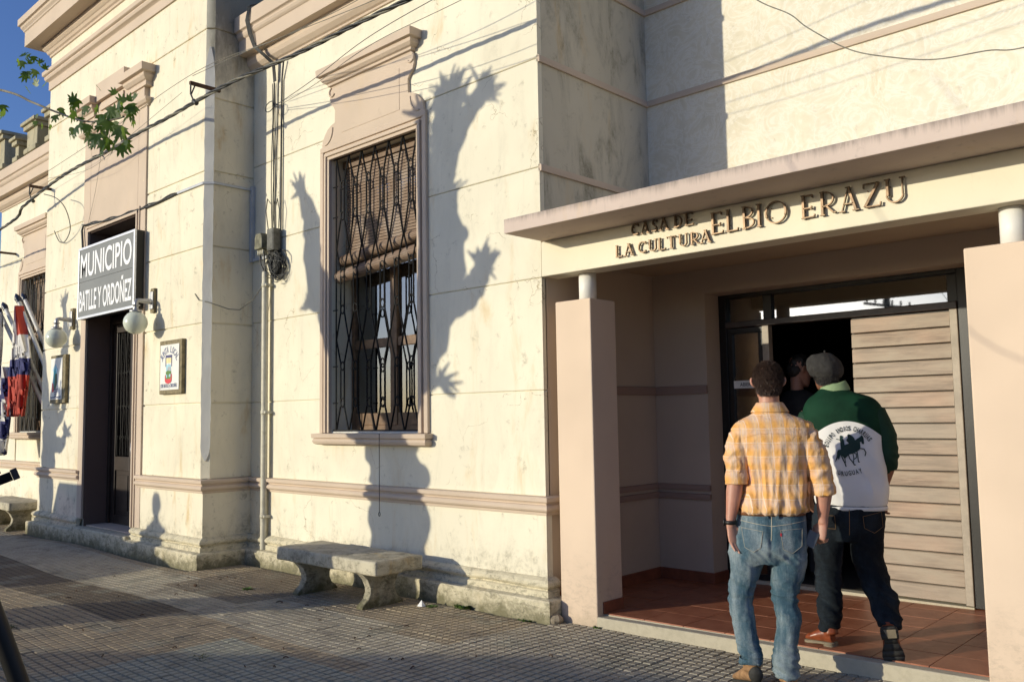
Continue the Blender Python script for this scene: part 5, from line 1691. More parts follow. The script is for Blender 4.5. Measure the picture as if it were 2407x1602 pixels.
for i in range(60):
    x_ = -8.3 + 5.3 * i / 59
    z_ = top(x_)
    rows.append([(x_, -.70, .15), (x_, -.72, z_ - .12), (x_, -.62, z_), (x_, -.38, z_), (x_, -.28, z_ - .12), (x_, -.30, .15)])
hb.loft(rows, True, True)
hb.v = [tuple(Vector(v) + noise.noise_vector(Vector(v) * 6) * .03) for v in hb.v]
hb.build('clipped_body', M['weed'], hedge)
lv = MB()
for k in range(5200):
    x_ = random.uniform(-8.3, -3.0); z_ = top(x_); sidek = random.random()
    y_ = random.uniform(-.72, -.28)
    p = Vector((x_, y_, z_ + random.uniform(-.02, .02))) if sidek < .5 else Vector((x_, random.choice([-.72, -.28]), random.uniform(.15, z_)))
    d1 = Vector((random.uniform(-1, 1), random.uniform(-1, 1), random.uniform(-1, 1))).normalized() * .022
    d2 = d1.orthogonal().normalized() * .014
    lv.add([p - d1, p + d2, p + d1, p - d2], [(0, 1, 2, 3)])
lo = lv.build('hedge_leaves', M['leaf'], hedge); lo['kind'] = 'stuff'
po = MB().tube([(-8.12, 1.15, -.05), (-8.12, 1.15, .86)], .055, 14); po.ell((-8.12, 1.15, .88), .06, .06, .05, 14, 8)
tag(po.build('guessed_kerb_post', M['white']), 'short round kerb post, guessed and unseen, placed for its shadow on the pavement', 'post')  # guessed, out of view; added to throw a narrow shadow band
up = thing('utility_pole', (-10.1, -14.0, -.05), 'wooden utility pole with two slanting crossarms across the street', 'utility pole')
MB().tube([(-10.1, -14, -.3), (-10.1, -14, 5.5)], [.13, .09], 12).build('pole', M['bark'], up)
for k, (dz, sl_) in enumerate(((5.2, .16), (4.75, .16))):
    ca = MB(); ca.prism([(-10.1 - .75, dz + sl_), (-10.1 + .75, dz - sl_), (-10.1 + .75, dz - sl_ + .09), (-10.1 - .75, dz + sl_ + .09)], 1, -14.12, -14.04)
    arm = ca.build('crossarm', M['bark'], up)
    for q in range(6):
        xx = -10.75 + q * .26
        zz = dz + .09 + sl_ * (-(xx + 10.1) / .75)
        MB().lathe([(.015, 0), (.045, .06), (.02, .09), (.04, .13), (.01, .15)], (xx, -14.08, zz), 8).build('insulator', M['black'], arm)
# ------------------------------------------------------------------ people
def ring(c, rx, ry, n=28, p=2.3, tilt=(0, 0)):
    out = []
    for j in range(n):
        a = 2 * math.pi * j / n
        ca, sa = math.cos(a), math.sin(a)
        x = rx * (abs(ca) ** (2 / p)) * (1 if ca >= 0 else -1)
        y = ry * (abs(sa) ** (2 / p)) * (1 if sa >= 0 else -1)
        out.append((c[0] + x, c[1] + y, c[2] + x * tilt[0] + y * tilt[1]))
    return out

def lofted(b, secs, n=28, p=2.2, steps=4):
    """secs: (cx, cy, z, rx, ry) from top to bottom, smoothly interpolated"""
    ks = [Vector(s[:3]) for s in secs]
    rings = []
    m = len(secs)
    for i in range(m - 1):
        g = lambda k: secs[min(max(k, 0), m - 1)]
        for q in range(steps):
            t = q / steps
            v = []
            for d in range(5):
                p0, p1, p2, p3 = g(i - 1)[d], g(i)[d], g(i + 1)[d], g(i + 2)[d]
                v.append(.5 * (2 * p1 + (p2 - p0) * t + (2 * p0 - 5 * p1 + 4 * p2 - p3) * t * t + (3 * p1 - p0 - 3 * p2 + p3) * t ** 3))
            rings.append(ring((v[0], v[1], v[2]), v[3], v[4], n, p))
    s = secs[-1]
    rings.append(ring(s[:3], s[3], s[4], n, p))
    b.loft(rings, True, True)

def remesh(b, vox, smooth=2, fac=.6):
    me = b.mesh('tmp')
    o = bpy.data.objects.new('tmp', me); col.objects.link(o)
    r_ = o.modifiers.new('r', 'REMESH'); r_.mode = 'VOXEL'; r_.voxel_size = vox; r_.use_smooth_shade = True
    if smooth:
        s_ = o.modifiers.new('s', 'SMOOTH'); s_.iterations = smooth; s_.factor = fac
    dg = bpy.context.evaluated_depsgraph_get()
    out = bpy.data.meshes.new_from_object(o.evaluated_get(dg))
    bpy.data.objects.remove(o); bpy.data.meshes.remove(me)
    out.materials.clear()
    return out

def displace(me, fn):
    bm = bmesh.new(); bm.from_mesh(me); bm.normal_update()
    d = [(v, v.normal.copy() * fn(v.co, v.normal)) for v in bm.verts]
    for v, q in d: v.co += q
    bm.to_mesh(me); bm.free()
    for p in me.polygons: p.use_smooth = True

nz = lambda x, y, z: noise.noise(Vector((x, y, z)))
def ridged(x, y, z):
    return 1 - abs(noise.noise(Vector((x, y, z)))) * 2

def head(b, c, yaw=0., pitch=0., s=1.0, nose=True):
    """head centred over chin point c, facing +y turned by yaw"""
    prof = [(0.0, .028, .028, .058), (.05, .046, .046, .045), (.15, .058, .066, .028), (.28, .066, .082, .012), (.42, .071, .093, .002), (.55, .074, .098, -.003), (.70, .074, .097, -.008), (.82, .067, .087, -.012), (.92, .049, .064, -.012), (.98, .025, .033, -.012), (1.0, .008, .010, -.012)]
    H_ = .235 * s
    rot = Matrix.Rotation(yaw, 3, 'Z') @ Matrix.Rotation(pitch, 3, 'X')
    C_ = Vector(c)
    T_ = lambda p: C_ + rot @ Vector(p)
    tmp = MB()
    tmp.loft([ring((0, cy_ * s, h_ * H_), rx * s, ry * s, 24, 2.1) for h_, rx, ry, cy_ in prof], True, True)
    if nose:
        tmp.tube([(0, .090 * s, .60 * H_), (0, .108 * s, .48 * H_), (0, .112 * s, .42 * H_), (0, .092 * s, .39 * H_)], [.008, .011, .013, .009], 8)
        tmp.ell((0, .083 * s, .26 * H_), .024 * s, .014 * s, .006 * s, 10, 6)
        tmp.ell((0, .083 * s, .225 * H_), .020 * s, .014 * s, .007 * s, 10, 6)
        for q in (-1, 1):
            tmp.ell((q * .032 * s, .083 * s, .54 * H_), .014 * s, .010 * s, .009 * s, 10, 6)
            tmp.tube([(q * .014 * s, .094 * s, .595 * H_), (q * .032 * s, .094 * s, .615 * H_), (q * .05 * s, .080 * s, .60 * H_)], .006 * s, 6)
    for q in (-1, 1):                      # ears
        e = [(q * .076 * s, -.012 * s, .40 * H_), (q * .088 * s, -.022 * s, .45 * H_), (q * .095 * s, -.026 * s, .53 * H_), (q * .092 * s, -.020 * s, .60 * H_), (q * .080 * s, -.002 * s, .61 * H_), (q * .076 * s, .006 * s, .55 * H_)]
        tmp.tube(e, [.007 * s, .0085 * s, .009 * s, .009 * s, .008 * s, .006 * s], 7)
        tmp.ell((q * .082 * s, -.008 * s, .50 * H_), .008 * s, .013 * s, .026 * s, 10, 6)
    b.add([tuple(T_(v)) for v in tmp.v], tmp.f, True)
    return T_

def hand(b, wrist, fdir, side, curl=.35, s=1.0, spread=.10, thumb_fwd=.35, per_curl=None):
    """palm and five separate bent fingers. fdir: direction of the fingers; side: direction from the little finger to the thumb"""
    w = Vector(wrist); f = Vector(fdir).normalized(); sd = Vector(side); sd = (sd - f * sd.dot(f)).normalized()
    n = f.cross(sd).normalized()            # curl happens towards n
    L = .098 * s
    rows = []
    for t, hw, th in ((-.015, .026, .021), (.02, .031, .018), (.055, .039, .0155), (.085, .042, .014), (.098, .040, .012)):
        c = w + f * t * s
        rows.append([tuple(c + sd * (hw * s * math.cos(a)) + n * (th * s * math.sin(a))) for a in [2 * math.pi * j / 16 for j in range(16)]])
    b.loft(rows, True, True)
    for i, (off, ln, r_) in enumerate(((.031, .074, .0088), (.0105, .083, .0092), (-.0105, .076, .0088), (-.030, .060, .0078))):
        cu_ = (per_curl[i] if per_curl else curl)
        p = w + f * (.082 * s) + sd * off * s
        d = (f + sd * (off * 4 * spread)).normalized()
        pts = [p]; rs = [r_ * 1.05 * s]
        ang = 0
        for k, fr_ in enumerate((.14, .42, .26, .24)):
            ang += cu_ * (0.2, .9, 1.0, .8)[k]
            dd = (d * math.cos(ang) + n * math.sin(ang))
            pts.append(pts[-1] + dd * ln * fr_ * s)
            rs.append(r_ * s * (1.04, .96, .90, .72)[k])
        b.tube(pts, rs, 9)
        b.ell(tuple(pts[-1]), rs[-1], rs[-1], rs[-1], 8, 6)
    p = w + f * (.018 * s) + sd * (.024 * s) + n * .004
    d1 = (sd * .75 + f * .75 + n * thumb_fwd).normalized(); d2 = (sd * .25 + f * 1.0 + n * thumb_fwd).normalized()
    pts = [p - sd * .008 * s, p + d1 * .034 * s, p + d1 * .034 * s + d2 * .030 * s, p + d1 * .034 * s + d2 * .052 * s]
    b.tube(pts, [.0135 * s, .0115 * s, .0105 * s, .0085 * s], 9)
    b.ell(tuple(pts[-1]), .0085 * s, .0085 * s, .009 * s, 8, 6)

def skin_mat(name, c, red=(.45, .13, .08)):
    m, nt, b = new_mat(name)
    g = NT(nt); p = g.P(True)
    base = g.mix(g.rng(g.noise(p, 14, 5, .6), .35, .7), c, tuple(q * .82 for q in c))
    base = g.mix(g.rng(g.noise(p, 6, 3), .5, .75, 0, .35), base, red)
    g.l(base, b.inputs['Base Color'])
    b.inputs['Roughness'].default_value = .5
    b.inputs['Subsurface Weight'].default_value = .12
    b.inputs['Subsurface Radius'].default_value = (.02, .008, .004)
    b.inputs['Subsurface Scale'].default_value = .5
    g.l(g.bump(g.noise(p, 160, 3, .6), .2, .002), b.inputs['Normal'])
    return m

def hair_mat(name, c):
    m, nt, b = new_mat(name)
    g = NT(nt); p = g.P(True)
    n_ = g.noise(g.map(p, (1, 1, .35)), 130, 4, .7)
    g.l(g.mix(g.rng(n_, .35, .65), c, tuple(q * 2.6 for q in c)), b.inputs['Base Color'])
    b.inputs['Roughness'].default_value = .55
    return m

def hair_on(me, root, name, mat, n, ln, keep, droop=.6, w=.0016, seed=1, scatter=.4):
    """a dense coat of short tapered hairs growing out of a scalp mesh"""
    rr = random.Random(seed)
    bm = bmesh.new(); bm.from_mesh(me); bm.normal_update()
    fs = [f for f in bm.faces]
    b = MB()
    for _ in range(n):
        f = fs[rr.randrange(len(fs))]
        c = f.calc_center_median(); nn = f.normal
        if not keep(c): continue
        d = (nn * (1 - droop) + Vector((0, 0, -1)) * droop + Vector((rr.uniform(-1, 1), rr.uniform(-1, 1), rr.uniform(-1, 1))) * scatter).normalized()
        d = (d + nn * .3).normalized()
        l = ln * rr.uniform(.6, 1.2)
        sd = d.cross(nn)
        if sd.length < .05: sd = d.orthogonal()
        sd = sd.normalized() * w
        q = c + Vector((rr.uniform(-.003, .003), rr.uniform(-.003, .003), rr.uniform(-.003, .003)))
        mid = q + d * l * .55
        tip = q + d * l * .9 + Vector((0, 0, -l * .25)) * droop
        b.add([q - sd, q + sd, mid + sd * .7, mid - sd * .7, tip], [(0, 1, 2, 3), (3, 2, 4)], True)
    bm.free()
    me2 = bpy.data.meshes.new(name); me2.from_pydata(b.v, [], b.f); me2.materials.append(mat)
    return mesh_obj(name, me2, None, root)

def project_verts(bvh, pts, off, y0=-1.5):
    out = []
    for x, z in pts:
        h = bvh.ray_cast(Vector((x, y0, z)), Vector((0, 1, 0)))
        out.append(Vector((x, (h[0].y if h[0] is not None else 0) - off, z)))
    return out

def decal(bvh, poly, off, name, mat, root, cuts=1, maxlen=.02):
    bm = bmesh.new()
    vs_ = [bm.verts.new((x, 0, z)) for x, z in poly]
    f = bm.faces.new(vs_)
    bmesh.ops.triangulate(bm, faces=[f])
    for _ in range(4):
        es = [e for e in bm.edges if e.calc_length() > maxlen]
        if not es: break
        bmesh.ops.subdivide_edges(bm, edges=es, cuts=1)
        bmesh.ops.triangulate(bm, faces=bm.faces[:])
    P = project_verts(bvh, [(v.co.x, v.co.z) for v in bm.verts], off)
    for v, q in zip(bm.verts, P): v.co = q
    bmesh.ops.recalc_face_normals(bm, faces=bm.faces)
    me = bpy.data.meshes.new(name); bm.to_mesh(me); bm.free()
    for p in me.polygons: p.use_smooth = True
    return mesh_obj(name, me, mat, root)

def stitch(bvh, pts, off, r_, name, mat, root, n=10):
    P = []
    for i in range(len(pts) - 1):
        for k in range(n):
            t = k / n
            P.append((pts[i][0] * (1 - t) + pts[i + 1][0] * t, pts[i][1] * (1 - t) + pts[i + 1][1] * t))
    P.append(pts[-1])
    Q = project_verts(bvh, P, off)
    me = MB().tube(Q, r_, 5).mesh(name, mat)
    return mesh_obj(name, me, None, root)

def bvh_of(me):
    return BVHTree.FromPolygons([v.co.copy() for v in me.vertices], [tuple(p.vertices) for p in me.polygons])

# --- cloth materials
def plaid():
    m, nt, b = new_mat('orange_plaid_cotton')
    g = NT(nt); p = g.P(True)
    wob = g.math('MULTIPLY', g.math('SUBTRACT', g.noise(p, 7, 3), .5), .016)
    x, y, z = g.sep(p)
    # vertical coordinate runs round the sleeves and body
    u = g.math('ADD', g.math('ADD', x, g.math('MULTIPLY', y, .45)), wob)
    w = g.math('ADD', z, wob)
    def tri(v, per, ph=0.):
        return g.math('PINGPONG', g.math('ADD', v, 5. + ph), per / 2)
    a = g.rng(tri(u, .066), .000, .033, .0, .8)
    c = g.rng(tri(w, .078), .002, .038, .1, .8)
    white = (.66, .56, .50); orange = (.78, .33, .07); yellow = (.80, .47, .13)
    col1 = g.mix(a, orange, white)
    col2 = g.mix(c, yellow, white)
    base = g.mix(.5, col1, col2)
    k = g.math('MULTIPLY', g.math('SUBTRACT', 1., a), g.math('SUBTRACT', 1., c))
    base = g.mix(g.math('MULTIPLY', k, .55), base, (.78, .38, .09))
    l1 = g.rng(tri(u, .066, .016), .0022, .0008)
    l2 = g.rng(tri(w, .078, .020), .0022, .0008)
    base = g.mix(g.math('MULTIPLY', g.math('MAXIMUM', l1, l2), .55), base, (.85, .78, .70))
    l3 = g.rng(tri(u, .033, .003), .0035, .001, 0, .35)
    base = g.mix(l3, base, (.84, .50, .14))
    base = g.mix(g.rng(g.noise(p, 220, 3), .3, .7, 0, .18), base, (.55, .28, .10))
    g.l(base, b.inputs['Base Color'])
    b.inputs['Roughness'].default_value = .85
    b.inputs['Specular IOR Level'].default_value = .15
    g.l(g.bump(g.math('ADD', g.noise(p, 260, 2), g.math('MULTIPLY', g.noise(g.map(p, (1, 1, .6)), 30, 5, .6, 1.0), 2.4)), .42, .008), b.inputs['Normal'])
    return m

def denim(name, c0, c1, worn=.7):
    m, nt, b = new_mat(name)
    g = NT(nt); p = g.P(True)
    n1 = g.noise(g.map(p, (1.6, 1.6, .5)), 5.5, 5, .6)
    base = g.mix(g.rng(n1, .40, .66), c0, c1)
    st = g.noise(g.map(p, (12, 12, 1.2)), 9, 4, .7)
    base = g.mix(g.rng(st, .5, .8, 0, .35 * worn), base, tuple(min(1, q * 1.6) for q in c1))
    base = g.mix(g.rng(g.noise(p, 330, 2), .35, .65, 0, .35), base, tuple(q * .5 for q in c0))
    g.l(base, b.inputs['Base Color'])
    b.inputs['Roughness'].default_value = .85
    b.inputs['Specular IOR Level'].default_value = .2
    g.l(g.bump(g.math('ADD', g.noise(p, 300, 2), g.math('MULTIPLY', g.noise(g.map(p, (1, 1, 2.2)), 22, 5, .7, 1.2), 2.6)), .6, .007), b.inputs['Normal'])
    return m

def jersey():
    m, nt, b = new_mat('green_and_white_jersey')
    g = NT(nt); p = g.P(True)
    x, y, z = g.sep(p)
    dx = g.math('ADD', x, .026)
    lim = g.math('SUBTRACT', 1.384, g.math('MULTIPLY', g.math('MULTIPLY', dx, dx), 2.35))
    wh = g.rng(g.math('SUBTRACT', lim, z), -.002, .002)
    green = g.mix(g.rng(g.noise(p, 8, 3), .3, .7), (.003, .026, .012), (.005, .040, .018))
    white = g.mix(g.rng(g.noise(p, 3, 3), .3, .7), (.74, .72, .69), (.80, .79, .76))
    g.l(g.mix(wh, green, white), b.inputs['Base Color'])
    b.inputs['Roughness'].default_value = .8
    b.inputs['Specular IOR Level'].default_value = .2
    g.l(g.bump(g.math('ADD', g.noise(p, 300, 2), g.math('MULTIPLY', g.noise(g.map(p, (1.2, 1.2, .5)), 16, 3, .6, .4), 1.5)), .22, .004), b.inputs['Normal'])
    return m
M['plaid'] = plaid()
M['denim'] = denim('faded_blue_denim', (.06, .12, .16), (.30, .36, .38))
M['denim_dark'] = denim('dark_blue_denim', (.008, .011, .015), (.022, .032, .042), .4)
M['jersey'] = jersey()
M['jgreen'] = plain('green_sleeve_knit', (.004, .032, .015), .8, var=.2, obj=True, bump=.2)
M['collar'] = plain('pale_green_collar', (.24, .33, .17), .8, var=.1, obj=True)
M['cap'] = plain('grey_wool_cap', (.034, .032, .029), .95, var=.3, scale=30, obj=True, bump=.5)
M['skin'] = skin_mat('light_skin', (.50, .25, .17))
M['skin2'] = skin_mat('tanned_skin', (.26, .115, .065), (.25, .06, .03))
M['hairbrown'] = hair_mat('brown_hair', (.028, .015, .009))
M['hairgrey'] = hair_mat('dark_grey_hair', (.016, .014, .012))
M['belt'] = plain('brown_leather_belt', (.17, .07, .03), .5, var=.25, scale=20, obj=True)
M['thread'] = plain('pale_stitching', (.45, .40, .30), .8, var=.1)
M['thread_o'] = plain('tan_stitching', (.30, .17, .07), .8, var=.1)
M['boot'] = plain('tan_suede_boot', (.30, .17, .08), .9, var=.3, scale=25, obj=True, bump=.4)
M['sole'] = plain('dark_rubber_sole', (.035, .033, .028), .8, var=.4, scale=25, obj=True, bump=.3)
M['boot2'] = plain('brown_leather_shoe', (.22, .055, .020), .32, var=.3, scale=15, obj=True)
M['sole2'] = plain('grey_heel', (.22, .18, .12), .8, var=.2, obj=True)
M['print'] = plain('dark_green_print', (.010, .035, .030), .7, var=.1, obj=True, bump=0)
M['label_red'] = plain('small_red_tab', (.5, .02, .03), .6)
M['darkcloth'] = plain('near_black_cloth', (.018, .018, .020), .9, var=.3, obj=True)

def shoe(b, heel, toe, w=.045, h=.075, n=22):
    """upper of a shoe lofted from heel to toe"""
    a = Vector(heel); c = Vector(toe); d = (c - a)
    L = d.length; d.normalize()
    s = Vector((0, 0, 1)) - d * d.z; s.normalize()
    r_ = d.cross(s).normalized()
    rows = []
    for t, hw, hh in ((-.01, .4, .5), (.0, .62, .78), (.12, .78, 1.0), (.30, .80, 1.05), (.5, .86, .85), (.70, 1.05, .62), (.85, .98, .50), (.95, .72, .38), (1.0, .35, .22)):
        cc = a + d * (t * L)
        rows.append([tuple(cc + r_ * (w * hw * math.cos(q)) + s * (h * hh * (.5 + .5 * math.sin(q)))) for q in [2 * math.pi * j / n for j in range(n)]])
    b.loft(rows, True, True)
def sole_(b, heel, toe, w=.048, th=.022, n=20, heelh=.0):
    a = Vector(heel); c = Vector(toe); d = (c - a); L = d.length; d.normalize()
    s = Vector((0, 0, 1)) - d * d.z; s.normalize(); r_ = d.cross(s).normalized()
    out = [(-.02, .0), (-.01, .6), (.04, .80), (.15, .84), (.35, .72), (.5, .76), (.7, 1.02), (.82, 1.04), (.93, .82), (1.0, .45), (1.02, 0)]
    pts = [(t, w_) for t, w_ in out] + [(t, -w_) for t, w_ in reversed(out[1:-1])]
    top = [tuple(a + d * (t * L) + r_ * (w * q)) for t, q in pts]
    bot = [tuple(Vector(p) - s * th) for p in top]
    m = len(pts)
    b.add(top + bot, [tuple(range(m)), tuple(range(2 * m - 1, m - 1, -1))] + [(i, (i + 1) % m, (i + 1) % m + m, i + m) for i in range(m)], False)
    if heelh:
        hp = [p for p in pts if p[0] < .30]
        hp = [(t, q) for t, q in ((-.02, 0), (-.01, .6), (.04, .80), (.15, .84), (.27, .78), (.27, -.78), (.15, -.84), (.04, -.80), (-.01, -.6))]
        t1 = [tuple(a + d * (t * L) + r_ * (w * q) - s * th) for t, q in hp]
        t2 = [tuple(Vector(p) - s * heelh) for p in t1]
        m = len(hp)
        b.add(t1 + t2, [tuple(range(m)), tuple(range(2 * m - 1, m - 1, -1))] + [(i, (i + 1) % m, (i + 1) % m + m, i + m) for i in range(m)], False)

def mk(root, name, me, mat):
    me.materials.clear(); me.materials.append(mat)
    for p in me.polygons: p.use_smooth = True
    return mesh_obj(name, me, None, root)

# ============ man in the plaid shirt
O1 = (-2.42, 4.66, 0)
rz1 = math.atan2(2.42, 4.66)
man = thing('person', O1, 'man seen from behind in an orange plaid shirt, faded blue jeans and brown belt', 'person', 'men walking into the porch', rz1)
# body (skin): head, neck, trunk, arms, hands as one figure
b = MB()
head(b, (.040, -.005, 1.600), yaw=.05, s=.99)
b.tube([(.045, -.010, 1.50), (.044, -.008, 1.58), (.042, -.004, 1.66)], [.068, .058, .056], 16)
lofted(b, [(.045, 0, 1.54, .07, .055), (.048, .0, 1.49, .15, .085), (.05, .0, 1.40, .19, .10), (.04, 0, 1.2, .16, .10), (.03, 0, 1.02, .15, .10), (.03, 0, .9, .16, .11)])
lofted(b, [(-.07, 0, .90, .06, .07), (-.13, .005, .65, .045, .05), (-.155, .010, .51, .035, .04), (-.138, -.01, .33, .034, .036), (-.112, -.028, .12, .034, .036)], 20)
lofted(b, [(.10, 0, .90, .06, .07), (.105, .005, .65, .045, .05), (.090, .014, .51, .035, .04), (.094, -.01, .33, .034, .036), (.080, -.02, .08, .034, .036)], 20)
LS, LE, LW = Vector((-.125, .0, 1.42)), Vector((-.160, -.045, 1.155)), Vector((-.194, -.075, .925))
b.tube([LS, LE, LE.lerp(LW, .25), LE.lerp(LW, .6), LW + Vector((0, 0, .01)), LW - Vector((0, 0, .02))], [.052, .045, .046, .037, .026, .025], 16)
hand(b, LW + Vector((0, 0, -.012)), (.26, -.12, -1), (.75, .55, .15), curl=.20, s=1.0)
RS, RE, RW = Vector((.235, .0, 1.42)), Vector((.318, -.03, 1.13)), Vector((.306, -.02, .945))
b.tube([RS, RE, RE.lerp(RW, .25), RE.lerp(RW, .6), RW + Vector((0, 0, .01)), RW - Vector((0, 0, .02))], [.052, .046, .045, .036, .027, .026], 16)
hand(b, RW + Vector((0, 0, -.012)), (-.32, -.05, -1), (-.8, .5, 0), curl=.75, s=1.0, per_curl=[.45, .7, .85, .95])
me = remesh(b, .0048, 2, .5)
mk(man, 'body', me, M['skin'])
# hair
b = MB()
b.ell((.042, -.022, 1.750), .079, .096, .086, 24, 16)
b.ell((.042, -.052, 1.695), .070, .054, .058, 24, 16)
b.ell((.044, -.012, 1.790), .058, .070, .044, 20, 12)
hm = remesh(b, .006, 2)
displace(hm, lambda c, n: .006 * nz(c.x * 30, c.y * 30, c.z * 18) + .004 * nz(c.x * 80, c.y * 80, c.z * 40))
hair = mk(man, 'hair', hm, M['hairbrown'])
hair_on(hm, hair, 'hair_strands', M['hairbrown'], 26000, .017, lambda c: c.z > 1.648 and (c.z > 1.70 or abs(c.x - .042) < .066), .5, .0011, 5, .35)
# shirt
b = MB()
lofted(b, [(.047, -.005, 1.565, .075, .068), (.047, -.005, 1.53, .115, .082), (.052, .0, 1.502, .178, .098), (.056, .0, 1.462, .224, .108), (.058, 0, 1.38, .212, .120), (.066, 0, 1.28, .176, .124), (.072, 0, 1.18, .164, .124), (.066, 0, 1.10, .168, .128), (.055, 0, 1.045, .186, .140), (.045, 0, 1.005, .196, .142), (.040, 0, .985, .180, .132)], 40, 2.3)
b.tube([(-.08, 0, 1.415), (-.125, -.005, 1.395), (-.150, -.025, 1.29), (-.150, -.042, 1.165)], [.060, .074, .070, .062], 18)
b.tube([(.18, 0, 1.415), (.235, -.005, 1.395), (.282, -.02, 1.28), (.314, -.032, 1.13)], [.060, .076, .070, .058], 18)
me = remesh(b, .0066, 3, .6)
def shirt_folds(c, n):
    back = 1 if n.y < 0 else .6
    hang = max(0, min(1, (1.46 - c.z) / .30))
    sleeve = 1 if (c.x < -.125 or c.x > .245) else 0
    v = 0
    if not sleeve:
        xs = c.x + (1.3 - c.z) * .10 * math.sin(c.x * 7)
        v += .017 * hang * back * (ridged(xs * 13, c.y * 4, c.z * 1.6 + 4) - .35)
        v += .009 * hang * (ridged(xs * 27 + 3, c.y * 8, c.z * 4) - .4)
        v += .010 * max(0, min(1, (1.09 - c.z) / .07)) * (ridged(c.x * 9, 2, c.z * 12) - .2)
        v += .004 * nz(c.x * 16, c.y * 16, c.z * 22)
        # diagonal drag lines from the shoulder blades
        v += .005 * hang * nz((c.x + c.z * .5) * 26, c.y * 5, (c.z - c.x) * 6)
    else:
        v += .010 * (ridged(c.x * 10 + c.z * 5, c.y * 10, c.z * 17 - c.x * 8) - .35) + .004 * nz(c.x * 40, c.y * 40, c.z * 40)
    v += .0016 * nz(c.x * 75, c.y * 75, c.z * 60)
    return v
displace(me, shirt_folds)
mk(man, 'shirt', me, M['plaid'])
# yoke seam, collar, cuffs
sb_ = bvh_of(me)
stitch(sb_, [(-.105, 1.405), (-.03, 1.425), (.05, 1.428), (.13, 1.425), (.205, 1.405)], .000, .0022, 'yoke_seam', M['plaid'], man)
b = MB()
cr_ = []
for q in range(25):
    a = R(-200 + q * (220 / 24.) ) 
rows = []
for zc, rx, ry, ty in ((1.548, .108, .080, -.008), (1.566, .097, .075, -.008), (1.588, .082, .070, -.010), (1.601, .074, .067, -.012), (1.603, .068, .061, -.012), (1.590, .066, .058, -.010)):
    rows.append([(.045 + rx * math.cos(a), ty + ry * math.sin(a), zc - .020 * (math.sin(a) > 0) * math.sin(a)) for a in [2 * math.pi * j / 32 for j in range(32)]])
b.loft(rows, False, True)
cm_ = b.mesh('collar')
displace(cm_, lambda c, n: .002 * nz(c.x * 30, c.y * 30, c.z * 30))
mk(man, 'collar', cm_, M['plaid'])
for nm, p0, p1, r0_, r1_ in (('l', (-.150, -.040, 1.215), (-.150, -.045, 1.140), .060, .064), ('r', (.312, -.034, 1.155), (.318, -.030, 1.085), .056, .060)):
    b = MB(); b.tube([p0, Vector(p0).lerp(Vector(p1), .5), p1], [r0_ + .004, r1_ + .004, r1_ + .003], 22, caps=True)
    rm = remesh(b, .006, 2)
    displace(rm, lambda c, n: .005 * (ridged(c.x * 14, c.y * 14, c.z * 22) - .4) + .0015 * nz(c.x * 60, c.y * 60, c.z * 60))
    mk(man, 'rolled_cuff', rm, M['plaid'])
# jeans
def leg_jeans(b, secs): lofted(b, secs, 30, 2.2)
b = MB()
lofted(b, [(.030, 0, .992, .178, .118), (.030, 0, .95, .188, .126), (.024, -.006, .88, .196, .136), (.014, -.008, .80, .200, .138), (.004, -.004, .745, .195, .125), (-.002, 0, .70, .15, .10)], 40, 2.4)
leg_jeans(b, [(-.095, 0, .86, .098, .120), (-.116, .0, .74, .096, .115), (-.122, .005, .65, .087, .103), (-.140, .010, .57, .075, .088), (-.155, .012, .51, .066, .076), (-.150, .0, .42, .063, .073), (-.138, -.01, .33, .063, .070), (-.124, -.02, .245, .060, .064), (-.112, -.025, .19, .058, .060), (-.112, -.03, .155, .058, .060)])
leg_jeans(b, [(.108, 0, .86, .105, .120), (.110, .0, .74, .098, .115), (.107, .005, .66, .093, .105), (.092, .012, .57, .076, .090), (.088, .015, .51, .069, .080), (.100, .0, .42, .067, .076), (.094, -.01, .33, .066, .072), (.085, -.015, .25, .062, .066), (.078, -.02, .18, .066, .066), (.075, -.02, .12, .067, .068), (.077, -.02, .085, .058, .064)])
me = remesh(b, .0062, 2, .6)
def jean_folds(c, n):
    v = .0
    knee = math.exp(-((c.z - .50) / .10) ** 2)
    ank = max(0, min(1, (.33 - c.z) / .14))
    hip = math.exp(-((c.z - .74) / .07) ** 2)
    v += (.014 * knee + .018 * ank) * (ridged(c.x * 4 + c.y * 3, c.y * 5, c.z * 22 + c.x * 9) - .35)
    v += .011 * hip * (ridged(c.x * 8, c.y * 8, c.z * 16 + c.x * 14) - .4)
    v += .009 * (ridged(c.x * 9, c.y * 6, c.z * 5 + c.x * 4 + 7) - .4)
    v += .0025 * nz(c.x * 28, c.y * 28, c.z * 34)
    # the cleft and the pull of the seat
    v -= .010 * math.exp(-((c.x - .022) / .014) ** 2) * math.exp(-((c.z - .83) / .10) ** 2) * (n.y < 0)
    return v
displace(me, jean_folds)
mk(man, 'jeans', me, M['denim'])
jb = bvh_of(me)
for poly in ([(-.135, .905), (-.020, .890), (-.035, .800), (-.075, .776), (-.120, .800)], [(.075, .898), (.190, .905), (.185, .810), (.135, .772), (.085, .795)]):
    decal(jb, poly, .0030, 'back_pocket', M['denim'], man)
    q = poly + [poly[0]]
    stitch(jb, q, .0034, .0011, 'pocket_stitching', M['thread'], man)
stitch(jb, [(-.155, .945), (-.06, .930), (.03, .918)], .001, .0016, 'yoke_stitching', M['thread'], man)
stitch(jb, [(.03, .918), (.12, .930), (.21, .945)], .001, .0016, 'yoke_stitching', M['thread'], man)
stitch(jb, [(.030, .97), (.028, .90), (.024, .84)], .001, .0022, 'seat_seam', M['thread'], man)
decal(jb, [(.072, .882), (.080, .882), (.080, .866), (.072, .866)], .006, 'pocket_tab', M['label_red'], man)
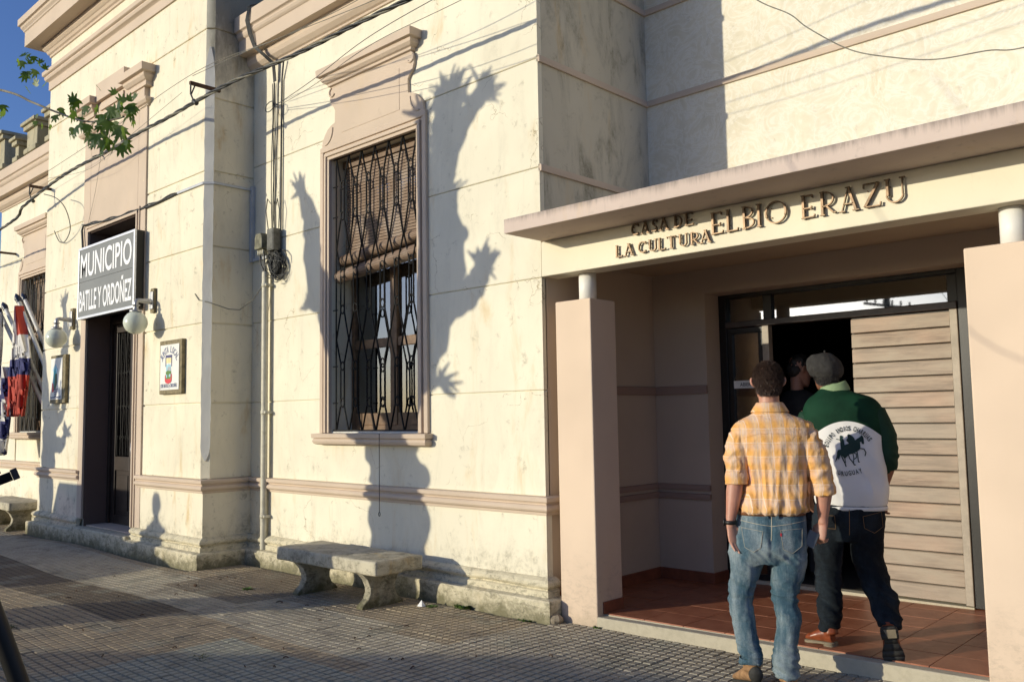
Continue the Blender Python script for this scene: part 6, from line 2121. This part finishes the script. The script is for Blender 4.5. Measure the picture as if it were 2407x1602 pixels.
b = MB(); b.loft([ring((.030, 0, 1.006), .180, .120, 40, 2.4), ring((.030, 0, 1.006), .184, .124, 40, 2.4), ring((.030, 0, .970), .187, .128, 40, 2.4), ring((.030, 0, .970), .183, .122, 40, 2.4)], False, True)
mk(man, 'belt', b.mesh('belt'), M['belt'])
for x_ in (.004, .060):
    MB_ = MB().box(x_ - .008, x_ + .008, -.136, -.128, .960, 1.010)
    mesh_obj('belt_loop', MB_.mesh('belt_loop', M['denim']), None, man)
for c_, rx, ry in (((-.112, -.03, .156), .060, .062), ((.077, -.02, .088), .060, .066)):
    b = MB(); b.loft([ring((c_[0], c_[1], c_[2] + .022), rx, ry, 30), ring((c_[0], c_[1], c_[2] + .020), rx + .004, ry + .004, 30), ring((c_[0], c_[1], c_[2] - .004), rx + .005, ry + .005, 30), ring((c_[0], c_[1], c_[2] - .006), rx - .002, ry - .002, 30)], False, True)
    mk(man, 'hem', b.mesh('hem'), M['denim'])
# boots: left heel lifted, right planted
b = MB(); shoe(b, (-.095, -.075, .060), (-.195, .13, .008), .047, .080); b.tube([(-.108, -.03, .20), (-.108, -.035, .11)], [.046, .050], 16)
mk(man, 'boot', remesh(b, .0055, 2), M['boot'])
b = MB(); sole_(b, (-.093, -.088, .062), (-.197, .14, .010), .052, .030)
for k in range(7):
    t = k / 6.
    p = Vector((-.093, -.088, .036)).lerp(Vector((-.197, .14, -.018)), t)
    b.box(p.x - .044, p.x + .044, p.y - .008, p.y + .008, p.z - .008, p.z + .002)
b.ell((-.088, -.078, .098), .040, .026, .045, 14, 8)
mk(man, 'boot_sole', b.mesh('sole'), M['sole'])
b = MB(); shoe(b, (.085, -.075, -.005), (.080, .195, -.005), .047, .080); b.tube([(.082, -.02, .14), (.083, -.025, .06)], [.046, .050], 16)
mk(man, 'boot', remesh(b, .0055, 2), M['boot'])
b = MB(); sole_(b, (.085, -.088, .012), (.080, .20, .012), .052, .030); mk(man, 'boot_sole', b.mesh('sole'), M['sole'])
b = MB(); b.loft([ring((LW.x, LW.y, LW.z + .016), .030, .030, 22, 2), ring((LW.x, LW.y, LW.z + .016), .034, .034, 22, 2), ring((LW.x, LW.y, LW.z - .006), .034, .034, 22, 2), ring((LW.x, LW.y, LW.z - .006), .029, .029, 22, 2)], False, True)
b.box(LW.x - .040, LW.x - .030, LW.y - .016, LW.y + .016, LW.z - .014, LW.z + .024)
mk(man, 'wristwatch', b.mesh('watch'), M['black'])
# the grey phone in his right hand
rotm = Matrix.Rotation(rz1, 3, 'Z')
ph = MB().box(-.030, .030, -.004, .004, -.045, .045)
po_ = mesh_obj('phone', ph.mesh('phone', plain('grey_phone_case', (.10, .11, .12), .4)), None, None, Vector(O1) + rotm @ Vector((.240, -.055, .842)))
po_.rotation_euler = (R(-8), R(28), rz1 + R(15))
bb_ = po_.modifiers.new('b', 'BEVEL'); bb_.width = .003
tag(po_, 'small grey phone held in the right hand of the man in plaid', 'phone')

# ============ man in the cap and jersey
O2 = (-2.22, 5.42, .10)
rz2 = math.atan2(2.22, 5.42)
gau = thing('person', O2, 'man seen from behind in a grey flat cap, green and white jersey and dark jeans', 'person', 'men walking into the porch', rz2)
b = MB()
head(b, (-.128, .03, 1.585), yaw=.28, pitch=-.12, s=.98)
b.tube([(-.095, .0, 1.50), (-.105, .005, 1.57), (-.122, .015, 1.66)], [.068, .060, .056], 16)
lofted(b, [(-.085, 0, 1.54, .07, .055), (-.06, .0, 1.49, .15, .085), (-.05, .0, 1.40, .19, .10), (-.03, 0, 1.2, .16, .10), (-.02, 0, .95, .15, .10)])
lofted(b, [(-.13, 0, .90, .06, .07), (-.168, .01, .56, .045, .05), (-.172, .03, .3, .035, .04), (-.18, .02, .08, .032, .034)], 20)
lofted(b, [(.07, 0, .90, .06, .07), (.060, .015, .58, .045, .05), (.116, -.06, .37, .038, .040), (.157, -.17, .20, .032, .034)], 20)
b.tube([(-.24, .02, 1.44), (-.31, .04, 1.2), (-.27, .12, .98), (-.27, .14, .93)], [.05, .045, .032, .028], 14)
hand(b, (-.27, .14, .93), (.1, .2, -1), (.3, .9, 0), curl=.4, s=.98)
b.tube([(.13, .0, 1.45), (.212, -.01, 1.18), (.20, .02, 1.08), (.168, .05, .97), (.165, .055, .95)], [.055, .045, .038, .029, .027], 14)
hand(b, (.163, .058, .94), (-.1, .2, -1), (-.3, .9, 0), curl=.5, s=.98)
me = remesh(b, .0055, 2, .5)
mk(gau, 'body', me, M['skin2'])
b = MB(); b.ell((-.128, .012, 1.700), .082, .092, .085, 24, 16); b.ell((-.124, -.016, 1.655), .072, .062, .052, 24, 14)
hm = remesh(b, .006, 2)
hair = mk(gau, 'hair', hm, M['hairgrey'])
hair_on(hm, hair, 'hair_strands', M['hairgrey'], 12000, .010, lambda c: c.z > 1.608 and c.z < 1.73, .5, .0010, 9, .35)
# flat wool cap
b = MB()
capc = Vector((-.132, .02, 1.705))
rows = []
for t, rr_, hz in ((0, .086, -.042), (.1, .093, -.032), (.25, .107, -.008), (.45, .110, .026), (.65, .098, .062), (.8, .075, .086), (.92, .044, .101), (1, .010, .106)):
    rows.append([(capc.x + rr_ * math.cos(a) * (1.0) - .004, capc.y + rr_ * 1.10 * math.sin(a), capc.z + hz + .012 * (1 - t) * math.sin(a) + (-.020 * math.cos(a) if t < .9 else 0) * (1 - abs(t - .4))) for a in [2 * math.pi * j / 36 for j in range(36)]])
b.loft(rows, True, True)
cm_ = remesh(b, .006, 2)
displace(cm_, lambda c, n: .0035 * ridged(math.atan2(c.y - capc.y, c.x - capc.x) * 2.5, 0, c.z * 6) + .002 * nz(c.x * 30, c.y * 30, c.z * 30))
mk(gau, 'flat_cap', cm_, M['cap'])
b = MB(); b.ell((capc.x, capc.y, capc.z + .118), .006, .006, .008, 8, 6)
mk(gau, 'cap_button', b.mesh('btn'), M['cap'])
# jersey body
b = MB()
lofted(b, [(-.095, .0, 1.590, .070, .062), (-.080, 0, 1.560, .120, .080), (-.055, 0, 1.525, .190, .102), (-.045, 0, 1.465, .232, .120), (-.042, -.002, 1.38, .240, .130), (-.035, -.002, 1.25, .232, .134), (-.030, 0, 1.10, .222, .134), (-.022, 0, .97, .218, .138), (-.020, 0, .90, .214, .136), (-.020, 0, .866, .206, .130)], 44, 2.4)
me = remesh(b, .0068, 3, .6)
def jersey_folds(c, n):
    hang = max(0, min(1, (1.42 - c.z) / .35)) * max(.15, min(1, (c.z - .87) / .12))
    v = .015 * hang * (ridged(c.x * 8 + 1.5 * math.sin(c.z * 5), c.y * 3, c.z * 1.7) - .45)
    v += .009 * hang * nz(c.x * 16 + c.z * 5, c.y * 6, c.z * 5)
    v += .004 * nz(c.x * 9, c.y * 9, c.z * 12)
    return v
displace(me, jersey_folds)
jt = mk(gau, 'jersey', me, M['jersey'])
jv = bvh_of(me)
b = MB(); b.loft([ring((-.020, 0, .868), .207, .132, 44, 2.4), ring((-.020, 0, .866), .211, .136, 44, 2.4), ring((-.020, 0, .845), .211, .136, 44, 2.4), ring((-.020, 0, .843), .205, .130, 44, 2.4)], False, True)
mk(gau, 'hem_band', b.mesh('hem'), plain('white_hem', (.78, .77, .73), .8, var=.05, obj=True))
b = MB()
b.tube([(.08, 0, 1.435), (.140, -.008, 1.415), (.196, -.012, 1.28), (.205, -.01, 1.16), (.200, .01, 1.105), (.190, .02, 1.075)], [.066, .080, .070, .060, .052, .040], 20)
b.tube([(-.17, 0, 1.43), (-.240, .01, 1.40), (-.31, .03, 1.24), (-.31, .06, 1.12)], [.070, .074, .062, .050], 20)
sm_ = remesh(b, .0065, 2)
def sl_folds(c, n):
    low = max(0, min(1, (1.34 - c.z) / .2))
    return .004 * nz(c.x * 14, c.y * 14, c.z * 10) + .013 * low * (ridged(c.x * 6, c.y * 6, c.z * 17 + c.x * 10) - .4)
displace(sm_, sl_folds)
mk(gau, 'sleeves', sm_, M['jgreen'])
# pale green collar, turned up on the right
b = MB()
rows = []
for k, (zc, rx, ry) in enumerate(((1.560, .100, .078), (1.582, .092, .074), (1.606, .080, .070), (1.618, .072, .066), (1.612, .066, .060))):
    rows.append([(-.090 + rx * math.cos(a), .002 + ry * math.sin(a), zc + .022 * max(0, math.cos(a - .3)) - .018 * max(0, -math.cos(a)) - .02 * max(0, math.sin(a))) for a in [2 * math.pi * j / 36 for j in range(36)]])
b.loft(rows, False, True)
mk(gau, 'collar', b.mesh('collar'), M['collar'])
# print on the back
def proj_text(s, place, nm='back_lettering'):
    out = MB()
    for i, c in enumerate(s):
        if c == ' ': continue
        cx_, cz_, rot, w, h = place(i)
        if c == 'I': w *= .32
        t = text_mesh(c, -w / 2, w / 2, -h / 2, h / 2, 0, 0, .02)
        pts = [(cx_ + p[0] * math.cos(rot) - p[2] * math.sin(rot), cz_ + p[0] * math.sin(rot) + p[2] * math.cos(rot)) for p in t.v]
        P = project_verts(jv, pts, .0045)
        out.add([tuple(p) for p in P], t.f, False)
    return mesh_obj(nm, out.mesh(nm, M['print']), None, gau)
s1 = 'EQUIPO INDIOS CHARRUAS'
def pl1(i):
    t = i / (len(s1) - 1)
    x = -.160 + t * .268
    # arc through (-.145,1.23) (-.01,1.342) (.105,1.279)
    a = R(158 - t * 122)
    cx0, cz0, rx_, rz_ = -.012, 1.175, .145, .166
    x = cx0 + rx_ * math.cos(a); z = cz0 + rz_ * math.sin(a)
    rot = math.atan2(-rz_ * math.cos(a), rx_ * math.sin(a))
    return (x, z, -math.atan2(rz_ * math.cos(a), rx_ * math.sin(a)), .0125, .029)
proj_text(s1, pl1)
s2 = 'URUGUAY'
def pl2(i):
    t = i / (len(s2) - 1)
    x = -.078 + t * .122
    return (x, 1.069 + .026 * max(0, (t - .25)) ** 1.5 + .006 * (t < .1), .05 + .30 * t, .0145, .029)
proj_text(s2, pl2)
hx = lambda x, y: (-.101 + (x - 430) * .000505 + (y - 560) * .00002, 1.136 + (695 - y) * .000505)
polys = [[(548, 490), (575, 480), (600, 470), (650, 450), (680, 430), (700, 415), (735, 392), (755, 372), (768, 385), (775, 410), (772, 450), (776, 470), (765, 480), (752, 472), (745, 450), (732, 452), (728, 480), (730, 510), (722, 540), (705, 555), (680, 570), (640, 590), (600, 600), (570, 625), (548, 650), (535, 640), (525, 600), (530, 540)],
         [(583, 420), (600, 400), (597, 385), (595, 368), (610, 356), (627, 362), (630, 378), (622, 392), (640, 395), (652, 382), (662, 392), (672, 410), (678, 432), (660, 465), (610, 480), (595, 455), (580, 440)],
         [(515, 400), (508, 385), (518, 373), (536, 376), (546, 392), (540, 408), (552, 430), (557, 490), (550, 560), (542, 640), (520, 622), (510, 560), (512, 480), (506, 432)],
         [(512, 540), (482, 543), (464, 566), (458, 610), (445, 650), (428, 698), (450, 668), (468, 640), (476, 668), (490, 630), (502, 602), (522, 622), (532, 560)]]
def strk(pts, w):
    for i in range(len(pts) - 1):
        a, c = Vector(pts[i]), Vector(pts[i + 1]); d = (c - a).normalized(); n_ = Vector((-d.y, d.x)) * w / 2
        a = a - d * w * .3; c = c + d * w * .3
        polys.append([tuple(a - n_), tuple(c - n_), tuple(c + n_), tuple(a + n_)])
strk([(468, 416), (512, 428)], 9)
strk([(505, 600), (520, 650), (540, 700), (551, 742)], 13)
strk([(545, 645), (549, 700)], 9)
strk([(588, 598), (600, 650), (630, 690), (645, 724), (656, 724)], 12)
strk([(640, 585), (646, 640), (640, 690)], 10)
strk([(655, 585), (677, 592), (677, 636), (652, 655)], 10)
strk([(688, 560), (692, 620), (694, 688), (706, 690)], 11)
strk([(722, 528), (768, 536), (786, 578), (774, 616)], 12)
for pq_ in polys:
    decal(jv, [hx(*p) for p in pq_], .0042, 'riders_emblem', M['print'], gau, 1, .014)
# dark jeans
b = MB()
lofted(b, [(-.030, 0, .90, .190, .122), (-.032, -.004, .84, .204, .134), (-.034, -.006, .78, .206, .136), (-.040, 0, .70, .195, .120), (-.045, 0, .655, .14, .10)], 40, 2.4)
leg_jeans(b, [(-.145, 0, .80, .104, .118), (-.162, .005, .66, .096, .112), (-.168, .01, .56, .084, .098), (-.172, .02, .47, .074, .086), (-.172, .03, .38, .070, .082), (-.172, .03, .28, .068, .078), (-.173, .025, .19, .066, .074), (-.180, .02, .125, .056, .066), (-.182, .02, .10, .048, .058)])
leg_jeans(b, [(.072, 0, .80, .106, .118), (.062, .005, .67, .100, .112), (.060, .015, .56, .092, .102), (.090, -.01, .46, .084, .092), (.118, -.06, .37, .082, .084), (.140, -.12, .29, .078, .076), (.155, -.165, .225, .070, .068), (.160, -.18, .185, .058, .060)])
me = remesh(b, .0065, 2, .6)
def jf2(c, n):
    low = max(0, min(1, (.60 - c.z) / .2))
    v = .018 * low * (ridged(c.x * 3 + c.y * 3, c.y * 4, c.z * 17 + c.x * 12) - .35)
    v += .006 * (ridged(c.x * 8, c.y * 6, c.z * 7 + c.x * 5) - .4) + .0025 * nz(c.x * 28, c.y * 28, c.z * 34)
    return v
displace(me, jf2)
mk(gau, 'jeans', me, M['denim_dark'])
jb2 = bvh_of(me)
for poly in ([(-.20, .815), (-.115, .815), (-.112, .735), (-.20, .735)], [(.045, .815), (.150, .840), (.155, .75), (.105, .715), (.050, .745)]):
    decal(jb2, poly, .003, 'back_pocket', M['denim_dark'], gau)
    stitch(jb2, poly + [poly[0]], .0036, .0010, 'pocket_stitching', M['thread_o'], gau)
stitch(jb2, [(-.03, .86), (-.032, .78), (-.036, .70)], .001, .0016, 'seat_seam', M['thread_o'], gau)
# shoes: left flat, turned out; right rolling off its toe with the sole in view
b = MB(); shoe(b, (-.158, -.012, .030), (-.315, .085, .022), .048, .090); b.tube([(-.175, .01, .16), (-.17, .0, .08)], [.042, .046], 16)
mk(gau, 'shoe', remesh(b, .005, 2), M['boot2'])
b = MB(); sole_(b, (-.150, -.020, .034), (-.320, .088, .020), .050, .010, heelh=.026); mk(gau, 'shoe_sole', b.mesh('sole'), M['sole2'])
hl, te = Vector((.150, -.265, .205)), Vector((.178, -.235, -.015))
b = MB()
dd = (te - hl).normalized(); L_ = (te - hl).length * 1.02
fr_ = Vector((0, 1, .12)); fr_ = (fr_ - dd * fr_.dot(dd)).normalized(); sdv = dd.cross(fr_).normalized()
rows = []
for t, hw, hh in ((-.02, .5, .5), (.03, .70, .85), (.15, .80, 1.15), (.32, .82, 1.15), (.5, .90, .85), (.7, 1.05, .62), (.86, .96, .50), (.96, .7, .4), (1.0, .3, .2)):
    cc = hl + dd * (t * L_)
    rows.append([tuple(cc + sdv * (.053 * hw * math.cos(q)) + fr_ * (.075 * hh * (.5 + .5 * math.sin(q)))) for q in [2 * math.pi * j / 20 for j in range(20)]])
b.loft(rows, True, True)
b.tube([hl + dd * .05 + fr_ * .045, hl + fr_ * .060 + Vector((0, 0, .01))], [.040, .034], 14)
mk(gau, 'shoe', remesh(b, .005, 2), M['boot2'])
b = MB()
out = [(-.03, .55), (.02, .80), (.12, .86), (.27, .80), (.28, .62), (.42, .66), (.6, .98), (.75, 1.06), (.88, .92), (.97, .6), (1.02, .2)]
for i in range(len(out) - 1):
    (t0, w0), (t1, w1) = out[i], out[i + 1]
    th = .032 if t1 <= .275 else .012
    V = []
    for t, w_ in ((t0, w0), (t1, w1)):
        for sg in (-1, 1):
            for dp in (0.0, -th):
                V.append(tuple(hl + dd * (t * L_) + sdv * (.057 * w_ * sg) + fr_ * dp))
    b.add(V, [(0, 1, 3, 2), (4, 6, 7, 5), (0, 4, 5, 1), (2, 3, 7, 6), (1, 5, 7, 3), (0, 2, 6, 4)], False)
mk(gau, 'shoe_sole', b.mesh('sole'), M['sole'])
b = MB(); q0 = hl + dd * (.02 * L_) - fr_ * .033
b.add([tuple(q0 - sdv * .03), tuple(q0 + sdv * .036), tuple(q0 + sdv * .036 + dd * .05), tuple(q0 - sdv * .01 + dd * .05)], [(0, 1, 2, 3)])
mk(gau, 'heel_plate', b.mesh('plate'), M['sole2'])

# ============ other figures: one in the dark lobby, one holding a camera at the left edge, one in the street
def simple_person(loc, rz, label, cloth, trous, skinm, hairm, h=1.0, arms='down', name_group=None, head_pitch=0, head_yaw=0, camera_arm=False):
    t = thing('person', loc, label, 'person', name_group, rz)
    b = MB()
    head(b, (0, .02, 1.50 * h), yaw=head_yaw, pitch=head_pitch, s=h)
    b.tube([(0, -.01, 1.40 * h), (0, 0, 1.47 * h), (0, .005, 1.56 * h)], [.066, .056, .054], 14)
    lofted(b, [(0, 0, 1.45 * h, .07, .05), (0, 0, 1.38 * h, .17, .09), (0, 0, 1.2 * h, .16, .10), (0, 0, .9 * h, .15, .11)])
    for s_ in (-1, 1):
        lofted(b, [(s_ * .09, 0, .9 * h, .08, .09), (s_ * .10, .01, .5 * h, .06, .065), (s_ * .10, 0, .08, .04, .045)], 18)
        if camera_arm and s_ > 0:
            pts = [(.17, 0, 1.37), (.22, -.02, 1.10), (.20, .16, 1.20), (.18, .24, 1.28)]
        else:
            pts = [(s_ * .18, 0, 1.37 * h), (s_ * .22, -.02, 1.10 * h), (s_ * .21, .04, .88 * h), (s_ * .21, .045, .85 * h)]
        b.tube(pts, [.05, .042, .030, .026], 14)
        e = Vector(pts[-1]); d = (Vector(pts[-1]) - Vector(pts[-2]))
        hand(b, tuple(e), tuple(d), (-s_ * .6, .8, .2), curl=.5, s=.95)
    mk(t, 'body', remesh(b, .0065, 2, .5), skinm)
    b = MB(); b.ell((0, .0, 1.665 * h), .086, .100, .090, 20, 12); b.ell((0, -.03, 1.61 * h), .080, .075, .075, 20, 12)
    rot = Matrix.Rotation(head_yaw, 3, 'Z') @ Matrix.Rotation(head_pitch, 3, 'X'); c0 = Vector((0, .02, 1.5 * h))
    b.v = [tuple(c0 + rot @ (Vector(v) - c0)) for v in b.v]
    hm_ = remesh(b, .008, 1); displace(hm_, lambda c, n: .010 * nz(c.x * 28, c.y * 28, c.z * 28) + .006 * nz(c.x * 60, c.y * 60, c.z * 60)); mk(t, 'hair', hm_, hairm)
    b = MB()
    lofted(b, [(0, 0, 1.46 * h, .075, .062), (0, 0, 1.42 * h, .14, .085), (0, 0, 1.36 * h, .205, .11), (0, 0, 1.2 * h, .195, .12), (0, 0, 1.0 * h, .185, .125), (0, 0, .88 * h, .185, .125)], 32)
    for s_ in (-1, 1):
        if camera_arm and s_ > 0: pts = [(.15, 0, 1.39), (.20, 0, 1.30), (.222, -.02, 1.10), (.205, .14, 1.185)]
        else: pts = [(s_ * .16, 0, 1.39 * h), (s_ * .20, 0, 1.30 * h), (s_ * .222, -.02, 1.10 * h), (s_ * .215, .03, .92 * h)]
        b.tube(pts, [.062, .064, .054, .042], 16)
    me_ = remesh(b, .009, 2); displace(me_, lambda c, n: .006 * (ridged(c.x * 9, c.y * 9, c.z * 8) - .4)); mk(t, 'shirt', me_, cloth)
    b = MB()
    lofted(b, [(0, 0, .92 * h, .178, .118), (0, 0, .80 * h, .188, .128), (0, 0, .70 * h, .16, .11)], 30)
    for s_ in (-1, 1):
        lofted(b, [(s_ * .09, 0, .85 * h, .10, .115), (s_ * .10, 0, .62 * h, .09, .10), (s_ * .105, 0, .45 * h, .07, .08), (s_ * .105, 0, .2, .062, .068), (s_ * .105, 0, .07, .06, .066)], 24)
    me_ = remesh(b, .009, 2); displace(me_, lambda c, n: .008 * (ridged(c.x * 6, c.y * 6, c.z * 12) - .4)); mk(t, 'trousers', me_, trous)
    for s_ in (-1, 1):
        b = MB(); shoe(b, (s_ * .105, -.07, 0), (s_ * .12, .18, 0), .045, .075); mk(t, 'shoe', remesh(b, .007, 1), M['black'])
    return t
simple_person((-3.47, 7.35, .10), .25, 'man with tousled black hair in dark clothes, head bowed, inside the dark doorway', M['darkcloth'], M['darkcloth'], M['skin'], M['hairgrey'], 1.12, head_pitch=-.25, head_yaw=-.9)
simple_person((-12.85, -.88, -.10), .0, 'unseen bystander guessed in the street beyond the parked car, placed to cast the shadow right of the bay door', M['darkcloth'], M['denim_dark'], M['skin'], M['hairbrown'], 1.12)  # figure guessed from a wall shadow, added out of view to cast it

# cameraman at the left edge: only his hand and small camera reach the frame
simple_person((-2.42, .50, -.0), R(-60), 'man in dark clothes at the left edge holding up a small black camera', M['darkcloth'], M['darkcloth'], M['skin'], M['hairbrown'], 1.0, camera_arm=True)
ac = thing('small_camera', (-1.955, .585, 1.44), 'small black camera on a short arm, held up at the left edge of the frame', 'camera')
fx = Vector((.25, .96, 0)).normalized()
b = MB()
b.box(-.017, .017, -.010, .010, -.009, .009); mm1 = b.mesh('body', M['iron'])
o = mesh_obj('body', mm1, None, ac, (0, 0, 0)); o.rotation_euler = (0, R(-22), R(72))
b = MB(); b.box(-.008, .008, -.009, .009, .010, .030); o = mesh_obj('viewfinder', b.mesh('vf', M['iron']), None, ac, (-.002, -.006, 0)); o.rotation_euler = (0, R(-22), R(72))
b = MB(); b.box(.018, .030, -.010, .010, -.010, .012); o = mesh_obj('light_panel', b.mesh('lp', M['frame_red']), None, ac, (0, 0, 0)); o.rotation_euler = (0, R(-22), R(72))
b = MB(); b.tube([(0, -.018, -.006), (-.01, -.035, -.012), (-.03, -.06, -.016)], [.004, .005, .008], 8); b.build
mesh_obj('arm', b.mesh('arm', M['black']), None, ac)
b = MB(); b.tube([(-.022, -.030, -.034), (-.014, -.022, -.085)], [.014, .014], 12); mesh_obj('grip', b.mesh('grip', M['black']), None, ac)

tp = thing('leg_stand_in', (-2.0, .72, 0), 'black tripod guessed in place of a dark trouser leg, lower left corner of the frame', 'leg_stand_in')  # three-legged stand put where a dark trouser leg shows
l1_ = mesh_obj('leg', MB().tube([(0, 0, 1.40), (.035, .078, 1.154), (.046, .111, 1.051), (.16, .44, 0)], [.016, .018, .018, .014], 12).mesh('leg', M['black']), None, tp, (.05, -.22, 0))
l2_ = mesh_obj('leg', MB().tube([(0, 0, 1.40), (-.45, .0, 0)], [.026, .018], 12).mesh('leg', M['black']), None, tp, (.05, -.22, 0))
l3_ = mesh_obj('leg', MB().tube([(0, 0, 1.40), (.1, -.45, 0)], [.026, .018], 12).mesh('leg', M['black']), None, tp, (.05, -.22, 0))
mesh_obj('head', MB().lathe([(.05, 0), (.05, .06), (.03, .10)], (0, 0, 1.36), 14).mesh('head', M['black']), None, tp, (.05, -.22, 0))
